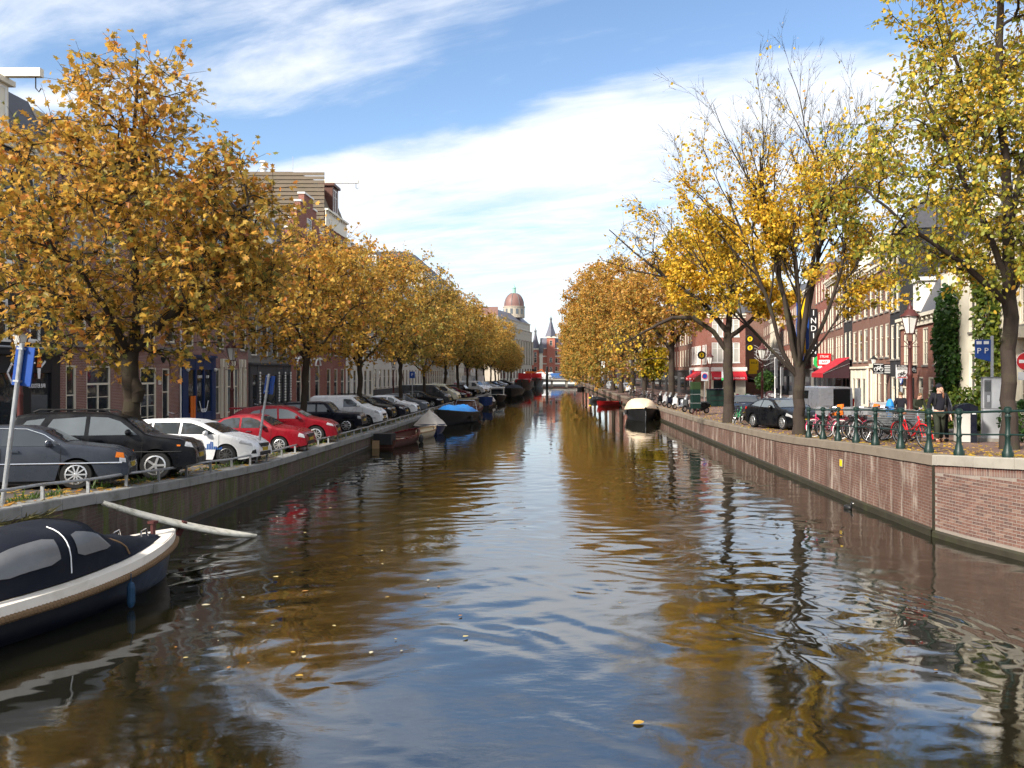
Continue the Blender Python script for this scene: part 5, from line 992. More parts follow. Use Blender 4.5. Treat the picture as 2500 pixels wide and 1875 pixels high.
def make_car(name, label, c, paint_m, wins, screens, spokes=5, rim='alloy', seams=(), handles=(), head=None, tail=None, trim=None, mirror=None, glass='car_glass', cat='car', group=None, mould=None, extra=None, lean=True):
    root = thing(name, label, cat, group=group); c.body().build('body', paint_m, root, smooth=38, fix=True)
    MB().box(.35, -c.W/2+.22, c.clear-.06, c.L-.35, c.W/2-.22, c.r*1.95).build('underbody', 'black_plastic', root)
    for sg_ in (-1, 1):
        for w_ in wins: c.side(w_, sgn=sg_).build('side_window', glass, root)
        for xs_ in seams:
            pts = [(xs_+.05*math.sin((z-c.clear)*2), sg_*(c.w(xs_, z)+.001), z) for z in np.linspace(c.clear+.12, c.belt-.01, 8)]; MB().tube(pts, .006, 4).build('door_seam', 'black_plastic', root)
        for hx, hz in handles: MB().cbox((hx, sg_*(c.w(hx, hz)+.015), hz), (.19, .035, .035)).build('door_handle', trim or paint_m, root)
        if head: c.side(head, .012, sg_).build('headlight', 'lens', root)
        if tail: c.side(tail, .012, sg_).build('tail_light', 'tail_lens', root)
        if mirror: MB().ellipsoid((mirror[0], sg_*(c.w(*mirror)+.12), mirror[1]), (.075, .12, .085), 10, 6).build('wing_mirror', mirror[2] if len(mirror) > 2 and False else paint_m, root)
        if mould: MB().tube([(x, sg_*(c.w(x, mould)+.004), mould) for x in np.linspace(.25, c.L-.35, 20)], .016, 5).build('side_moulding', trim or 'black_plastic', root)
    for k, (xa, xb) in enumerate(screens): c.over(xa, xb).build('windscreen' if k == 0 else 'rear_screen', glass, root)
    fz = c.clear+.27; wf = c.w(c.L-.02, .5); MB().box(c.L-.06, -wf*.72, fz-.15, c.L+.010, wf*.72, fz-.03).build('front_bumper', 'black_plastic', root); MB().box(-.012, -wf*.8, fz-.12, .06, wf*.8, fz-.02).build('rear_bumper', 'black_plastic', root)
    MB().box(c.L-.02, -.26, fz-.01, c.L+.014, .26, fz+.10).build('number_plate', 'plate_yellow', root); MB().box(-.016, -.26, fz+.22, .02, .26, fz+.33).build('number_plate', 'plate_yellow', root)
    MB().box(c.L-.10, -wf*.5, fz+.13, c.L+.006, wf*.5, fz+.24).build('grille', 'black_plastic', root)
    tm, rm, dk = wheel_meshes(c.r, .22, spokes, rim)
    for x in (c.xr, c.xf):
        for sg_ in (-1, 1):
            w_ = inst('wheel', tm, root, (x, sg_*(c.W/2-.135), c.r), (0, 0, 0 if sg_ < 0 else math.pi)); inst('rim', rm, w_); inst('hub_well', dk, w_)
    if extra: extra(root, c)
    return root
def seat(root, c, side, wx, wy, th, right_front=True):
    """put the near front wheel's contact point at (wx, wy), heading th degrees from +X; follow the slope of the quay."""
    zf = zl if side < 0 else zr; a = R(th); d = Vector((math.cos(a), math.sin(a), 0)); l = Vector((-math.sin(a), math.cos(a), 0)); loc = Vector((wx, wy, 0))-d*c.xf+l*(c.W/2-.135)*(1 if right_front else -1)
    yc = (wy+loc.y)/2; g = (zf(yc+1)-zf(yc-1))/2; z = zf(wy)+g*(loc.y-wy); nrm = Vector((0, -g, 1)).normalized(); dx = (d-nrm*d.dot(nrm)).normalized(); dy = nrm.cross(dx)
    root.matrix_world = Matrix(((dx.x, dy.x, nrm.x, loc.x), (dx.y, dy.y, nrm.y, loc.y), (dx.z, dy.z, nrm.z, z), (0,0,0,1)))
GC = 'cars parked along the left quay'
# navy saloon
c1 = Car(4.98, 1.86, [(0,.72),(.06,.95),(.25,1.0),(1.0,1.04),(1.25,1.10),(1.75,1.36),(2.3,1.43),(2.9,1.42),(3.25,1.33),(3.72,1.05),(3.9,1.02),(4.6,.93),(4.86,.82),(4.94,.72),(4.98,.5)], .93, (.98, 3.95), .33, .20, .26)
def ex1(root, c):
    for sg_ in (-1, 1): c.side([(4.72,.70),(4.90,.68),(4.88,.80),(4.74,.82)], .014, sg_).build('indicator', 'amber', root); MB().tube([(x, sg_*(c.w(x, .58)+.006), .58) for x in np.linspace(.3, 4.85, 20)], .016, 5).build('chrome_strip', 'chrome', root)
    for sg_ in (-1, 1): MB().tube([(x, sg_*(c.w(x, z)+.012), z) for x, z in [(1.35,1.0),(1.9,1.30),(2.4,1.36),(2.95,1.345),(3.3,1.22),(3.62,1.0)]], .010, 4).build('window_trim', 'chrome', root)
k1 = make_car('parked_car', 'dark blue grey saloon nearest on the left with silver alloy wheels', c1, 'paint_navy', [[(1.35,.985),(1.85,1.27),(2.3,1.335),(2.42,1.335),(2.42,.97)],[(2.50,.97),(2.50,1.335),(2.9,1.32),(3.2,1.22),(3.55,1.0),(3.55,.965)]], [(3.28,3.70),(1.7,1.28)], 10, seams=(2.46,3.6), handles=[(2.0,.86),(2.75,.85)], head=[(4.80,.60),(4.93,.58),(4.92,.68),(4.80,.70)], tail=[(.03,.7),(.3,.7),(.3,.86),(.05,.86)], mirror=(3.42,1.02), group=GC, extra=ex1)
seat(k1, c1, -1, -10.62, 18.3, 20)
# black SUV
c2 = Car(4.57, 1.88, [(0,.8),(.05,1.05),(.12,1.2),(.38,1.66),(.7,1.72),(1.6,1.75),(2.5,1.72),(2.85,1.60),(3.35,1.20),(3.55,1.14),(4.2,1.05),(4.45,.92),(4.55,.75),(4.57,.55)], 1.10, (.90, 3.61), .375, .30, .24)
def ex2(root, c):
    for sg_ in (-1, 1): MB().tube([(.7, sg_*.62, 1.73), (.85, sg_*.62, 1.80), (2.3, sg_*.62, 1.80), (2.45, sg_*.62, 1.73)], .022, 6).build('roof_rail', 'black_plastic', root); MB().tube([(1.35, sg_*.93, .36), (3.1, sg_*.93, .36)], .035, 8).build('side_step', 'chrome', root); c.side([(4.12,.86),(4.20,.86),(4.20,.90),(4.12,.90)], .02, sg_).build('side_marker', 'amber', root)
k2 = make_car('parked_car', 'black SUV with five spoke alloys parked behind the blue grey saloon', c2, 'paint_black', [[(.36,1.18),(.62,1.52),(1.02,1.58),(.80,1.18)],[(.98,1.16),(1.20,1.56),(1.95,1.62),(1.95,1.15)],[(2.05,1.15),(2.05,1.62),(2.45,1.60),(2.75,1.50),(3.18,1.16)]], [(2.88,3.32),(.34,.14)], 5, seams=(1.0,2.0,3.25), handles=[(1.25,1.03),(2.25,1.02)], head=[(4.30,.86),(4.5,.82),(4.44,.95),(4.32,.98)], tail=[(.05,.85),(.22,.85),(.24,1.15),(.08,1.15)], mirror=(2.98,1.22), group=GC, mould=.72, glass='glass_grey', extra=ex2)
seat(k2, c2, -1, -10.2, 21.1, 14)
# white estate with blue skyline print
c3 = Car(4.56, 1.82, [(0,.7),(.04,.95),(.16,1.1),(.5,1.42),(.9,1.48),(1.9,1.50),(2.4,1.46),(2.75,1.36),(3.45,1.02),(3.7,.96),(4.2,.84),(4.45,.68),(4.54,.55),(4.56,.4)], .98, (.92, 3.57), .325, .17, .26)
def ex3(root, c):
    rr = random.Random(4)
    for k in range(22):
        x = 2.25+k*.055; h = rr.uniform(.03, .12)+(.14 if 12 < k < 17 else 0)
        for sg_ in (-1,): c.side([(x,.50),(x+.045,.50),(x+.045,.50+h),(x,.50+h)], .004, sg_).build('skyline_print', 'paint_blue' if k % 3 else 'sign_blue', root)
    for sg_ in (-1, 1): c.side([(4.36,.36),(4.52,.36),(4.5,.50),(4.40,.46)], .01, sg_).build('fog_lamp', 'black_plastic', root)
k3 = make_car('parked_car', 'white estate car with blue skyline print on its doors', c3, 'paint_white', [[(.40,1.06),(.62,1.28),(1.15,1.36),(1.15,1.03)],[(1.22,1.03),(1.22,1.365),(2.05,1.375),(2.05,1.0)],[(2.13,1.0),(2.13,1.375),(2.42,1.35),(2.75,1.24),(3.25,.99)]], [(2.78,3.42),(.46,.18)], 10, 'alloy_dark', seams=(1.2,2.1,3.3), handles=[(1.35,.90),(2.25,.89)], head=[(3.98,.70),(4.40,.60),(4.36,.70),(4.05,.80)], tail=[(.05,.75),(.25,.75),(.2,1.02),(.1,1.02)], mirror=(2.95,1.03), group=GC, extra=ex3)
seat(k3, c3, -1, -10.55, 26.6, 2)
# red saloon
c4 = Car(4.46, 1.74, [(0,.65),(.05,.88),(.5,.95),(.75,.99),(1.25,1.32),(1.7,1.44),(2.3,1.455),(2.65,1.38),(3.2,1.02),(3.35,.97),(4.05,.88),(4.32,.76),(4.42,.62),(4.46,.42)], .92, (.85, 3.45), .31, .18, .26)
k4 = make_car('parked_car', 'dark red saloon with chrome door handles beside the white estate', c4, 'paint_red', [[(.98,.97),(1.32,1.26),(1.62,1.33),(1.92,1.34),(1.92,.95)],[(2.0,.95),(2.0,1.34),(2.3,1.345),(2.6,1.26),(3.02,.96)]], [(2.68,3.16),(1.2,.78)], 9, seams=(1.96,3.1), handles=[(1.55,.82),(2.3,.82)], head=[(4.15,.62),(4.40,.56),(4.36,.70),(4.2,.76)], tail=[(.04,.62),(.25,.62),(.25,.85),(.07,.85)], mirror=(2.82,1.0), trim='chrome', group=GC)
seat(k4, c4, -1, -10.45, 31.5, 2)
# red SUV
c5 = Car(4.73, 1.94, [(0,.85),(.05,1.08),(.35,1.30),(.75,1.55),(1.3,1.64),(2.1,1.66),(2.6,1.60),(3.0,1.42),(3.45,1.16),(3.65,1.10),(4.3,.98),(4.58,.84),(4.70,.65),(4.73,.48)], 1.08, (.95, 3.82), .385, .25, .28)
def ex5(root, c): MB().box(.1, -.6, 1.50, .6, .6, 1.56).build('roof_spoiler', 'paint_red', root)
k5 = make_car('parked_car', 'bright red SUV with twin spoke alloys on the left quay', c5, 'paint_red', [[(.85,1.16),(1.15,1.42),(1.45,1.49),(1.45,1.13)],[(1.50,1.13),(1.50,1.50),(2.15,1.53),(2.2,1.10)],[(2.28,1.10),(2.24,1.53),(2.6,1.48),(2.95,1.33),(3.25,1.10)]], [(3.02,3.42),(.72,.2)], 10, 'alloy', seams=(2.22,3.3), handles=[(1.7,1.0),(2.5,.98)], head=[(4.28,.82),(4.60,.74),(4.55,.84),(4.32,.92)], tail=[(.06,.95),(.5,1.0),(.4,1.1),(.1,1.08)], mirror=(3.05,1.16), group=GC, extra=ex5, glass='glass_grey')
seat(k5, c5, -1, -10.4, 36.1, 8)
# black boxy 4x4
c6 = Car(4.25, 1.78, [(0,.8),(.03,1.0),(.15,1.55),(.3,1.60),(1.6,1.62),(2.25,1.60),(2.42,1.52),(2.78,1.10),(2.9,1.06),(4.0,1.0),(4.12,.96),(4.2,.8),(4.25,.55)], 1.04, (.80, 3.42), .36, .30, .14, nose=.06, tailr=.04)
k6 = make_car('parked_car', 'boxy black four wheel drive with white multi spoke wheels', c6, 'paint_blueblack', [[(.30,1.10),(.36,1.46),(1.02,1.48),(1.02,1.10)],[(1.10,1.10),(1.10,1.48),(1.80,1.48),(1.80,1.10)],[(1.90,1.10),(1.90,1.48),(2.24,1.47),(2.55,1.10)]], [(2.44,2.76),(.14,.04)], 8, 'alloy', seams=(1.06,1.85,2.75), handles=[(1.2,.98),(2.0,.98)], head=[(4.02,.74),(4.2,.72),(4.18,.86),(4.02,.88)], tail=[(.03,.8),(.12,.8),(.14,1.0),(.05,1.0)], mirror=(2.5,1.16), group=GC, mould=.66, glass='glass_grey')
seat(k6, c6, -1, -10.95, 43.7, 3)
# white small van
c7 = Car(4.38, 1.80, [(0,.75),(.03,1.3),(.1,1.72),(.3,1.80),(2.3,1.82),(2.6,1.74),(3.2,1.30),(3.5,1.16),(4.0,1.04),(4.25,.86),(4.36,.62),(4.38,.42)], 1.12, (.75, 3.5), .33, .22, .14, nose=.12, tailr=.03)
k7 = make_car('parked_van', 'small white delivery van with grey bumper on the left quay', c7, 'paint_white', [[(2.10,1.14),(2.10,1.62),(2.55,1.60),(3.12,1.18)]], [(2.64,3.18)], 7, 'alloy_dark', seams=(2.04,3.2), handles=[(2.2,1.0)], head=[(3.95,.84),(4.26,.72),(4.18,.90),(3.98,.98)], tail=[(.03,.8),(.12,.8),(.12,1.2),(.05,1.2)], mirror=(3.0,1.24), cat='van', group=GC, mould=.5)
seat(k7, c7, -1, -10.95, 48.6, -2)
# compact hatch and its repaints
c8 = Car(4.05, 1.70, [(0,.7),(.04,.95),(.2,1.1),(.55,1.40),(.95,1.46),(1.7,1.47),(2.2,1.40),(2.85,1.05),(3.05,.98),(3.65,.88),(3.92,.74),(4.02,.58),(4.05,.4)], .95, (.75, 3.22), .31, .18, .26)
hatch = make_car('parked_car', 'dark blue hatchback behind the white delivery van', c8, 'paint_blueblack', [[(.55,1.02),(.78,1.28),(1.15,1.34),(1.15,1.0)],[(1.22,1.0),(1.22,1.345),(1.75,1.345),(1.75,.98)],[(1.83,.98),(1.83,1.34),(2.15,1.29),(2.62,.98)]], [(2.24,2.82),(.52,.22)], 7, seams=(1.79,2.7), handles=[(1.3,.86),(1.95,.86)], head=[(3.62,.72),(3.92,.62),(3.88,.74),(3.66,.82)], tail=[(.05,.75),(.2,.75),(.2,1.0),(.1,1.0)], mirror=(2.42,1.02), group=GC)
seat(hatch, c8, -1, -11.1, 57.5, 0)
def again(src, c, label, paint_m, wx, wy, th, side=-1, rf=True):
    k = copy_tree(src); k['label'] = label; repaint(k, 'body', M[paint_m]); repaint(k, 'wing_mirror', M[paint_m]); repaint(k, 'door_handle', M[paint_m]); seat(k, c, side, wx, wy, th, rf); return k
again(k2, c2, 'black SUV half hidden behind the white delivery van', 'paint_black', -11.2, 52.5, 0)
again(hatch, c8, 'white hatchback between two dark cars on the left quay', 'paint_white', -11.0, 61.8, -2)
again(hatch, c8, 'silver grey hatchback on the left quay above the blue tarpaulin boat', 'paint_grey', -11.0, 66.8, -2)
again(hatch, c8, 'black hatchback beside the dark grey panel van', 'paint_black', -11.0, 75.5, -3)
# large vans
c9 = Car(5.0, 1.95, [(0,.8),(.03,1.5),(.1,1.92),(.3,1.97),(3.2,1.98),(3.5,1.90),(4.15,1.36),(4.4,1.2),(4.75,1.05),(4.92,.8),(4.98,.6),(5.0,.42)], 1.15, (1.0, 4.1), .34, .24, .12, nose=.12, tailr=.03)
van = make_car('parked_van', 'dark grey panel van on the left quay', c9, 'paint_darkgrey', [[(3.0,1.18),(3.0,1.76),(3.5,1.70),(4.08,1.22)]], [(3.54,4.12)], 7, 'alloy', seams=(1.9,2.95,4.15), handles=[(3.1,1.05)], head=[(4.55,.9),(4.86,.8),(4.78,1.0),(4.58,1.08)], tail=[(.03,.9),(.1,.9),(.1,1.4),(.05,1.4)], mirror=(3.95,1.3), cat='van', group=GC)
seat(van, c9, -1, -11.1, 81.5, -3)
again(van, c9, 'cream panel van behind the dark grey van', 'paint_cream', -11.0, 88.5, -5)
again(hatch, c8, 'dark estate car beyond the cream van', 'paint_blueblack', -10.9, 95, -5); again(hatch, c8, 'maroon car beyond the cream van', 'paint_maroon', -10.9, 101, -5)
again(k6, c6, 'dark boxy four wheel drive by the lettered white van', 'paint_black', -10.8, 109, -8)
vv = again(van, c9, 'white van lettered in red and black far along the quay', 'paint_white', -10.9, 122, -20)
text('VITERZO', 'iron_black', vv, .5, (1.7, -c9.W/2-.012, 1.45), (R(90), 0, 0), .9); MB().torus((.35, -c9.W/2-.005, 1.5), .16, .05, 'y', 14, 5).build('red_logo', 'sign_red', vv)
def exbox(root, c):
    MB().box(.02, -.98, .75, 3.1, .98, 2.75).build('box_body', 'paint_white', root); MB().torus((2.3, -.985, 2.1), .14, .03, 'y', 14, 5).build('logo', 'sign_blue', root)
c10 = Car(4.9, 1.9, [(0,.7),(3.1,.72),(3.15,1.7),(3.4,1.8),(3.7,1.7),(4.2,1.2),(4.65,1.0),(4.85,.7),(4.9,.45)], 1.15, (.9, 4.0), .34, .24, .14)
bx = make_car('box_van', 'white box van with small blue logo far along the left quay', c10, 'paint_white', [[(3.25,1.18),(3.3,1.6),(3.65,1.55),(4.05,1.22)]], [(3.72,4.18)], 7, 'alloy', head=[(4.5,.8),(4.8,.7),(4.7,.9)], cat='van', group=GC, extra=exbox); seat(bx, c10, -1, -10.9, 131, -25)
for k, (y, p, lab) in enumerate([(142, 'paint_black', 'black car far along the left quay beyond the box van'), (152, 'paint_silver', 'silver car far along the left quay'), (166, 'paint_blueblack', 'dark blue car far down the left quay'), (182, 'paint_silver', 'last silver car near the far bridge on the left'), (205, 'paint_black', 'farthest black car on the left quay')]): again(hatch, c8, lab, p, -10.9, y, -20)
# right bank
GD = 'cars parked along the right quay'
c11 = Car(4.5, 1.79, [(0,.8),(.04,1.02),(.3,1.08),(.8,1.26),(1.4,1.42),(2.0,1.44),(2.5,1.36),(3.25,1.02),(3.5,.97),(4.1,.84),(4.36,.68),(4.47,.52),(4.5,.4)], .96, (.88, 3.56), .335, .17, .28)
def ex11(root, c):
    MB().box(4.42, -.55, .42, 4.53, .55, .50).build('chrome_bar', 'chrome', root); MB().tube([(4.45, -.78, .34), (4.53, -.5, .28), (4.53, .5, .28), (4.45, .78, .34)], .022, 6).build('bumper_trim', 'chrome', root)
k11 = make_car('parked_car', 'black hybrid saloon parked beside the many stemmed elm', c11, 'paint_black', [[(.75,1.08),(1.05,1.26),(1.4,1.33),(1.62,1.335),(1.62,1.02)],[(1.70,1.02),(1.70,1.335),(2.1,1.335),(2.5,1.25),(2.98,.99)]], [(2.54,3.22),(1.3,.4)], 10, seams=(1.66,3.05), handles=[(1.3,.88),(2.0,.88)], head=[(3.9,.66),(4.38,.56),(4.3,.68),(3.98,.78)], tail=[(.04,.85),(.3,.9),(.3,1.02),(.06,1.0)], mirror=(2.75,1.03), group=GD, extra=ex11, glass='glass_grey')
seat(k11, c11, 1, 10.55, 37.2, -75)
again(hatch, c8, 'small dark green hatchback half hidden by the golden elm', 'paint_blueblack', 10.9, 48.9, -100, 1)
# white van with open rear doors
c12 = Car(4.9, 1.92, [(0,.75),(.02,1.94),(.2,1.97),(3.0,1.97),(3.4,1.88),(4.05,1.36),(4.3,1.2),(4.65,1.05),(4.82,.8),(4.88,.6),(4.9,.42)], 1.15, (1.0, 4.0), .34, .24, .10, nose=.12, tailr=.0)
def ex12(root, c):
    MB().box(-.012, -.74, .62, -.004, .74, 1.84).build('load_bay', 'black_plastic', root)
    for sg_ in (-1, 1): MB().box(-.02, sg_*.92-.09, .75, -.003, sg_*.92+.02, 1.25).build('tail_lamp', 'tail_lens', root)
    d = MB().cbox((-.42, -1.02, 1.25), (.85, .06, 1.3), Matrix.Rotation(R(-8), 3, 'Z')).build('rear_door', 'paint_white', root); MB().cbox((-.42, -1.055, 1.6), (.6, .02, .42), Matrix.Rotation(R(-8), 3, 'Z')).build('door_window', 'glass', d)
    d = MB().cbox((-.30, 1.05, 1.25), (.85, .06, 1.3), Matrix.Rotation(R(60), 3, 'Z')).build('rear_door', 'paint_white', root)
    MB().box(-.06, .45, .7, -.015, .68, 1.75).build('red_rack', 'orange_paint', root); MB().box(-.03, -.7, .58, -.002, .7, .64).build('sill_plate', 'steel', root)
k12 = make_car('white_van', 'white van with open rear doors on the right square', c12, 'paint_white', [[(2.2,1.18),(2.2,1.7),(3.1,1.7),(3.1,1.18)],[(3.2,1.18),(3.2,1.7),(3.45,1.66),(3.98,1.22)]], [(3.44,4.02)], 7, 'alloy_dark', seams=(2.1,3.15,4.05), handles=[(3.25,1.05)], head=[(4.45,.9),(4.76,.8),(4.68,1.0)], mirror=(3.85,1.3), cat='van', extra=ex12)
k12.location = (17.9, 51.0, zr(51)); k12.rotation_euler = (0, 0, R(100))
for k, (x, y, th, p, lab) in enumerate([(10.8, 150, -80, 'paint_silver', 'silver car under the elms far along the right quay'), (11.5, 128, -80, 'paint_white', 'white car under the elms beyond the bicycles'), (11.2, 172, -80, 'paint_black', 'black car farthest under the right elms')]): again(hatch, c8, lab, p, x, y, th, 1)
# traffic on the far bridge
bs = thing('bus', 'white bus crossing beyond the far bridge', 'bus', (-10.5, 305, 1.0)); MB().box(0, 0, .4, 11, 2.5, 3.3).build('body', 'paint_white', bs); MB().box(.3, -.02, 1.6, 10.7, -.003, 2.8).build('window_band', 'glass', bs)
for x in (2, 8.6): MB().lathe([(.48, -.02), (.48, .3)], 16, (x, 0, .48), 'y').build('wheel', 'rubber', bs)
vn = copy_tree(van); vn['label'] = 'white van standing on the far bridge'; repaint(vn, 'body', M['paint_white']); vn.location = (-4.6, 290, 2.0); vn.rotation_euler = (0, 0, 0); vn['group'] = 'vans on the far bridge'
vn = copy_tree(van); vn['label'] = 'blue van standing on the far bridge'; repaint(vn, 'body', M['paint_blue']); vn.location = (-.4, 290, 2.0); vn.rotation_euler = (0, 0, 0); vn['group'] = 'vans on the far bridge'
dg = thing('excavator', 'orange yellow excavator on the far red and black ship', 'excavator', (-6.6, 262, 2.6)); MB().box(-2.0, 0, 0, 1.6, 2, .9).build('tracks', 'black_plastic', dg); MB().box(-1.9, 0, .9, 1.0, 2, 2.0).build('body', 'orange_paint', dg); MB().box(.2, .1, 2.0, 1.1, 1.2, 2.7).build('cab', 'glass', dg); MB().bar((1.0, 1, 1.4), (3.4, 1, 2.6), .35).bar((3.4, 1, 2.6), (4.6, 1, 1.1), .28).build('boom', 'orange_paint', dg)
# ------------------------------------------------------------------ boats (local x forward, waterline z = 0)
def hull(L_, B, fb, fs, draft=.35, full=.55, tr=.75, ns=26):
    """rows of stations from stern (0) to bow (L): half breadth b(t), sheer z(t)."""
    def half(t): return B/2*(tr+(1-tr)*min(1, t/.45)**.8 if t < .45 else max(.012, (1-((t-.45)/.55)**2.3))**.85)
    def sheer(t): return fs+(fb-fs)*t**2.0
    rows = []
    for i in range(ns+1):
        t = i/ns; b, z = half(t), sheer(t); rows.append([(L_*t-(0.0 if t < .9 else 0)+.25*(k-1)*0, 0, 0) for k in range(1)])
        sec = []
        for a in np.linspace(0, 1, 9):                      # keel to gunwale
            y = b*(math.sin(a*math.pi/2)**(full+.2)); zz = -draft*(1-t**4*.4)+(z+draft*(1-t**4*.4))*(1-math.cos(a*math.pi/2))**.8
            xx = L_*t+(.10*L_*max(0, t-.8)/.2)*(a-.6)*.5; sec.append((xx, y, zz))
        rows[-1] = [(p[0], -p[1], p[2]) for p in reversed(sec)]+sec[1:]
    return rows, half, sheer
def make_hull(L_, B, fb, fs, **kw):
    rows, half, sheer = hull(L_, B, fb, fs, **kw); m = MB().grid(rows); m.f.append(tuple(range(len(rows[0])))); return m, rows, half, sheer
def gunwale_pts(rows, off=0.0, dz=0.0): 
    return [Vector((r[0][0], r[0][1]-off, r[0][2]+dz)) for r in rows], [Vector((r[-1][0], r[-1][1]+off, r[-1][2]+dz)) for r in rows]
def deck_rim(rows, inner, mat, root, name='gunwale', z=.02, t0=0, t1=None):
    a, b = gunwale_pts(rows, .03, z); n = len(a); A = []; 
    for s, pts in ((1, a), (-1, b)):
        for i in range(t0, n-1):
            w0 = min(inner, abs(pts[i].y)); w1 = min(inner, abs(pts[i+1].y)); p, q = pts[i], pts[i+1]
            A.append([p, q, q+Vector((0, s*w1, 0)), p+Vector((0, s*w0, 0)), ])
    m = MB(); e = Vector((0, 0, -.07))
    for quad in A: m.add(quad+[v+e for v in quad], [(0,1,2,3),(7,6,5,4),(0,4,5,1),(2,6,7,3)])
    return m.build(name, mat, root)
def cover_mesh(rows, ridge, inset=.05, bumps=.02, seed=0, t0=0, t1=None, ends=(0, 0)):
    """tarpaulin from gunwale to a raised ridge; ridge(t) is height above the gunwale."""
    rr = random.Random(seed); n = len(rows)-1; t1 = t1 or n; out = []
    for i in range(t0, t1+1):
        t = i/n; r = rows[i]; a, b = Vector(r[0]), Vector(r[-1]); h = ridge((i-t0)/(t1-t0)); row = []
        for k in range(15):
            q = -1+2*k/14; y = (b.y-inset if b.y > inset else b.y)*q; prof = (1-abs(q)**2.6); row.append((r[0][0]+rr.uniform(-.01, .01), y, a.z+.03+h*prof+rr.uniform(-bumps, bumps)*prof))
        out.append(row)
    return MB().grid(out)
def fender(root, x, y, z, mat='black_plastic', h=.5, r=.09): MB().lathe([(.01, 0), (r*.7, .03), (r, .1), (r, h-.1), (r*.7, h-.03), (.008, h), (.008, h+.14)], 10, (x, y, z)).build('fender', mat, root)
def place_boat(root, x, y, th): root.location = (x, y, 0); root.rotation_euler = (0, 0, R(th))
# 1: sloop in the foreground
b1 = thing('sloop', 'white rimmed navy sloop with dark canvas hood moored nearest on the left', 'boat'); m, rows, hf, sh = make_hull(6.2, 2.25, .86, .62, draft=.35, full=.5, tr=.72, ns=34); m.build('hull', 'hull_navy', b1, smooth=60); deck_rim(rows, .26, 'gelcoat', b1); MB().grid([[Vector(r[0])+Vector((0, -.035, .02)), Vector(r[0])+Vector((0, -.045, -.13))] for r in rows]).build('white_strake', 'gelcoat', b1); MB().grid([[Vector(r[-1])+Vector((0, .035, .02)), Vector(r[-1])+Vector((0, .045, -.13))] for r in rows]).build('white_strake', 'gelcoat', b1)
a, b = gunwale_pts(rows, .06, -.17)
for pts in (a, b):
    q = MB(); q.tube(pts, .055, 7); 
    for i in range(len(pts)-1):
        for k in range(3): p = pts[i].lerp(pts[i+1], k/3); q.torus((p.x, p.y, p.z), .05, .014, 'x', 8, 4)
    q.build('rope_fender', 'rope', b1)
MB().grid([[(x, y, .50) for y in (-hf(x/6.2)+.12, 0, hf(x/6.2)-.12)] for x in np.linspace(.1, 5.4, 14)]).build('floor', 'wood_pale', b1)
q = MB(); n = len(rows)-1; dk = []
for i in range(int(n*.87), n+1): r = rows[i]; dk.append([(r[0][0], r[0][1]*k, r[0][2]+.03) for k in (1, .5, 0, -.5, -1)])
q.grid(dk).build('foredeck', 'gelcoat', b1)
# bow cover and hood
i0, i1 = int(n*.66), int(n*.93); cover_mesh(rows, lambda t: .50*(1-t)**1.2+.02+.02*math.sin(14*t), .20, .022, 3, i0, i1).build('bow_cover', 'navy_canvas', b1, smooth=True)
hood = []
for i in range(0, 15):
    t = i/14; x = 1.55+t*2.95; hb = hf(x/6.2)-.20; zt_ = sh(x/6.2)+.04; top = .82*(1-(2*t-.95)**4*.55) if t < .8 else .82*(1-(2*.8-.95)**4*.55)*(1-(t-.8)/.2*.62); row = []
    for k in range(17):
        a_ = math.pi*k/16; yy = -math.cos(a_); row.append((x+(-.25*math.sin(a_) if t > .75 else 0), hb*(abs(yy)**.65)*(1 if yy > 0 else -1)*(.98), zt_+top*(math.sin(a_)**.55)))
    hood.append(row)
MB().grid(hood).build('hood', 'navy_canvas', b1, smooth=True)
def hood_pt(t, f, off=.02):
    i = t*14; i0_ = int(min(13, i)); k = f*16; k0 = int(min(15, k)); p = lambda a_, b_: Vector(hood[a_][b_]); u, v = i-i0_, k-k0
    P = p(i0_, k0)*(1-u)*(1-v)+p(i0_+1, k0)*u*(1-v)+p(i0_, k0+1)*(1-u)*v+p(i0_+1, k0+1)*u*v; nrm = (p(i0_+1, k0)-p(i0_, k0)).cross(p(i0_, k0+1)-p(i0_, k0)).normalized(); c = Vector((2.9, 0, .9))
    if nrm.dot(P-c) < 0: nrm = -nrm
    return P+nrm*off
def hood_patch(t0, t1, f0, f1, name, mat, taper=0.0):
    rws = []
    for i in range(7): 
        t = t0+(t1-t0)*i/6; e = f0+(f1-f0)*(1-taper*(i/6)**1.5); e0 = f0+(.02 if i in (0, 6) else 0); e1 = e-(.03 if i in (0, 6) else 0); rws.append([hood_pt(t, e0+(e1-e0)*k/5, .018) for k in range(6)])
    return MB().grid(rws).build(name, mat, b1, smooth=True)
hood_patch(.10, .44, .06, .27, 'hood_window', 'window_vinyl'); hood_patch(.55, .82, .06, .27, 'hood_window', 'window_vinyl', .75); hood_patch(.06, .46, .965, .70, 'hood_window', 'window_vinyl'); hood_patch(.54, .86, .96, .70, 'hood_window', 'window_vinyl', .75)
MB().tube([hood_pt(.5, f, .022) for f in np.linspace(.02, .40, 8)], .010, 5).build('hood_zip', 'sign_white', b1); MB().tube([hood_pt(.97, f, .02) for f in np.linspace(.02, .98, 14)], .014, 5).build('hood_hem_rope', 'rope', b1)
for x, s in ((5.15, 1), (5.35, -1), (4.6, 1)): MB().tube([(x, s*.22+.1, sh(x/6.2)+.02), (x, s*.22+.1, sh(x/6.2)+.22), (x+.12, s*.22+.1, sh(x/6.2)+.25), (x+.18, s*.22+.1, sh(x/6.2)+.02)], .018, 6).build('deck_cleat', 'chrome', b1)
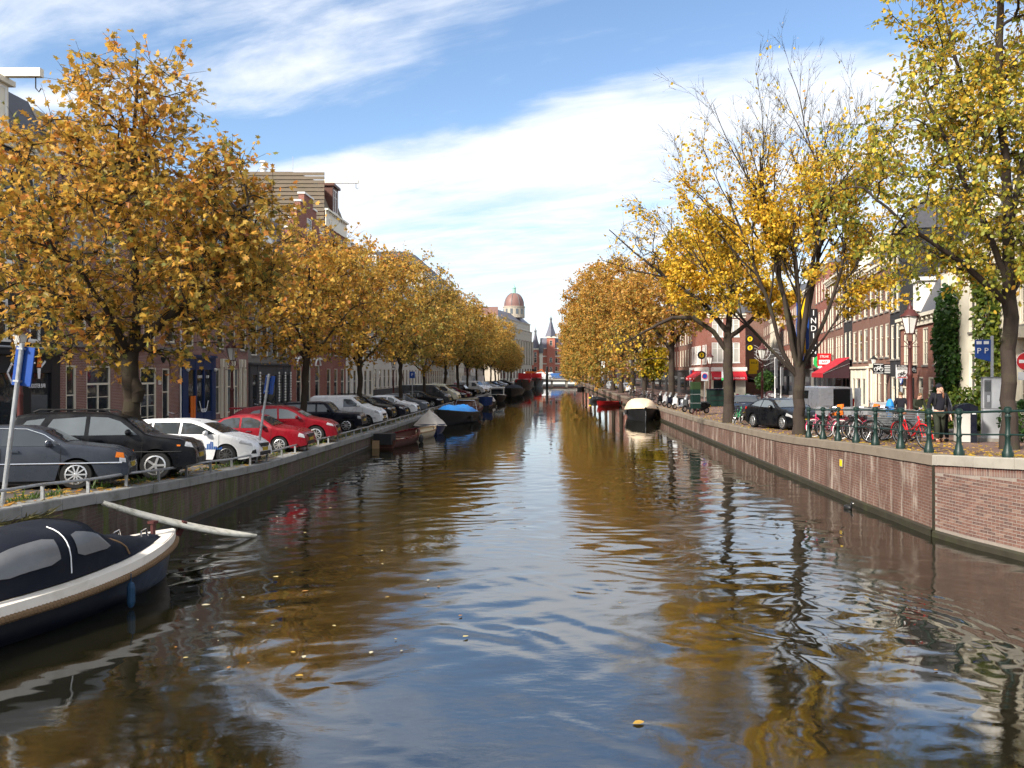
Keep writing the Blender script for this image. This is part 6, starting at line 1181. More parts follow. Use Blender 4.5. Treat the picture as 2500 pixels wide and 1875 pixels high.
MB().box(5.75, -.03, .86, 5.82, .03, 1.12).box(5.72, -.07, 1.08, 5.85, .07, 1.13).build('bow_bitt', 'lamp_red', b1)
fender(b1, 4.0, -hf(4.0/6.2)-.12, .02, 'fender_blue', .45, .065)
place_boat(b1, -9.34, 10.35, 74)
# surfboard-like plank leaning on the wall
sb = thing('old_board', 'long weathered white board leaning from the quay wall into the water', 'board'); rws = []
for i in range(21):
    t = i/20; w = .22*(max(0.02, 1-abs(2*t-1)**2.6))**.6; z = .10*(2*t-1)**2; rws.append([(t*3.8, -w, z), (t*3.8, -w*.7, z+.045), (t*3.8, 0, z+.055), (t*3.8, w*.7, z+.045), (t*3.8, w, z), (t*3.8, w*.6, z-.05), (t*3.8, -w*.6, z-.05), (t*3.8, -w, z)])
MB().grid(rws).build('board', 'board_white', sb, smooth=True); MB().box(1.85, -.04, -.25, 1.95, .04, .09).build('bracket', 'lamp_red', sb)
A_, B_ = Vector((-9.42, 17.1, 1.20)), Vector((-7.33, 19.85, -.02)); d_ = (B_-A_).normalized(); sb.location = A_; sb.rotation_euler = (d_.to_track_quat('X', 'Z').to_matrix() @ Matrix.Rotation(R(16), 3, 'X')).to_euler()
# 2: open wooden dinghy with outboard box
b2 = thing('wooden_dinghy', 'open dark red wooden dinghy with black engine box on the left', 'boat'); m, rows, hf2, sh2 = make_hull(5.2, 1.75, .72, .42, draft=.25, tr=.8); m.build('hull', 'wood_brown', b2, smooth=50); deck_rim(rows, .10, 'paint_maroon', b2)
MB().grid([[(x, y, .12) for y in (-hf2(x/5.2)*.85, 0, hf2(x/5.2)*.85)] for x in np.linspace(.05, 4.8, 12)]).build('floor', 'wood_brown', b2)
for x in (1.6, 3.0): MB().box(x-.16, -hf2(x/5.2)*.93, .33, x+.16, hf2(x/5.2)*.93, .38).build('thwart', 'wood_pale' if x < 2 else 'wood_brown', b2)
MB().box(-.25, -.55, .2, .45, .45, .78).build('engine_box', 'black_plastic', b2); MB().box(-.30, .1, -.05, -.26, .5, .42).build('number_board', 'wood_pale', b2)
for x in (3.6, 4.2): fender(b2, x, -hf2(x/5.2)-.1, .0, 'black_plastic', .4, .12)
MB().box(2.2, -.3, .3, 3.4, -.12, .34).build('oar', 'board_white', b2); place_boat(b2, -9.0, 43.7, 80)
b2b = thing('small_rowboat', 'cream rowing boat bow behind the wooden dinghy', 'boat'); m, rows, h_, s_h = make_hull(3.6, 1.4, .6, .4, draft=.2); m.build('hull', 'ivory_boat', b2b, smooth=50); deck_rim(rows, .08, 'wood_pale', b2b); MB().box(1.5, -.55, .3, 1.8, .55, .35).build('thwart', 'wood_pale', b2b); place_boat(b2b, -8.55, 49.2, 75)
# 3: tent-covered boat
b3 = thing('covered_boat', 'blue boat under a pale grey tent shaped tarpaulin', 'boat'); m, rows, h_, s_h = make_hull(4.6, 1.95, .7, .5, draft=.25); m.build('hull', 'shop_blue', b3, smooth=50)
tent = []
for r in rows:
    t = r[0][0]/4.6; row = []
    for k in range(15):
        q = -1+2*k/14; y = r[-1][1]*1.12*q; row.append((r[0][0]*1.03-.05, y+.02*math.sin(9*t+5*q), r[0][2]-.12+.16*(1-abs(q))+.95*(1-abs(q))**.8*math.exp(-((t-.42)/.30)**2)+.025*math.sin(14*q+6*t)))
    tent.append(row)
MB().grid(tent).build('tarpaulin', 'grey_canvas', b3, smooth=True); place_boat(b3, -8.9, 57.6, -72)
# 4: black sloop with blue tarpaulin
b4 = thing('black_sloop', 'black steel sloop with crumpled blue tarpaulin', 'boat'); m, rows, h_, s_h = make_hull(7.2, 2.5, 1.25, .8, draft=.4); m.build('hull', 'hull_black', b4, smooth=50); deck_rim(rows, .16, 'hull_green', b4); cover_mesh(rows, lambda t: .55*math.sin(math.pi*min(1, t*1.05))**.6*(1+.25*math.sin(9*t)), .15, .07, 8, 0, 22).build('tarpaulin', 'blue_tarp', b4, smooth=True); text('LB-08', 'sign_white', b4, .22, (5.7, -.95, .95), (R(80), 0, R(18)))
for x in (1.2, 3.2): fender(b4, x, -1.3, .1, 'black_plastic', .5, .13); fender(b4, x, 1.3, .1, 'black_plastic', .5, .13)
MB().tube([(1, 1.0, .9), (1, .8, 1.75), (1, -.8, 1.75), (1, -1.0, .9)], .025, 6).build('hoop', 'steel', b4); place_boat(b4, -6.9, 69.0, -104)
# 5, 6, 7: brown cruiser, covered skiff, tub
b5 = thing('cabin_boat', 'brown wooden cabin boat behind the blue tarpaulin sloop', 'boat'); m, rows, h_, s_h = make_hull(6.5, 2.3, .9, .7, draft=.3); m.build('hull', 'wood_brown', b5, smooth=50); deck_rim(rows, .25, 'wood_brown', b5); MB().prism([(1.2, .7), (1.4, 1.6), (3.9, 1.55), (4.5, .8)], -.8, .8).build('cabin', 'wood_brown', b5); MB().box(1.7, -.82, 1.0, 2.6, -.803, 1.4).box(2.8, -.82, 1.0, 3.8, -.803, 1.4).build('cabin_window', 'glass_grey', b5); MB().box(1.1, -.9, 1.6, 4.1, .9, 1.66).build('cabin_roof', 'olive_canvas', b5); place_boat(b5, -8.2, 72.5, 82)
b6 = thing('covered_skiff', 'low boat under an olive cover on the left bank', 'boat'); m, rows, h_, s_h = make_hull(5, 2.0, .75, .5); m.build('hull', 'wood_brown', b6, smooth=50); cover_mesh(rows, lambda t: .45*math.sin(math.pi*min(1, t+.08))**.7, .02, .03, 4).build('cover', 'olive_canvas', b6, smooth=True); place_boat(b6, -8.3, 82, 85)
b7 = thing('tub_boat', 'small boat with tilted blue tub aboard on the left bank', 'boat'); m, rows, h_, s_h = make_hull(4.4, 1.7, .6, .4); m.build('hull', 'hull_black', b7, smooth=50); deck_rim(rows, .1, 'wood_brown', b7); MB().lathe([(.75, 0), (.85, 1.0), (.8, 1.0), (.7, .08)], 14, (2.2, 0, .3)).build('tub', 'shop_blue', b7); place_boat(b7, -7.6, 91, 88)
b7b = thing('junk_boat', 'shabby dark skiff with a crumpled white sheet', 'boat'); m, rows, h_, s_h = make_hull(4.6, 1.7, .6, .4); m.build('hull', 'hull_black', b7b, smooth=50); cover_mesh(rows, lambda t: .5*math.sin(math.pi*min(1, t+.05))**.7*(1+.5*math.sin(11*t)), .1, .12, 6, 6, 20).build('sheet', 'grey_canvas', b7b, smooth=True); place_boat(b7b, -7.9, 101, 88)
# 8: black cabin sloop with white windows
b8 = thing('cabin_sloop', 'black sloop with white windowed cabin far along the left bank', 'boat'); m, rows, h_, s_h = make_hull(8, 2.5, 1.1, .8); m.build('hull', 'hull_black', b8, smooth=50); deck_rim(rows, .2, 'trim_white', b8); MB().box(2.2, -.95, .8, 5.2, .95, 1.0).box(2.2, -.95, 1.75, 5.2, .95, 1.9).build('cabin', 'trim_white', b8)
for x in (2.25, 3.2, 4.15, 5.12): 
    for s in (-1, 1): MB().box(x-.06, s*.9-.05, 1.0, x+.06, s*.9+.05, 1.75).build('cabin_post', 'trim_white', b8)
MB().box(2.4, -.88, 1.0, 5.0, .88, 1.75).build('cabin_glass', 'glass', b8); MB().box(2.0, -1.05, 1.9, 5.4, 1.05, 2.0).build('cabin_roof', 'trim_white', b8); place_boat(b8, -7.9, 121, -88)
b9 = thing('barge', 'long dark covered barge on the left bank', 'boat'); m, rows, h_, s_h = make_hull(18, 4.0, 1.5, 1.1, draft=.6); m.build('hull', 'hull_black', b9, smooth=50); cover_mesh(rows, lambda t: .7*math.sin(math.pi*min(1, t+.04))**.5, .2, .03, 2, 2, 23).build('hatch_cover', 'navy_canvas', b9, smooth=True); place_boat(b9, -6.9, 157, -90)
for k, (x, y, lab) in enumerate([(-6.6, 208, 'nearer black and red cargo ship before the far bridge'), (-4.7, 260, 'farther black and red cargo ship beside the far bridge')]):
    b = thing('cargo_ship', lab, 'ship'); m, rows, h_, s_h = make_hull(26, 4.6, 2.6, 1.8, draft=.8); m.build('hull', 'hull_black', b, smooth=50); deck_rim(rows, .5, 'hull_red', b, z=.12); MB().box(3, -1.6, 1.9, 8, 1.6, 4.0).build('wheelhouse', 'hull_red', b); MB().box(3.2, -1.62, 3.0, 7.8, 1.62, 3.7).build('wheelhouse_glass', 'glass', b); MB().box(9, -1.7, 1.9, 22, 1.7, 2.6).build('hold_cover', 'hull_red', b); place_boat(b, x, y, -90)
# right bank
b10 = thing('covered_sloop', 'black sloop under a smooth beige cover on the right bank', 'boat'); m, rows, h_, s_h = make_hull(6.8, 2.65, 1.15, .85, draft=.4, full=.42, tr=.8); m.build('hull', 'hull_black', b10, smooth=50); deck_rim(rows, .1, 'wood_brown', b10)
cv = []
for i, r in enumerate(rows):
    t = i/(len(rows)-1); row = []
    for k in range(17):
        q = -1+2*k/16; y = (r[-1][1]+.07)*q; h = .85*min(1, (1-t)/.45)**.7*min(1, (t+.02)/.18)**.6; row.append((r[0][0]*1.01, y, r[0][2]+.05-.10*abs(q)**8+h*(1-abs(q)**3.2)+.012*math.sin(13*t+9*q)))
    cv.append(row)
MB().grid(cv).build('cover', 'beige_canvas', b10, smooth=True); MB().tube([(6.75, 0, 1.16), (6.9, 0, .5), (6.6, 0, -.2)], .035, 6).build('stem_band', 'chrome', b10)
for s in (-1, 1): fender(b10, 4.2, s*1.38, .45, 'black_plastic', .45, .13)
MB().tube([(6.3, .5, 1.1), (6.6, 2.0, 1.0), (7.0, 3.1, 1.05)], .015, 4).build('mooring_line', 'rope', b10); place_boat(b10, 7.75, 74.5, -90)
b11 = thing('red_boat', 'small open red boat with black fenders on the right bank', 'boat'); m, rows, h_, s_h = make_hull(5.0, 1.9, .66, .50); m.build('hull', 'hull_red', b11, smooth=50); deck_rim(rows, .1, 'hull_red', b11); MB().box(1.5, -.75, .36, 1.8, .75, .41).build('thwart', 'wood_brown', b11)
for y in (-.75, .75): fender(b11, 1.0, y*1.25, .1, 'black_plastic', .5, .14)
place_boat(b11, 8.2, 102.5, -122)
b12 = thing('grey_boat', 'small grey boat with yellow bow tip on the right bank', 'boat'); m, rows, h_, s_h = make_hull(4.4, 1.7, .5, .36); m.build('hull', 'lead', b12, smooth=50); cover_mesh(rows, lambda t: .2*math.sin(math.pi*min(1, t)), .1, .02, 4).build('cover', 'navy_canvas', b12, smooth=True); MB().ellipsoid((4.3, 0, .52), (.2, .2, .12)).build('bow_pad', 'yellow_paint', b12); place_boat(b12, 7.4, 119, -118)
b13 = thing('dark_skiff', 'low dark skiff far along the right bank under the elms', 'boat'); m, rows, h_, s_h = make_hull(6, 2.0, .7, .5); m.build('hull', 'hull_black', b13, smooth=50); deck_rim(rows, .1, 'wood_brown', b13); place_boat(b13, 7.2, 205, -90)
# coot and floating leaves
ct = thing('coot', 'small black coot swimming by the right quay wall', 'bird', (8.75, 24.2, 0), R(-70)); MB().ellipsoid((0, 0, .04), (.17, .09, .085), 12, 8).ellipsoid((.13, 0, .12), (.045, .04, .08), 8, 6).ellipsoid((.17, 0, .19), (.05, .04, .042), 8, 6).build('body', 'iron_black', ct, smooth=True); MB().lathe([(.016, 0), (.002, .05)], 6, (.21, 0, .185), 'x').build('beak', 'sign_white', ct)
fl = []
for k, c in enumerate([(.40,.24,.04), (.50,.40,.16), (.34,.15,.03), (.50,.44,.28)]): leafmat('float_leaf_%d' % k, .1, obj_col=c); me = bpy.data.meshes.new('floating_leaf'); T = ELM.copy(); T[:, 2] *= .6; me.from_pydata([tuple(x) for x in T], [], [tuple(int(i) for i in f) for f in ELM_F]); me.materials.append(M['float_leaf_%d' % k]); fl.append(me)
rr = random.Random(12); spots = [(1392*1.13, 1562*1.13, .15), (600*1.13, 1249*1.13, .15), (652*1.13, 1280*1.13, .14), (435*1.13, 1310*1.13, .15), (655*1.13, 1463*1.13, .12), (1130, 1558, .11)]
for k in range(64):
    g = abs(rr.gauss(0, 1)); u = rr.uniform(150, 1100) if k % 6 else rr.uniform(1100, 2300); v = rr.uniform(1180, 1640); spots.append((u, v, rr.uniform(.035, .095)))
for k, (u, v, s) in enumerate(spots):
    Y = CAMZ*FPX/(v-VV); X = (u-VU)*Y/FPX
    if X < -9.0 or X > 8.6 or (X < -6.6 and Y < 17.5): continue
    o = inst('floating_leaf', fl[k % 4], None, (X, Y, .02), (0, 0, rr.uniform(0, 6.28)), (s, s, s)); tag(o, 'large pale leaf floating alone on the blue water in the foreground' if k == 0 else 'small fallen yellow leaf floating on the brown canal water', 'leaf', 'leaves floating on the canal')
# ------------------------------------------------------------------ street furniture
# green canal railing on the right corner
RAIL_Y = [30.1, 28.5, 27.0, 25.4, 23.9, 22.3, 20.75, 19.5, 18.1, 16.6, 15.0]
RP = [Vector((edge_x(REDGE, y)+.22, y, zr(y)+.004)) for y in RAIL_Y]
ra = thing('canal_railing', 'dark green iron canal railing with turned posts on the right corner', 'railing', (0, 0, 0))
pm_ = MB().lathe([(.125, 0), (.125, .10), (.10, .14), (.085, .22), (.062, .28), (.055, .44), (.075, .47), (.075, .50), (.055, .53), (.048, .70), (.060, .88), (.078, .90), (.055, .93), (.05, .97), (.085, .99), (.092, 1.04), (.085, 1.09), (.04, 1.12)], 10).mesh('post', 'rail_green', 40)
for p in RP: inst('post', pm_, ra, p)
for h, r in ((.50, .020), (1.02, .027)):
    for a, b in zip(RP, RP[1:]): MB().tube([a+Vector((0, 0, h)), b+Vector((0, 0, h))], r, 8).build('rail', 'rail_green', ra)
# low pipe rail on the left quay
gl = thing('guard_rail', 'low galvanised pipe rail along the left quay edge', 'railing', (0, 0, 0)); ys_ = np.arange(8.0, 92, 1.55)
q = MB().tube([(edge_x(LEDGE, y)-.16, y, zl(y)+.30+(.015*math.sin(y*1.7))) for y in ys_], .030, 8).build('rail', 'galvanised', gl)
gp_ = MB().box(-.03, -.02, 0, .03, .02, .29).mesh('rail_post', 'galvanised')
for y in ys_: inst('rail_post', gp_, gl, (edge_x(LEDGE, y)-.16, y, zl(y)+.004))
# lamp posts
def lamp(label, x, y, z, s=1.0):
    root = thing('street_lamp', label, 'street lamp', (x, y, z), 0, 'old style street lamps'); root.scale = (s, s, s)
    MB().lathe([(.26, 0), (.26, .12), (.20, .2), (.17, .8), (.19, .85), (.13, 1.0), (.10, 1.1), (.085, 2.2), (.105, 2.25), (.105, 2.32), (.07, 2.4), (.055, 3.2), (.09, 3.25), (.05, 3.32), (.045, 3.5)], 12).build('post', 'lamp_red', root, smooth=50)
    q = MB()
    for k in range(4):
        a = k*math.pi/2+math.pi/4; q.tube([(.05*math.cos(a), .05*math.sin(a), 3.35), (.24*math.cos(a), .24*math.sin(a), 3.55), (.22*math.cos(a), .22*math.sin(a), 3.72), (.17*math.cos(a), .17*math.sin(a), 3.76)], .016, 5)
    q.lathe([(.19, 3.74), (.21, 3.78)], 8); q.tube([(-.34, 0, 3.30), (.34, 0, 3.30)], .014, 5); q.build('bracket', 'lamp_red', root)
    MB().lathe([(.15, 3.78), (.30, 4.38)], 6, cap=False).build('lantern_glass', 'lamp_glass', root)
    q = MB()
    for k in range(6): a = k*math.pi/3; q.bar((.155*math.cos(a), .155*math.sin(a), 3.78), (.305*math.cos(a), .305*math.sin(a), 4.38), .02)
    q.build('lantern_bars', 'lamp_red', root); MB().lathe([(.06, 3.8), (.05, 3.95), (.07, 4.05), (.03, 4.12)], 8).build('burner', 'steel', root)
    MB().lathe([(.34, 4.38), (.33, 4.43), (.20, 4.52), (.18, 4.60), (.10, 4.64), (.09, 4.74), (.03, 4.80), (.02, 4.95)], 12).build('lantern_cap', 'lamp_red', root, smooth=50); return root
lamp('dark red street lamp behind the bench on the right quay', 12.9, 29.5, zr(29.5)); lamp('dark red street lamp beyond the black hybrid saloon', 13.75, 53.5, zr(53.5)); lamp('dark red street lamp before the red awnings', 14.3, 74, zr(74))
lamp('dark red street lamp in front of the black bar house', -18.3, 28.2, zl(28)); lamp('dark red street lamp before the blue shop house', -16.0, 41.0, zl(41)); lamp('dark red street lamp before the white house on the left', -17.0, 88, zl(88))
# sign posts
def leaning_sign(label, base, top, panel_h, panel_w, rz):
    b, t_ = Vector(base), Vector(top); root = thing('parking_sign', label, 'sign', b); d = t_-b
    MB().tube([(0, 0, -.02), d], .042, 10).build('pole', 'galvanised', root); e = d.normalized(); c = d-e*(panel_h/2+.06); m3 = e.to_track_quat('Z', 'Y').to_matrix() @ Matrix.Rotation(rz, 3, 'Z')
    p = MB().cbox((0, 0, 0), (panel_w, .025, panel_h), m3).build('panel', 'sign_blue', root, loc=c+m3 @ Vector((-panel_w*.1, -.06, 0))); MB().cbox((0, 0, 0), (panel_w*.9, .006, panel_h*.22), m3).build('sub_panel', 'sign_white', p, loc=m3 @ Vector((0, -.017, -panel_h*.36)))
    me = TEXTS['P'].copy(); me.materials.clear(); me.materials.append(M['sign_white']); o = inst('lettering', me, p); o.matrix_local = Matrix.Translation(m3 @ Vector((0, -.017, .08))) @ (m3 @ Matrix.Rotation(R(90), 3, 'X')).to_4x4() @ Matrix.Scale(.34, 4); 
    q = MB(); 
    for k in (.1, panel_h-.02): q.cbox(d-e*k, (.11, .11, .035), m3)
    q.build('clamp', 'galvanised', root)
leaning_sign('leaning blue parking sign on grey pole nearest at the left edge', (-10.06, 15.0, zl(15)), (-9.76, 15.1, 4.55), .72, .36, R(68)); leaning_sign('leaning blue parking sign on grey pole beside the dark red saloon', (-9.93, 27.5, zl(27.5)), (-9.52, 27.6, 3.98), .62, .34, R(66))
def board_sign(name, label, x, y, z0, H, w, h, mat, zc, rz=0.0, txt=None, tmat='sign_white', extra=None, pr=.035, pmat='galvanised', cat='sign'):
    root = thing(name, label, cat, (x, y, z0), rz); MB().tube([(0, 0, -.02), (0, 0, H)], pr, 8).build('pole', pmat, root); MB().box(-w/2, -.075, zc-h/2, w/2, -.05, zc+h/2).build('panel', mat, root)
    if txt: text(txt, tmat, root, h*.6, (0, -.085, zc), (R(90), 0, 0))
    if extra: extra(root)
    return root
board_sign('parking_sign', 'small blue parking sign far along the left quay', -12.6, 74, zl(74), 3.4, .5, .6, 'sign_blue', 3.0, 0, 'P')
board_sign('zone_sign', 'small white round zone sign before the lettered white van', -12.4, 96, zl(96), 3.7, .7, .9, 'sign_white', 3.1, 0, None, extra=lambda r: MB().torus((0, -.08, 3.15), .2, .05, 'y', 16, 5).build('ring', 'iron_black', r))
board_sign('no_parking_sign', 'white square no parking sign with blue red disc by the green container', 13.05, 70, zr(70), 3.1, .62, .8, 'sign_grey', 2.65, R(8), extra=lambda r: (MB().lathe([(.24, -.085), (.24, -.08)], 20, (0, 0, 2.65), 'y').build('disc', 'sign_blue', r), MB().torus((0, -.085, 2.65), .23, .03, 'y', 20, 5).build('ring', 'sign_red', r)))
board_sign('green_sign', 'green and grey street notice behind the golden elm trunk', 15.2, 72, zr(72), 3.3, .55, .8, 'sign_grey', 2.7, R(-5), extra=lambda r: MB().box(-.275, -.08, 2.3, .275, -.077, 2.5).build('green_strip', 'sign_green', r))
for k, (x, y, h, lab) in enumerate([(12.35, 45.3, 3.6, 'tall double traffic sign seen from behind, left of the pair'), (12.75, 45.6, 3.1, 'single traffic sign seen from behind, right of the pair')]):
    board_sign('traffic_sign', lab, x, y, zr(y), h, .45, 1.0, 'sign_grey', h-.55, R(55), extra=(lambda r: MB().box(-.2, -.075, 1.9, .2, -.05, 2.45).build('lower_panel', 'sign_grey', r)) if k == 0 else None, pmat='white_paint')
ne = thing('no_entry_sign', 'round red no entry sign with white bar at the right edge', 'sign', (15.62, 27.0, zr(27)), R(-12)); MB().tube([(0, 0, -.02), (0, 0, 3.0)], .035, 8).build('pole', 'galvanised', ne); MB().lathe([(.31, -.06), (.31, -.04)], 28, (0, 0, 2.62), 'y').build('disc', 'sign_red', ne); MB().box(-.22, -.067, 2.565, .22, -.061, 2.675).build('bar', 'sign_white', ne); MB().torus((0, -.061, 2.62), .30, .012, 'y', 28, 4).build('rim', 'sign_white', ne); MB().box(-.24, -.06, 2.0, .24, -.04, 2.27).build('sub_panel', 'sign_white', ne)
# parking machine
pk = thing('parking_machine', 'tall grey parking ticket machine with blue double P sign', 'ticket machine', (14.2, 26.5, zr(26.5)), R(-20)); MB().box(-.36, -.30, -.02, .40, .34, .12).build('plinth', 'concrete', pk); MB().box(-.25, -.24, .12, .27, .26, 2.05).build('cabinet', 'cabinet_grey', pk); MB().box(-.27, -.26, 2.05, .29, .28, 2.09).build('lid', 'lead', pk); MB().box(-.22, -.262, 1.1, -.02, -.242, 2.0).build('front_panel', 'lead', pk); MB().box(-.20, -.27, 1.62, -.04, -.263, 1.95).build('screen', 'glass', pk); MB().box(-.14, -.28, 1.28, -.06, -.263, 1.5).build('card_slot', 'steel', pk); MB().box(-.252, -.245, 1.06, .275, .262, 1.075).build('seam', 'black_plastic', pk)
MB().box(.0, -.03, 2.09, .08, .05, 3.42).build('mast', 'cabinet_grey', pk); MB().prism([(-.46, 2.72), (-.46, 3.30), (0, 3.30), (0, 2.58)], -.02, .02).build('sign_panel', 'sign_blue', pk)
for x in (-.34, -.13): text('P', 'sign_white', pk, .26, (x, -.03, 2.93), (R(90), 0, 0)); MB().box(x-.075, -.028, 3.15, x+.075, -.021, 3.25).build('time_strip', 'sign_white', pk)
bn = thing('litter_bin', 'cream litter bin with dark sloping lid beside the walkers', 'litter bin', (13.0, 25.8, zr(25.8)), R(-15)); MB().box(-.26, -.24, .03, .12, .26, .98).build('cream_panel', 'bin_mesh', bn); MB().box(.122, -.25, .0, .30, .27, 1.02).build('dark_side', 'paint_blueblack', bn); MB().prism([(-.29, 1.0), (-.24, 1.16), (.1, 1.24), (.33, 1.14), (.33, 1.0)], -.28, .30).build('lid', 'paint_blueblack', bn); MB().box(.16, -.262, .9, .27, -.252, .96).build('sticker', 'sign_white', bn)
# bench
be = thing('bench', 'dark slatted park bench behind the canal railing', 'bench', (11.0, 26.2, zr(26.2)), R(-24))
for k in range(5): MB().box(-.85, -.42+k*.09, .44-.008*k, .85, -.35+k*.09, .475-.008*k).build('seat_slat', 'paint_darkgrey', be)
for k in range(6): MB().cbox((0, .06+k*.022, .54+k*.075), (1.7, .025, .06), Matrix.Rotation(R(-14), 3, 'X')).build('back_slat', 'paint_darkgrey', be)
for x in (-.7, .7): MB().tube([(x, -.40, 0), (x, -.38, .43), (x, .05, .40), (x, .10, 0)], .028, 6).build('leg', 'iron_black', be); MB().tube([(x, .03, .40), (x, .20, .98)], .026, 6).build('back_post', 'iron_black', be)
# utility cabinet, green cage, container
uc = thing('utility_cabinet', 'pale grey utility cabinet behind the parked bicycles', 'cabinet', (14.0, 34.8, zr(34.8)), R(-10)); MB().box(-.42, -.2, 0, .42, .2, 1.25).build('box', 'cabinet_grey', uc); MB().box(-.45, -.23, 1.25, .45, .23, 1.29).build('lid', 'cabinet_grey', uc); MB().box(-.005, -.206, .1, .005, -.2, 1.2).build('door_gap', 'black_plastic', uc)
gc_ = thing('green_cage', 'tall dark green metal box on legs at the right quay edge', 'cabinet', (9.75, 55.6, zr(55.6)), R(10)); MB().box(-.28, -.25, .45, .28, .25, 1.75).build('lower_box', 'rail_green', gc_); MB().box(-.29, -.26, 1.75, .29, .26, 2.25).build('upper_box', 'foliage_dark', gc_)
for x in (-.24, 0, .24): MB().box(x-.02, -.22, 0, x+.02, -.18, .45).build('leg', 'lamp_red', gc_)
for z in (.8, 1.4): MB().box(-.30, -.27, z, .30, .27, z+.04).build('band', 'galvanised', gc_)
gk = thing('green_container', 'large dark green street container before the corner cafe', 'container', (14.6, 72, zr(72)+.0), R(5)); MB().box(-.85, -.6, .06, .85, .6, 1.45).build('body', 'rail_green', gk); MB().box(-.9, -.65, 1.45, .9, .65, 1.55).build('lid', 'paint_blueblack', gk)
for z in (.5, .95): MB().box(-.87, -.62, z, .87, -.601, z+.06).build('rib', 'iron_black', gk)
for k, (x, y) in enumerate([(12.6, 57), (12.9, 59), (13.2, 61), (13.5, 63.2), (13.1, 51.2), (12.9, 49.2)]):
    o = thing('bollard', '%s low dark red bollard on the right quay' % ['nearest of the far', 'second of the far', 'third of the far', 'farthest', 'nearer to the black hybrid saloon, far', 'nearest to the black hybrid saloon, near'][k], 'bollard', (x, y, zr(y)), 0, 'bollards on the right quay'); MB().lathe([(.11, 0), (.10, .15), (.075, .2), (.07, .85), (.09, .88), (.09, .95), (.05, 1.0)], 10).build('shaft', 'lamp_red', o); MB().lathe([(.076, .6), (.076, .68)], 10).build('band', 'iron_black', o)
# ------------------------------------------------------------------ bicycles and scooters
def make_bike(name, label, frame_m, tyre_m='rubber', fancy=None, group='bicycles parked on the right quay'):
    root = thing(name, label, 'bicycle', group=group); r = .34
    wm = MB().torus((0, 0, 0), r-.018, .020, 'y', 28, 6).mesh('wheel', tyre_m, True); q = MB().torus((0, 0, 0), r-.042, .009, 'y', 24, 4)
    for k in range(12): a = k*math.pi/6; q.tube([(0, .02 if k % 2 else -.02, 0), ((r-.045)*math.cos(a), 0, (r-.045)*math.sin(a))], .0022, 3)
    q.lathe([(.028, -.045), (.028, .045)], 8, axis='y'); sm_ = q.mesh('spokes', 'steel')
    for x in (-.54, .54): w_ = inst('wheel', wm, root, (x, 0, r)); inst('spokes', sm_, w_)
    f = MB(); bb, hd, st_ = (-.06, 0, .28), (.40, 0, .82), (-.22, 0, .78)
    f.tube([(.43, 0, .72), (.20, 0, .42), bb], .019, 7).tube([(.42, 0, .78), (.12, 0, .55), (-.12, 0, .46)], .015, 6).tube([bb, st_], .017, 7).tube([bb, (-.54, .03, r)], .011, 5).tube([st_, (-.54, .03, r)], .010, 5).tube([(.44, 0, .66), (.38, 0, .90)], .021, 7); f.build('frame', frame_m, root, smooth=True)
    MB().tube([(.43, .04, .68), (.50, .045, .5), (.54, .045, r)], .012, 5).tube([(.43, -.04, .68), (.50, -.045, .5), (.54, -.045, r)], .012, 5).build('fork', frame_m, root)
    MB().tube([(.38, 0, .9), (.35, 0, 1.04), (.38, .06, 1.07), (.30, .22, 1.10), (.12, .29, 1.10)], .011, 6).tube([(.35, 0, 1.04), (.38, -.06, 1.07), (.30, -.22, 1.10), (.12, -.29, 1.10)], .011, 6).build('handlebar', 'chrome', root)
    for s in (-1, 1): MB().tube([(.20, s*.265, 1.10), (.08, s*.295, 1.10)], .017, 6).build('grip', 'black_plastic', root)
    MB().tube([(-.22, 0, .78), (-.25, 0, .92)], .013, 6).build('seat_post', 'steel', root); MB().ellipsoid((-.28, 0, .95), (.14, .095, .05), 10, 6).build('saddle', 'leather_brown' if fancy == 'red' else 'black_plastic', root)
    for x, a0, a1 in ((-.54, 20, 190), (.54, -5, 150)): MB().tube([(x+(r+.02)*math.cos(R(a)), 0, r+(r+.02)*math.sin(R(a))) for a in np.linspace(a0, a1, 10)], .016, 4).build('mudguard', frame_m if fancy else 'black_plastic', root)
    MB().bar((-.78, 0, .72), (-.30, 0, .74), .13, .02).tube([(-.72, .05, .72), (-.54, .05, r)], .006, 4).build('rear_rack', 'black_plastic', root); MB().box(-.56, -.05, .24, .02, -.035, .36).build('chain_case', 'black_plastic', root)
    MB().ellipsoid((.49, 0, .80), (.05, .04, .04), 8, 5).build('head_lamp', 'chrome', root); MB().bar((-.06, -.1, .28), (.06, -.1, .14), .02).bar((.06, -.1, .13), (.06, -.17, .13), .06, .02).bar((-.06, .1, .28), (-.18, .1, .42), .02).build('crank', 'steel', root); MB().tube([(-.3, .05, .3), (-.38, .16, .02)], .010, 5).build('kick_stand', 'steel', root)
    if fancy == 'crate': MB().box(.46, -.2, .86, .80, .2, 1.12).build('crate', 'grey_plastic', root)
    if fancy == 'child': MB().prism([(-.78, .80), (-.46, .80), (-.44, .90), (-.66, .92), (-.74, 1.22), (-.80, 1.22)], -.15, .15).build('child_seat', 'orange_paint', root)
    if fancy == 'tarp': MB().ellipsoid((-.55, 0, 1.05), (.17, .2, .42), 10, 8).build('rain_cover', 'blue_tarp', root)
    return root
def put_bike(b, x, y, th, lean=4, side=1): b.location = (x, y, (zr if side > 0 else zl)(y)+.003); b.rotation_euler = (R(lean), 0, R(th))
red = make_bike('bicycle', 'red step through bicycle with chrome handlebar leaning by the bench', 'red_bike', fancy='red'); put_bike(red, 10.0, 22.7, -78, 7)
pink = make_bike('bicycle', 'pink bicycle with orange front wheel trim beside the elm trunk', 'pink_paint', 'white_paint', 'child'); put_bike(pink, 10.35, 30.9, 200, 6)
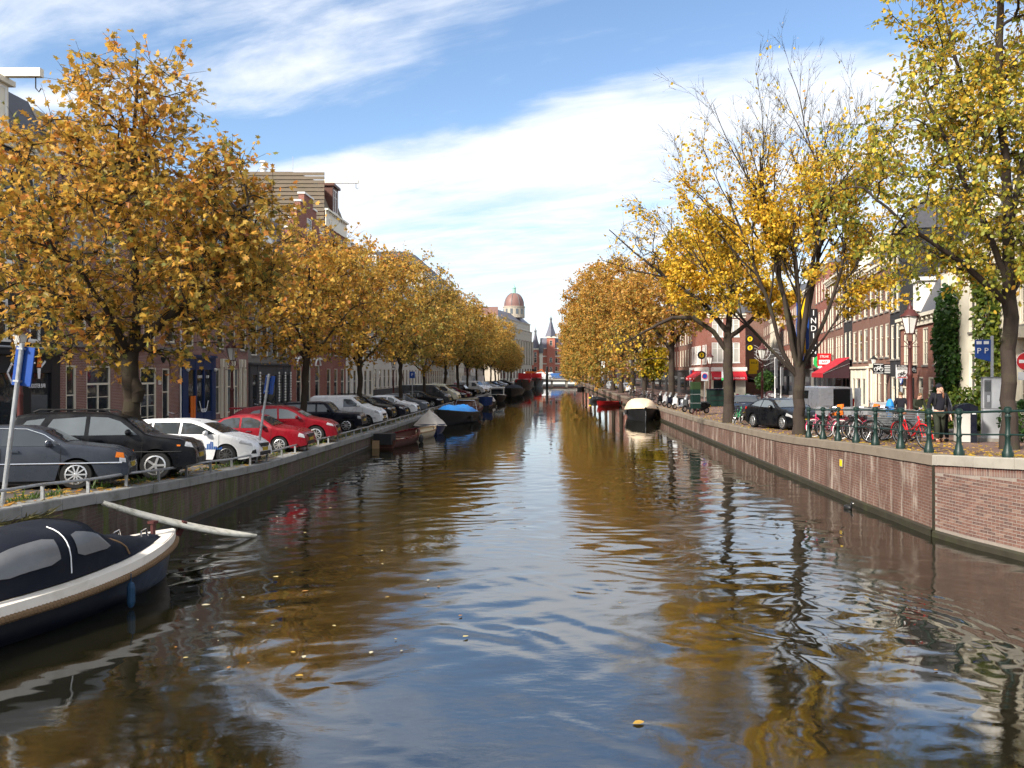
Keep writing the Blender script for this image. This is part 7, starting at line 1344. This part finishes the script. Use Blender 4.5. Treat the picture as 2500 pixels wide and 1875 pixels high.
gray = make_bike('bicycle', 'black bicycle with grey plastic crate behind the railing', 'iron_black', 'rubber', 'crate'); put_bike(gray, 10.5, 27.1, 195, 4)
blk = make_bike('bicycle', 'plain black bicycle nearest to the bench', 'iron_black'); put_bike(blk, 10.5, 25.7, 188, -5)
tarp = make_bike('bicycle', 'bicycle with bright blue rain cover by the utility cabinet', 'iron_black', 'rubber', 'tarp'); put_bike(tarp, 13.2, 33.4, 160, 3)
grn = make_bike('bicycle', 'green bicycle leaning against the golden elm', 'green_paint', 'white_paint'); put_bike(grn, 9.95, 43.9, 60, 6)
def bike_copy(src, label, x, y, th, lean=4, mat=None, group=None, side=1):
    b = copy_tree(src); b['label'] = label
    if group: b['group'] = group
    if mat:
        repaint(b, 'frame', M[mat]); repaint(b, 'fork', M[mat])
    put_bike(b, x, y, th, lean, side); return b
bike_copy(blk, 'black bicycle with white tyres between pink bicycle and crate bicycle', 10.45, 29.6, 172, 5, 'paint_maroon'); bike_copy(pink, 'maroon bicycle with orange child seat behind the railing', 10.6, 28.6, 190, -4, 'paint_maroon'); bike_copy(blk, 'dark bicycle leaning away second from the bench', 10.9, 26.4, 170, 7, 'paint_darkgrey'); bike_copy(gray, 'crate bicycle farther back behind the row', 12.0, 30.8, 205, -5); bike_copy(blk, 'black bicycle farther back left of the blue cover', 12.3, 32.2, 185, 4); bike_copy(blk, 'dark blue bicycle behind the bench', 12.0, 28.4, 178, -3, 'paint_blueblack'); bike_copy(blk, 'bicycle held by the person looking at a phone', 14.5, 33.6, -95, 2, 'red_bike'); bike_copy(blk, 'dark bicycle lying against the hoop by the golden elm', 10.6, 42.6, 10, 12)
for k, (x, y) in enumerate([(10.0, 82), (10.1, 84.6), (10.0, 87), (10.15, 90), (10.0, 94), (10.1, 98), (10.1, 103)]): bike_copy(blk, '%s in the bicycle row by the scooters on the far right quay' % ['first bicycle', 'second bicycle', 'third bicycle', 'fourth bicycle', 'fifth bicycle', 'sixth bicycle', 'seventh bicycle'][k], x, y, 215+9*math.sin(k*2.3), 5*math.cos(k), ['iron_black', 'paint_silver', 'iron_black', 'paint_grey', 'paint_maroon', 'iron_black', 'paint_silver'][k], 'bicycles far along the right quay')
for k, (x, y, th, ln, m_, lab) in enumerate([(10.55, 30.2, 182, -6, 'iron_black', 'black bicycle just right of the pink bicycle'), (10.75, 27.8, 168, 6, 'paint_silver', 'silver bicycle in the middle of the railing row'), (11.3, 29.2, 200, 5, 'red_bike', 'red framed bicycle in the second row behind the railing'), (11.4, 30.2, 160, -4, 'paint_blueblack', 'dark blue bicycle in the second row behind the railing'), (11.3, 27.6, 195, 5, 'paint_grey', 'grey bicycle in the second row near the bench'), (12.9, 31.3, 150, 4, 'iron_black', 'black bicycle beside the street lamp'), (12.8, 36.0, 175, 4, 'paint_silver', 'silver bicycle behind the bonnet of the black saloon'), (13.4, 37.6, 190, -4, 'iron_black', 'black bicycle behind the black saloon')]): bike_copy(blk if k % 2 else gray, lab+('' if k % 2 else ' with grey crate'), x, y, th, ln, m_)
rr = random.Random(5)
for k in range(18):
    y = 54+rr.uniform(0, 20); x = 15.2+.145*(y-40)+rr.uniform(-.6, 1.6); a_, b_ = rr.uniform(150, 220), rr.uniform(-6, 6); cm_ = rr.choice(['iron_black', 'paint_silver', 'red_bike', 'paint_grey', 'paint_blueblack']); bike_copy(blk if k % 3 else gray, '%s bicycle%s in the crowd of bicycles on the square' % (dict(iron_black='black', paint_silver='silver', red_bike='red', paint_grey='grey', paint_blueblack='dark blue')[cm_], '' if k % 3 else ' with grey crate'), x, y, a_, b_, cm_, 'crowd of bicycles on the square')
for k, y in enumerate((41.5, 53.5, 56.0)): bike_copy(blk, ['bicycle parked by the plum brick house on the left street', 'bicycle parked by the brown brick house on the left street', 'bicycle before the grey stone shop house on the left street'][k], -19.4, y, 85, 4, None, 'bicycles on the left street', -1)
def make_scooter(label, body_m):
    root = thing('scooter', label, 'scooter', group='scooters parked on the right quay'); wm = MB().torus((0, 0, 0), .19, .055, 'y', 20, 8).mesh('wheel', 'rubber', True); hb = MB().lathe([(.14, -.04), (.14, .04)], 14, axis='y').mesh('hub', 'alloy')
    for x in (-.62, .62): w_ = inst('wheel', wm, root, (x, 0, .245)); inst('hub', hb, w_)
    MB().prism([(-.85, .62), (-.80, .74), (-.1, .78), (-.02, .62), (-.08, .34), (.25, .28), (.42, .34), (.50, .80), (.58, .80), (.62, .52), (.40, .22), (-.2, .22), (-.5, .36), (-.72, .48)], -.16, .16).build('body', body_m, root); MB().ellipsoid((-.46, 0, .80), (.38, .15, .07), 12, 6).build('seat', 'black_plastic', root)
    MB().prism([(.45, .36), (.54, .95), (.60, .95), (.64, .5)], -.24, .24).build('leg_shield', body_m, root); MB().tube([(.62, 0, .245), (.52, 0, .9), (.47, 0, 1.02)], .035, 7).build('steering_column', 'black_plastic', root); MB().tube([(.36, .34, 1.06), (.46, .2, 1.06), (.48, 0, 1.03), (.46, -.2, 1.06), (.36, -.34, 1.06)], .02, 6).build('handlebar', 'black_plastic', root); MB().ellipsoid((.60, 0, .98), (.08, .11, .09), 10, 6).build('head_lamp', 'lens', root)
    q = MB().grid([[(.60-.12*t, y, 1.04+.26*t) for y in (-.15+.05*t, -.07, .07, .15-.05*t)] for t in (0, .5, 1)]); q.build('windscreen', 'window_vinyl', root); MB().tube([(.3, .34, 1.06), (.32, .40, 1.2)], .008, 4).ellipsoid((.32, .42, 1.24), (.02, .06, .045), 8, 5).build('mirror', 'black_plastic', root); MB().tube([(-.2, -.17, .24), (-.85, -.2, .30)], .045, 8).build('exhaust', 'steel', root); MB().box(-.90, -.1, .45, -.86, .1, .6).build('number_plate', 'sign_yellow', root); MB().prism([(.5, .45), (.62, .52), (.86, .40), (.80, .48), (.62, .58)], -.07, .07).build('front_mudguard', body_m, root); return root
sc = make_scooter('nearest scooter of the right quay row, black with clear screen', 'paint_black'); put_bike(sc, 10.35, 57.6, 205, -5)
for k, (y, m_, lab) in enumerate([(60.6, 'paint_darkgrey', 'second scooter of the right quay row, dark grey'), (65.5, 'paint_white', 'third scooter of the right quay row, white'), (68.5, 'paint_blueblack', 'fourth scooter of the right quay row, dark blue'), (71.5, 'paint_silver', 'fifth scooter of the right quay row, silver'), (74.5, 'paint_black', 'farthest scooter of the right quay row, black')]):
    s2_ = copy_tree(sc); s2_['label'] = lab
    for nm in ('body', 'leg_shield', 'front_mudguard'): repaint(s2_, nm, M[m_])
    put_bike(s2_, 10.3, y, 210+6*math.sin(k*3), -5)
# ------------------------------------------------------------------ cafe terrace and shop signs
def chair(label, x, y, rz, m_):
    t = thing('cafe_chair', label, 'chair', (x, y, zr(y)), rz, 'cafe chairs by the red awnings'); MB().box(-.21, -.2, .43, .21, .2, .46).build('seat', m_, t); MB().box(-.2, .18, .55, .2, .21, .85).build('backrest', m_, t)
    for a in (-1, 1):
        for b in (-1, 1): MB().tube([(a*.18, b*.17, 0), (a*.18, b*.17, .43 if b < 0 else .86)], .012, 5).build('leg', 'steel', t)
for k, (x, y, rz, m_, lab) in enumerate([(18.0, 82, .3, 'sign_white', 'white cafe chair at left of the terrace'), (18.9, 82.6, 2.0, 'pink_paint', 'pink cafe chair on the terrace'), (19.6, 82, -.6, 'sign_white', 'white cafe chair in the middle of the terrace'), (20.6, 82.4, 1.2, 'orange_paint', 'orange cafe chair on the terrace'), (21.3, 81.6, .2, 'sign_white', 'white cafe chair at right of the terrace'), (20.0, 83.6, 2.6, 'sign_green', 'green cafe chair at the back of the terrace')]): chair(lab, x, y, rz, m_)
for k, (x, y) in enumerate([(18.5, 81.6), (20.2, 81.4)]): t = thing('cafe_table', ['round white cafe table at left of the terrace', 'round white cafe table at right of the terrace'][k], 'table', (x, y, zr(y)), 0, 'cafe tables by the red awnings'); MB().lathe([(.36, .72), (.36, .75)], 20).build('top', 'sign_white', t); MB().lathe([(.22, 0), (.2, .03), (.03, .05), (.03, .72)], 10).build('pedestal', 'steel', t)
pr = thing('folded_parasol', 'black covered stack beside the terrace chairs', 'parasol', (20.9, 78.5, zr(78.5))); MB().lathe([(.45, 0), (.5, .5), (.42, 1.0), (.15, 1.35)], 12).build('cover', 'awning_dark', pr); MB().lathe([(.3, 0), (.3, .08)], 12, (0, 0, -.01)).build('foot', 'concrete', pr)
x, y = rowpt(84.6, .5); vs = thing('letter_sign', 'tall black sign with white letters spelling down its length', 'sign', (x, y, zr(y)+4.6)); MB().box(-.42, -.06, 0, .42, .06, 5.0).build('board', 'shop_black', vs); MB().tube([(.4, 0, .4), (1.2, 0, .4)], .03, 5).tube([(.4, 0, 4.6), (1.2, 0, 4.6)], .03, 5).build('bracket', 'iron_black', vs)
for ch, z in zip('INDIAN', (4.55, 3.75, 2.95, 2.2, 1.4, .6)): text(ch, 'sign_white', vs, .82, (0, -.09, z), (R(90), 0, 0))
x, y = rowpt(78.5, .7); rs_ = thing('round_sign', 'round green white and red pizzeria sign', 'sign', (x, y, zr(y)+4.0))
for nm, m_, a, b in (('green_third', 'sign_green', 115, 245), ('red_third', 'sign_red', -65, 65)): MB().prism([(0, 0)]+[(.62*math.cos(R(t)), .62*math.sin(R(t))) for t in np.linspace(a, b, 10)], -.05, .05).build(nm, m_, rs_)
MB().prism([(.26, -.56), (.26, .56), (0, .62), (-.26, .56), (-.26, -.56), (0, -.62)], -.045, .045).build('white_third', 'sign_white', rs_); text('PIZZA', 'iron_black', rs_, .26, (0, -.07, 0), (R(90), 0, 0)); MB().tube([(.5, 0, 0), (1.3, 0, 0)], .03, 5).build('bracket', 'iron_black', rs_)
x, y = rowpt(75.5, .75); rd = thing('steak_sign', 'square red and white steakhouse sign', 'sign', (x, y, zr(y)+3.6)); MB().box(-.62, -.06, 0, .62, .06, 1.15).build('board', 'sign_red', rd); MB().box(-.5, -.075, .15, .5, -.061, .55).build('white_strip', 'sign_white', rd); text('STEAK', 'sign_white', rd, .3, (0, -.075, .85), (R(90), 0, 0)); text('BAR', 'sign_red', rd, .3, (0, -.085, .35), (R(90), 0, 0)); MB().tube([(.5, 0, 1.0), (1.4, 0, 1.0)], .03, 5).build('bracket', 'iron_black', rd)
aw3 = thing('shop_awning', 'dark red shop awning on the dark house', 'awning', (12.3+.18*69.6, 69.6, zr(68)), RANG); awning('canvas', '', [(-2.6, -.2, 4.2), (4.0, -.2, 4.2)], [(-2.6, -2.3, 2.9), (4.0, -2.3, 2.9)], 'awning_red', parent=aw3, drop=.35); MB().prism([(-2.28, 2.5), (-2.28, 2.86), (-.22, 4.1), (-.22, 2.5)], 3.9, 3.96, 'yz').build('side_cheek', 'awning_dark', aw3)
x, y = rowpt(89.5, .9); bf = thing('striped_banner', 'hanging blue banner with yellow stripe before the scaffold', 'banner', (x, y, 6.6)); MB().box(-.75, -.03, 0, -.25, .03, 5.6).build('blue_band', 'sign_blue', bf); MB().box(-.25, -.032, -.4, .25, .032, 5.6).build('yellow_band', 'sign_yellow', bf); MB().box(.25, -.03, 0, .75, .03, 5.6).build('blue_band', 'sign_blue', bf); MB().tube([(-.9, 0, 5.62), (1.6, 0, 5.62)], .04, 6).build('pole', 'steel', bf)
ys = thing('yellow_sign', 'bright yellow sale sign up the side street', 'sign', (27.4, 111, 4.4)); MB().box(-.6, -.05, 0, .6, .05, 1.5).build('board', 'sign_yellow', ys); MB().box(-.75, -.05, -.5, .4, .049, -.02).build('lower_board', 'sign_yellow', ys); text('SALE', 'iron_black', ys, .42, (0, -.08, 1.0), (R(90), 0, 0)); MB().tube([(.6, 0, .8), (4.6, 0, .8)], .03, 5).build('bracket', 'iron_black', ys)
def bike_icon(m, x, z, s, y):
    m.torus((x-.3*s, y, z), .2*s, .022*s+.006, 'y', 16, 4).torus((x+.3*s, y, z), .2*s, .022*s+.006, 'y', 16, 4)
    for a, b in (((-.3, 0), (-.08, .28)), ((-.08, .28), (.2, .28)), ((.2, .28), (0, 0)), ((0, 0), (-.3, 0)), ((0, 0), (-.1, .34)), ((.3, 0), (.18, .4)), ((.18, .4), (.28, .42))): m.bar((x+a[0]*s, y, z+a[1]*s), (x+b[0]*s, y, z+b[1]*s), .02, .03*s+.006)
x, y = rowpt(52.6, .5); h1_ = thing('bike_hire_sign', 'black hanging sign with white bicycle left of the lamp post', 'sign', (x, y, 3.95), R(10)); MB().box(-.65, -.03, 0, .05, .03, .68).build('board', 'shop_black', h1_); q = MB(); bike_icon(q, -.3, .30, .62, -.04); q.box(-.62, -.04, .04, .02, -.031, .08).box(-.62, -.04, .60, .02, -.031, .64).build('bicycle_icon', 'sign_white', h1_); MB().box(.07, -.03, -.05, .62, .03, .62).build('text_board', 'shop_black', h1_)
q = MB()
for k in range(5): q.box(.12, -.04, .06+k*.11, .57, -.031, .11+k*.11)
q.build('text_lines', 'sign_white', h1_); MB().tube([(.3, 0, .62), (.3, 0, .8), (.9, 0, .8)], .015, 5).build('bracket', 'iron_black', h1_)
x, y = rowpt(46.9, .6); h2_ = thing('rental_sign', 'white rental sign with black bicycle right of the lamp post', 'sign', (x, y, 3.70), R(8)); MB().box(-.42, -.03, 0, .28, .03, .78).build('board', 'sign_white', h2_); MB().box(-.42, -.035, .63, .28, -.031, .78).build('black_strip', 'shop_black', h2_); text('CK BIKES', 'sign_white', h2_, .13, (-.07, -.04, .70), (R(90), 0, 0)); text('RENTAL', 'shop_black', h2_, .17, (-.07, -.04, .54), (R(90), 0, 0)); q = MB(); bike_icon(q, -.07, .2, .5, -.04); q.build('bicycle_icon', 'shop_black', h2_); MB().box(-.35, -.04, .03, .2, -.031, .07).build('red_line', 'sign_red', h2_); MB().tube([(0, 0, .78), (0, 0, .9), (.7, 0, .9)], .015, 5).build('bracket', 'iron_black', h2_)
x, y = rowpt(45.3, .5); h3_ = thing('bike_hire_sign', 'small black bicycle sign at the right of the rental sign', 'sign', (x, y, 3.98), R(8)); MB().box(-.26, -.03, 0, .26, .03, .46).build('board', 'shop_black', h3_); q = MB(); bike_icon(q, 0, .17, .42, -.04); q.build('bicycle_icon', 'sign_grey', h3_); MB().tube([(.26, 0, .35), (.7, 0, .35)], .015, 5).build('bracket', 'iron_black', h3_)
x, y = rowpt(49.5, .06); h4_ = thing('oval_sign', 'blue oval shield sign on the red house wall', 'sign', (x, y, 2.9), RANG); MB().lathe([(.30, -.04), (.30, 0)], 18, (0, 0, .7), 'y').build('shield', 'sign_blue', h4_); MB().box(-.2, -.03, -.1, .2, 0, .32).build('plate', 'sign_grey', h4_); MB().torus((0, -.045, .7), .2, .02, 'y', 16, 4).build('ring', 'sign_white', h4_)
x, y = rowpt(55.0, .55); wl = thing('wall_lantern', 'black wall lantern on the brown house', 'lantern', (x, y, 4.6)); MB().lathe([(.10, 0), (.2, .36)], 6, cap=False).build('glass', 'lamp_glass', wl); MB().lathe([(.24, .36), (.14, .46), (.03, .58)], 8).build('cap', 'iron_black', wl); MB().tube([(0, 0, .5), (.3, 0, .75), (.6, 0, .4)], .018, 5).build('bracket', 'iron_black', wl)
# festive lights over the side street, roundel lamps
for k, (x, y, z, lab) in enumerate([(23.7, 98, 7.05, 'lower black and yellow keyhole roundel over the side street'), (23.7, 98, 8.1, 'upper black and yellow keyhole roundel over the side street'), (18.3, 100, 6.2, 'black and yellow keyhole roundel on the canal side of the cafe')]):
    t = thing('roundel', lab, 'ornament', (x, y, z), 0, 'keyhole roundels'); MB().torus((0, 0, 0), .40, .11, 'y', 20, 6).build('ring', 'iron_black', t); MB().lathe([(.36, -.03), (.36, .03)], 20, axis='y').build('disc', 'sign_yellow', t); MB().lathe([(.10, -.05), (.10, -.035)], 12, (0, 0, .06), 'y').box(-.05, -.05, -.2, .05, -.035, .06).build('keyhole', 'iron_black', t); MB().tube([(0, 0, .4), (0, 0, 1.0), (-.4 if k < 2 else 1.2, 0, 1.0)], .02, 5).build('hanger', 'iron_black', t)
for k, (x, y, z, s) in enumerate([(25.6, 96, 6.4, 1.0), (29.4, 94, 6.6, -1.0)]):
    t = thing('light_garland', ['white scroll shaped festive light frame at left over the street', 'white scroll shaped festive light frame at right over the street'][k], 'ornament', (x, y, z), 0, 'festive light frames'); q = MB(); q.tube([((.18+.06*a)*math.cos(a)*s-.9*s, 0, (.18+.06*a)*math.sin(a)) for a in np.linspace(0, 13, 60)], .022, 4); q.build('scroll', 'white_paint', t)
    q = MB()
    for j in range(5): q.tube([(-1.9*s, 0, .9-.35*j), (-.6*s, 0, .2-.38*j+.3*math.sin(j)), (.6*s, 0, .5-.35*j), (1.8*s, 0, -.1-.2*j)], .016, 4)
    q.build('strands', 'white_paint', t); q = MB().tube([(-2.2*s, 0, 1.1), (2.4*s, 0, 1.0)], .015, 4); q.build('wire', 'iron_black', t)
# ------------------------------------------------------------------ people
def skin_obj(name, parent, nodes, edges, mat, sub=2, root=0):
    me = bpy.data.meshes.new(name); me.from_pydata([n[:3] for n in nodes], edges, []); o = inst(name, me, parent); md = o.modifiers.new('skin', 'SKIN'); md.use_smooth_shade = True; ld = me.skin_vertices[0].data
    for i, n in enumerate(nodes): ld[i].radius = (n[3], n[4] if len(n) > 4 else n[3]); ld[i].use_root = (i == root)
    sd = o.modifiers.new('sub', 'SUBSURF'); sd.levels = sub; sd.render_levels = sub; me.materials.append(M[mat]); return o
def person(label, x, y, rz, side=1, top='cloth_black', legs='cloth_olive', hair='hair_brown', beanie=False, bend=0.0, hands=None, stride=.12, jacket_long=False, head_turn=0.0, look_down=0.0, long_hair=False):
    """faces local -y; height about 1.74"""
    root = thing('person', label, 'person', (x, y, (zr if side > 0 else zl)(y)), rz); B = Matrix.Rotation(bend, 3, 'X')
    def up(p):
        v = Vector(p)-Vector((0, 0, .95)); v = B @ v; return v+Vector((0, 0, .95))
    sh, hip = .185, .095; hl = hands or [(-.30, -.06, .80), (.30, -.08, .80)]
    el = [(-.285, .05, 1.10), (.285, .04, 1.10)]
    if hands: el = [tuple((up((s*sh, 0, 1.43))*.5+Vector(h)*.5)+Vector((s*.08, .08, -.10))) for s, h in zip((-1, 1), hands)]
    shp = [tuple(up((-sh, 0, 1.42))), tuple(up((sh, 0, 1.42)))]; nk = tuple(up((0, -.01, 1.48))); hb = up((0, -.03, 1.57)); ht = up((0, -.03, 1.66))
    ft = [(-hip-.01, -stride, .07), (hip+.01, stride, .07)]; kn = [(-hip-.01, -stride*.75-.05, .50), (hip+.01, stride*.35-.03, .50)]
    nodes = [(0, 0, .95, .10, .09), (*up((0, 0, 1.15)), .09, .08), (*up((0, 0, 1.36)), .10, .08), (*nk, .052), (*hb, .075), (*ht, .082)]; edges = [(0, 1), (1, 2), (2, 3), (3, 4), (4, 5)]
    for i, s in enumerate((-1, 1)):
        b = len(nodes); nodes += [(*shp[i], .055), (*el[i], .04), (*hl[i], .028)]; edges += [(2, b), (b, b+1), (b+1, b+2)]
        w = Vector(hl[i]); d = (w-Vector(el[i])).normalized(); pb = len(nodes); pm2 = w+d*.05; nodes.append((*pm2, .030, .018)); edges.append((b+2, pb))
        sdv = d.cross(Vector((0, -1, 0))).normalized() if abs(d.y) < .9 else Vector((1, 0, 0)); fw = Vector((0, -1, 0))
        for k in range(4):
            off = fw*(.027-.018*k); f0 = len(nodes); ln = (.036, .042, .039, .03)[k]; nodes += [(*(pm2+d*.035+off), .009), (*(pm2+d*(.035+ln)+off+sdv*.0), .0085), (*(pm2+d*(.035+ln*1.7)+off-sdv*s*.012), .007)]; edges += [(pb, f0), (f0, f0+1), (f0+1, f0+2)]
        f0 = len(nodes); nodes += [(*(pm2+fw*.038+d*.005), .010), (*(pm2+fw*.05+d*.045), .008)]; edges += [(pb, f0), (f0, f0+1)]
        b = len(nodes); nodes += [(s*hip, 0, .90, .085), (*kn[i], .058), (*ft[i], .042), (ft[i][0], ft[i][1]-.13, .035, .035, .025)]; edges += [(0, b), (b, b+1), (b+1, b+2), (b+2, b+3)]
    body = skin_obj('body', root, nodes, edges, 'skin', 2)
    # clothes
    n2 = [(0, .0, .90, .165, .125), (*up((0, 0, 1.10)), .155, .125), (*up((0, 0, 1.32)), .165, .125), (*up((0, -.005, 1.46)), .075)]; e2 = [(0, 1), (1, 2), (2, 3)]
    for i, s in enumerate((-1, 1)):
        b = len(n2); w = Vector(hl[i])+(Vector(el[i])-Vector(hl[i])).normalized()*.02; n2 += [(*shp[i], .082), (*el[i], .062), (*w, .046)]; e2 += [(2, b), (b, b+1), (b+1, b+2)]
    skin_obj('jacket' if jacket_long else 'sweater', root, n2, e2, top, 2)
    n3 = [(0, 0, .92, .155, .12)]; e3 = []
    for i, s in enumerate((-1, 1)):
        b = len(n3); n3 += [(s*hip, 0, .84, .105), (*kn[i], .080), (ft[i][0], ft[i][1], .10, .062)]; e3 += [(0, b), (b, b+1), (b+1, b+2)]
        MB().ellipsoid((ft[i][0], ft[i][1]-.06, .05), (.048, .135, .052), 10, 6).build('shoe', 'leather_brown' if beanie else 'black_plastic', root, smooth=True)
    skin_obj('trousers', root, n3, e3, legs, 2)
    hm = Matrix.Rotation(head_turn, 3, 'Z') @ B @ Matrix.Rotation(look_down, 3, 'X'); hc = up((0, -.035, 1.615)); hd = bpy.data.objects.new('head', None)
    def H(p): return hc+hm @ Vector(p)
    MB().ellipsoid(H((0, 0, .0)), (.075, .095, .118), 14, 10, hm).ellipsoid(H((0, -.094, -.012)), (.014, .022, .026), 8, 6, hm).ellipsoid(H((0, -.075, -.075)), (.042, .030, .030), 8, 6, hm).ellipsoid(H((-.077, .005, -.01)), (.012, .022, .032), 6, 5, hm).ellipsoid(H((.077, .005, -.01)), (.012, .022, .032), 6, 5, hm).build('face', 'skin', root, smooth=True)
    MB().ellipsoid(H((-.03, -.082, .018)), (.013, .010, .008), 6, 5, hm).ellipsoid(H((.03, -.082, .018)), (.013, .010, .008), 6, 5, hm).build('eyes', 'hair_brown', root); MB().ellipsoid(H((0, -.094, -.058)), (.024, .008, .007), 8, 5, hm).build('mouth', 'leather_brown', root)
    if beanie: MB().ellipsoid(H((0, .02, .055)), (.092, .108, .098), 14, 8, hm).lathe([(.094, 0), (.097, .05)], 14, H((0, .02, .03))).build('beanie', 'cloth_black', root, smooth=True)
    else: MB().ellipsoid(H((0, .028, .035)), (.086, .092, .105), 14, 8, hm).build('hair', hair, root, smooth=True)
    if long_hair: MB().ellipsoid(H((0, .06, -.13)), (.085, .05, .17), 12, 8, hm).build('long_hair', hair, root, smooth=True)
    return root
p1 = person('person in black sweater and beanie walking behind the railing', 12.15, 25.7, R(-6), top='cloth_black', legs='cloth_olive', beanie=True, head_turn=R(38), stride=.16); p1.scale = (1.05,)*3
for s in (-1, 1): MB().tube([(s*.13, -.10, 1.46), (s*.14, -.145, 1.32), (s*.15, -.10, 1.12)], .018, 5).build('backpack_strap', 'black_plastic', p1)
MB().ellipsoid((0, .19, 1.22), (.15, .09, .22), 10, 8).build('backpack', 'black_plastic', p1, smooth=True); MB().ellipsoid((.085, -.11, 1.42), (.03, .02, .10), 8, 6).build('side_hair', 'leather_brown', p1, smooth=True)
p2 = person('person with fair hair and pale grey jacket half hidden behind the black sweater', 12.62, 26.5, R(-55), top='cloth_grey', legs='cloth_black', hair='hair_blond', jacket_long=True, long_hair=True, stride=.14, bend=R(4)); MB().ellipsoid((.24, .02, 1.0), (.10, .14, .15), 10, 8).build('shoulder_bag', 'leather_brown', p2, smooth=True); MB().ellipsoid((.12, .12, 1.2), (.13, .08, .16), 10, 8).build('scarf', 'cloth_white', p2, smooth=True)
p3 = person('person in dark clothes seen from behind by the utility cabinet', 14.75, 34.6, R(168), top='cloth_black', legs='cloth_black', bend=R(6), look_down=R(15), stride=.05)
p4 = person('person in dark jacket bending over a phone by a bicycle', 15.1, 33.9, R(8), top='cloth_olive', legs='cloth_grey', bend=R(18), look_down=R(35), hands=[(-.08, -.36, 1.08), (.22, -.38, 1.02)], stride=.04); MB().box(-.10, -.45, 1.06, -.03, -.43, 1.19).build('phone', 'glass', p4)
# ------------------------------------------------------------------ litter and weeds
rg = np.random.default_rng(77)
def litter(name, label, n, xf, zf, ya, yb, pal, size, seed):
    rg = np.random.default_rng(seed); y = ya*(yb/ya)**rg.random(n); P = np.stack([xf(y, rg), y, np.array([zf(q) for q in y])+.015], 1); a = rg.uniform(0, 6.28, n); d = np.stack([np.cos(a), np.sin(a), rg.normal(0, .12, n)], 1); nr = np.tile(np.array([[0, 0, 1.]]), (n, 1))+rg.normal(0, .15, (n, 3)); sd = unit(np.cross(d, nr)); nr = np.cross(sd, d)
    LS = (P, sd, d, nr, size*rg.uniform(.6, 1.3, n), pal(P, rg.random(n), rg)); o = inst(name, leaves_mesh(name, LS, 'elm')); tag(o, label, 'leaves', kind='stuff')
litter('leaf_litter', 'fallen orange leaves scattered over the left quay paving', 1500, lambda y, g: np.array([edge_x(LEDGE, q) for q in y])-.1-np.abs(g.normal(0, 1.2, len(y))), zl, 10, 80, PAL_PLANE, .14, 1)
litter('leaf_litter', 'fallen yellow leaves scattered over the right quay paving', 2600, lambda y, g: np.array([edge_x(REDGE, q) for q in y])+.15+np.abs(g.normal(0, 2.2, len(y))), zr, 14, 80, PAL_GOLD, .10, 2)
n = 5200; y = 9*(70/9)**rg.random(n); hgt = rg.uniform(.04, .13, n)*np.where(rg.random(n) < .06, 2.4, 1); clump = np.sin(y*1.3)+np.sin(y*3.1+1) > -.3; y = y[clump]; hgt = hgt[clump]; n = len(y)
xx = np.array([edge_x(LEDGE, q) for q in y])-.42-np.abs(rg.normal(0, .16, n)); P = np.stack([xx, y, np.array([zl(q) for q in y])], 1); d = unit(np.stack([rg.normal(0, .35, n), rg.normal(0, .35, n), np.ones(n)], 1)); nr = unit(rg.normal(0, 1, (n, 3))); sd = unit(np.cross(d, nr))*.22; nr = np.cross(sd, d); LS = (P, sd, d, nr, hgt, np.array([(.06,.10,.02)])*rg.uniform(.6, 1.6, (n, 1)))
tag(inst('quay_grass', leaves_mesh('quay_grass', LS, 'quad')), 'short green grass growing behind the left coping stones', 'grass', kind='stuff')
n = 900; y = rg.choice([10.6, 11.2, 12.4, 13.0, 13.9, 15.0], n)+rg.normal(0, .22, n); P = np.stack([np.array([edge_x(LEDGE, q) for q in y])+.04, y, np.array([zl(q)-.25 for q in y])-rg.uniform(0, .12, n)], 1); d = unit(np.stack([rg.uniform(.2, 1.0, n), rg.normal(0, .6, n), rg.uniform(-.9, .6, n)], 1)); nr = unit(rg.normal(0, 1, (n, 3))); sd = unit(np.cross(d, nr))*.10; nr = np.cross(sd, d); LS = (P, sd, d, nr, rg.uniform(.15, .42, n), np.array([(.16,.14,.05)])*rg.uniform(.5, 1.5, (n, 1)))
tag(inst('wall_weeds', leaves_mesh('wall_weeds', LS, 'quad')), 'dry weeds and ferns hanging from the left quay wall joints', 'weeds', kind='stuff')
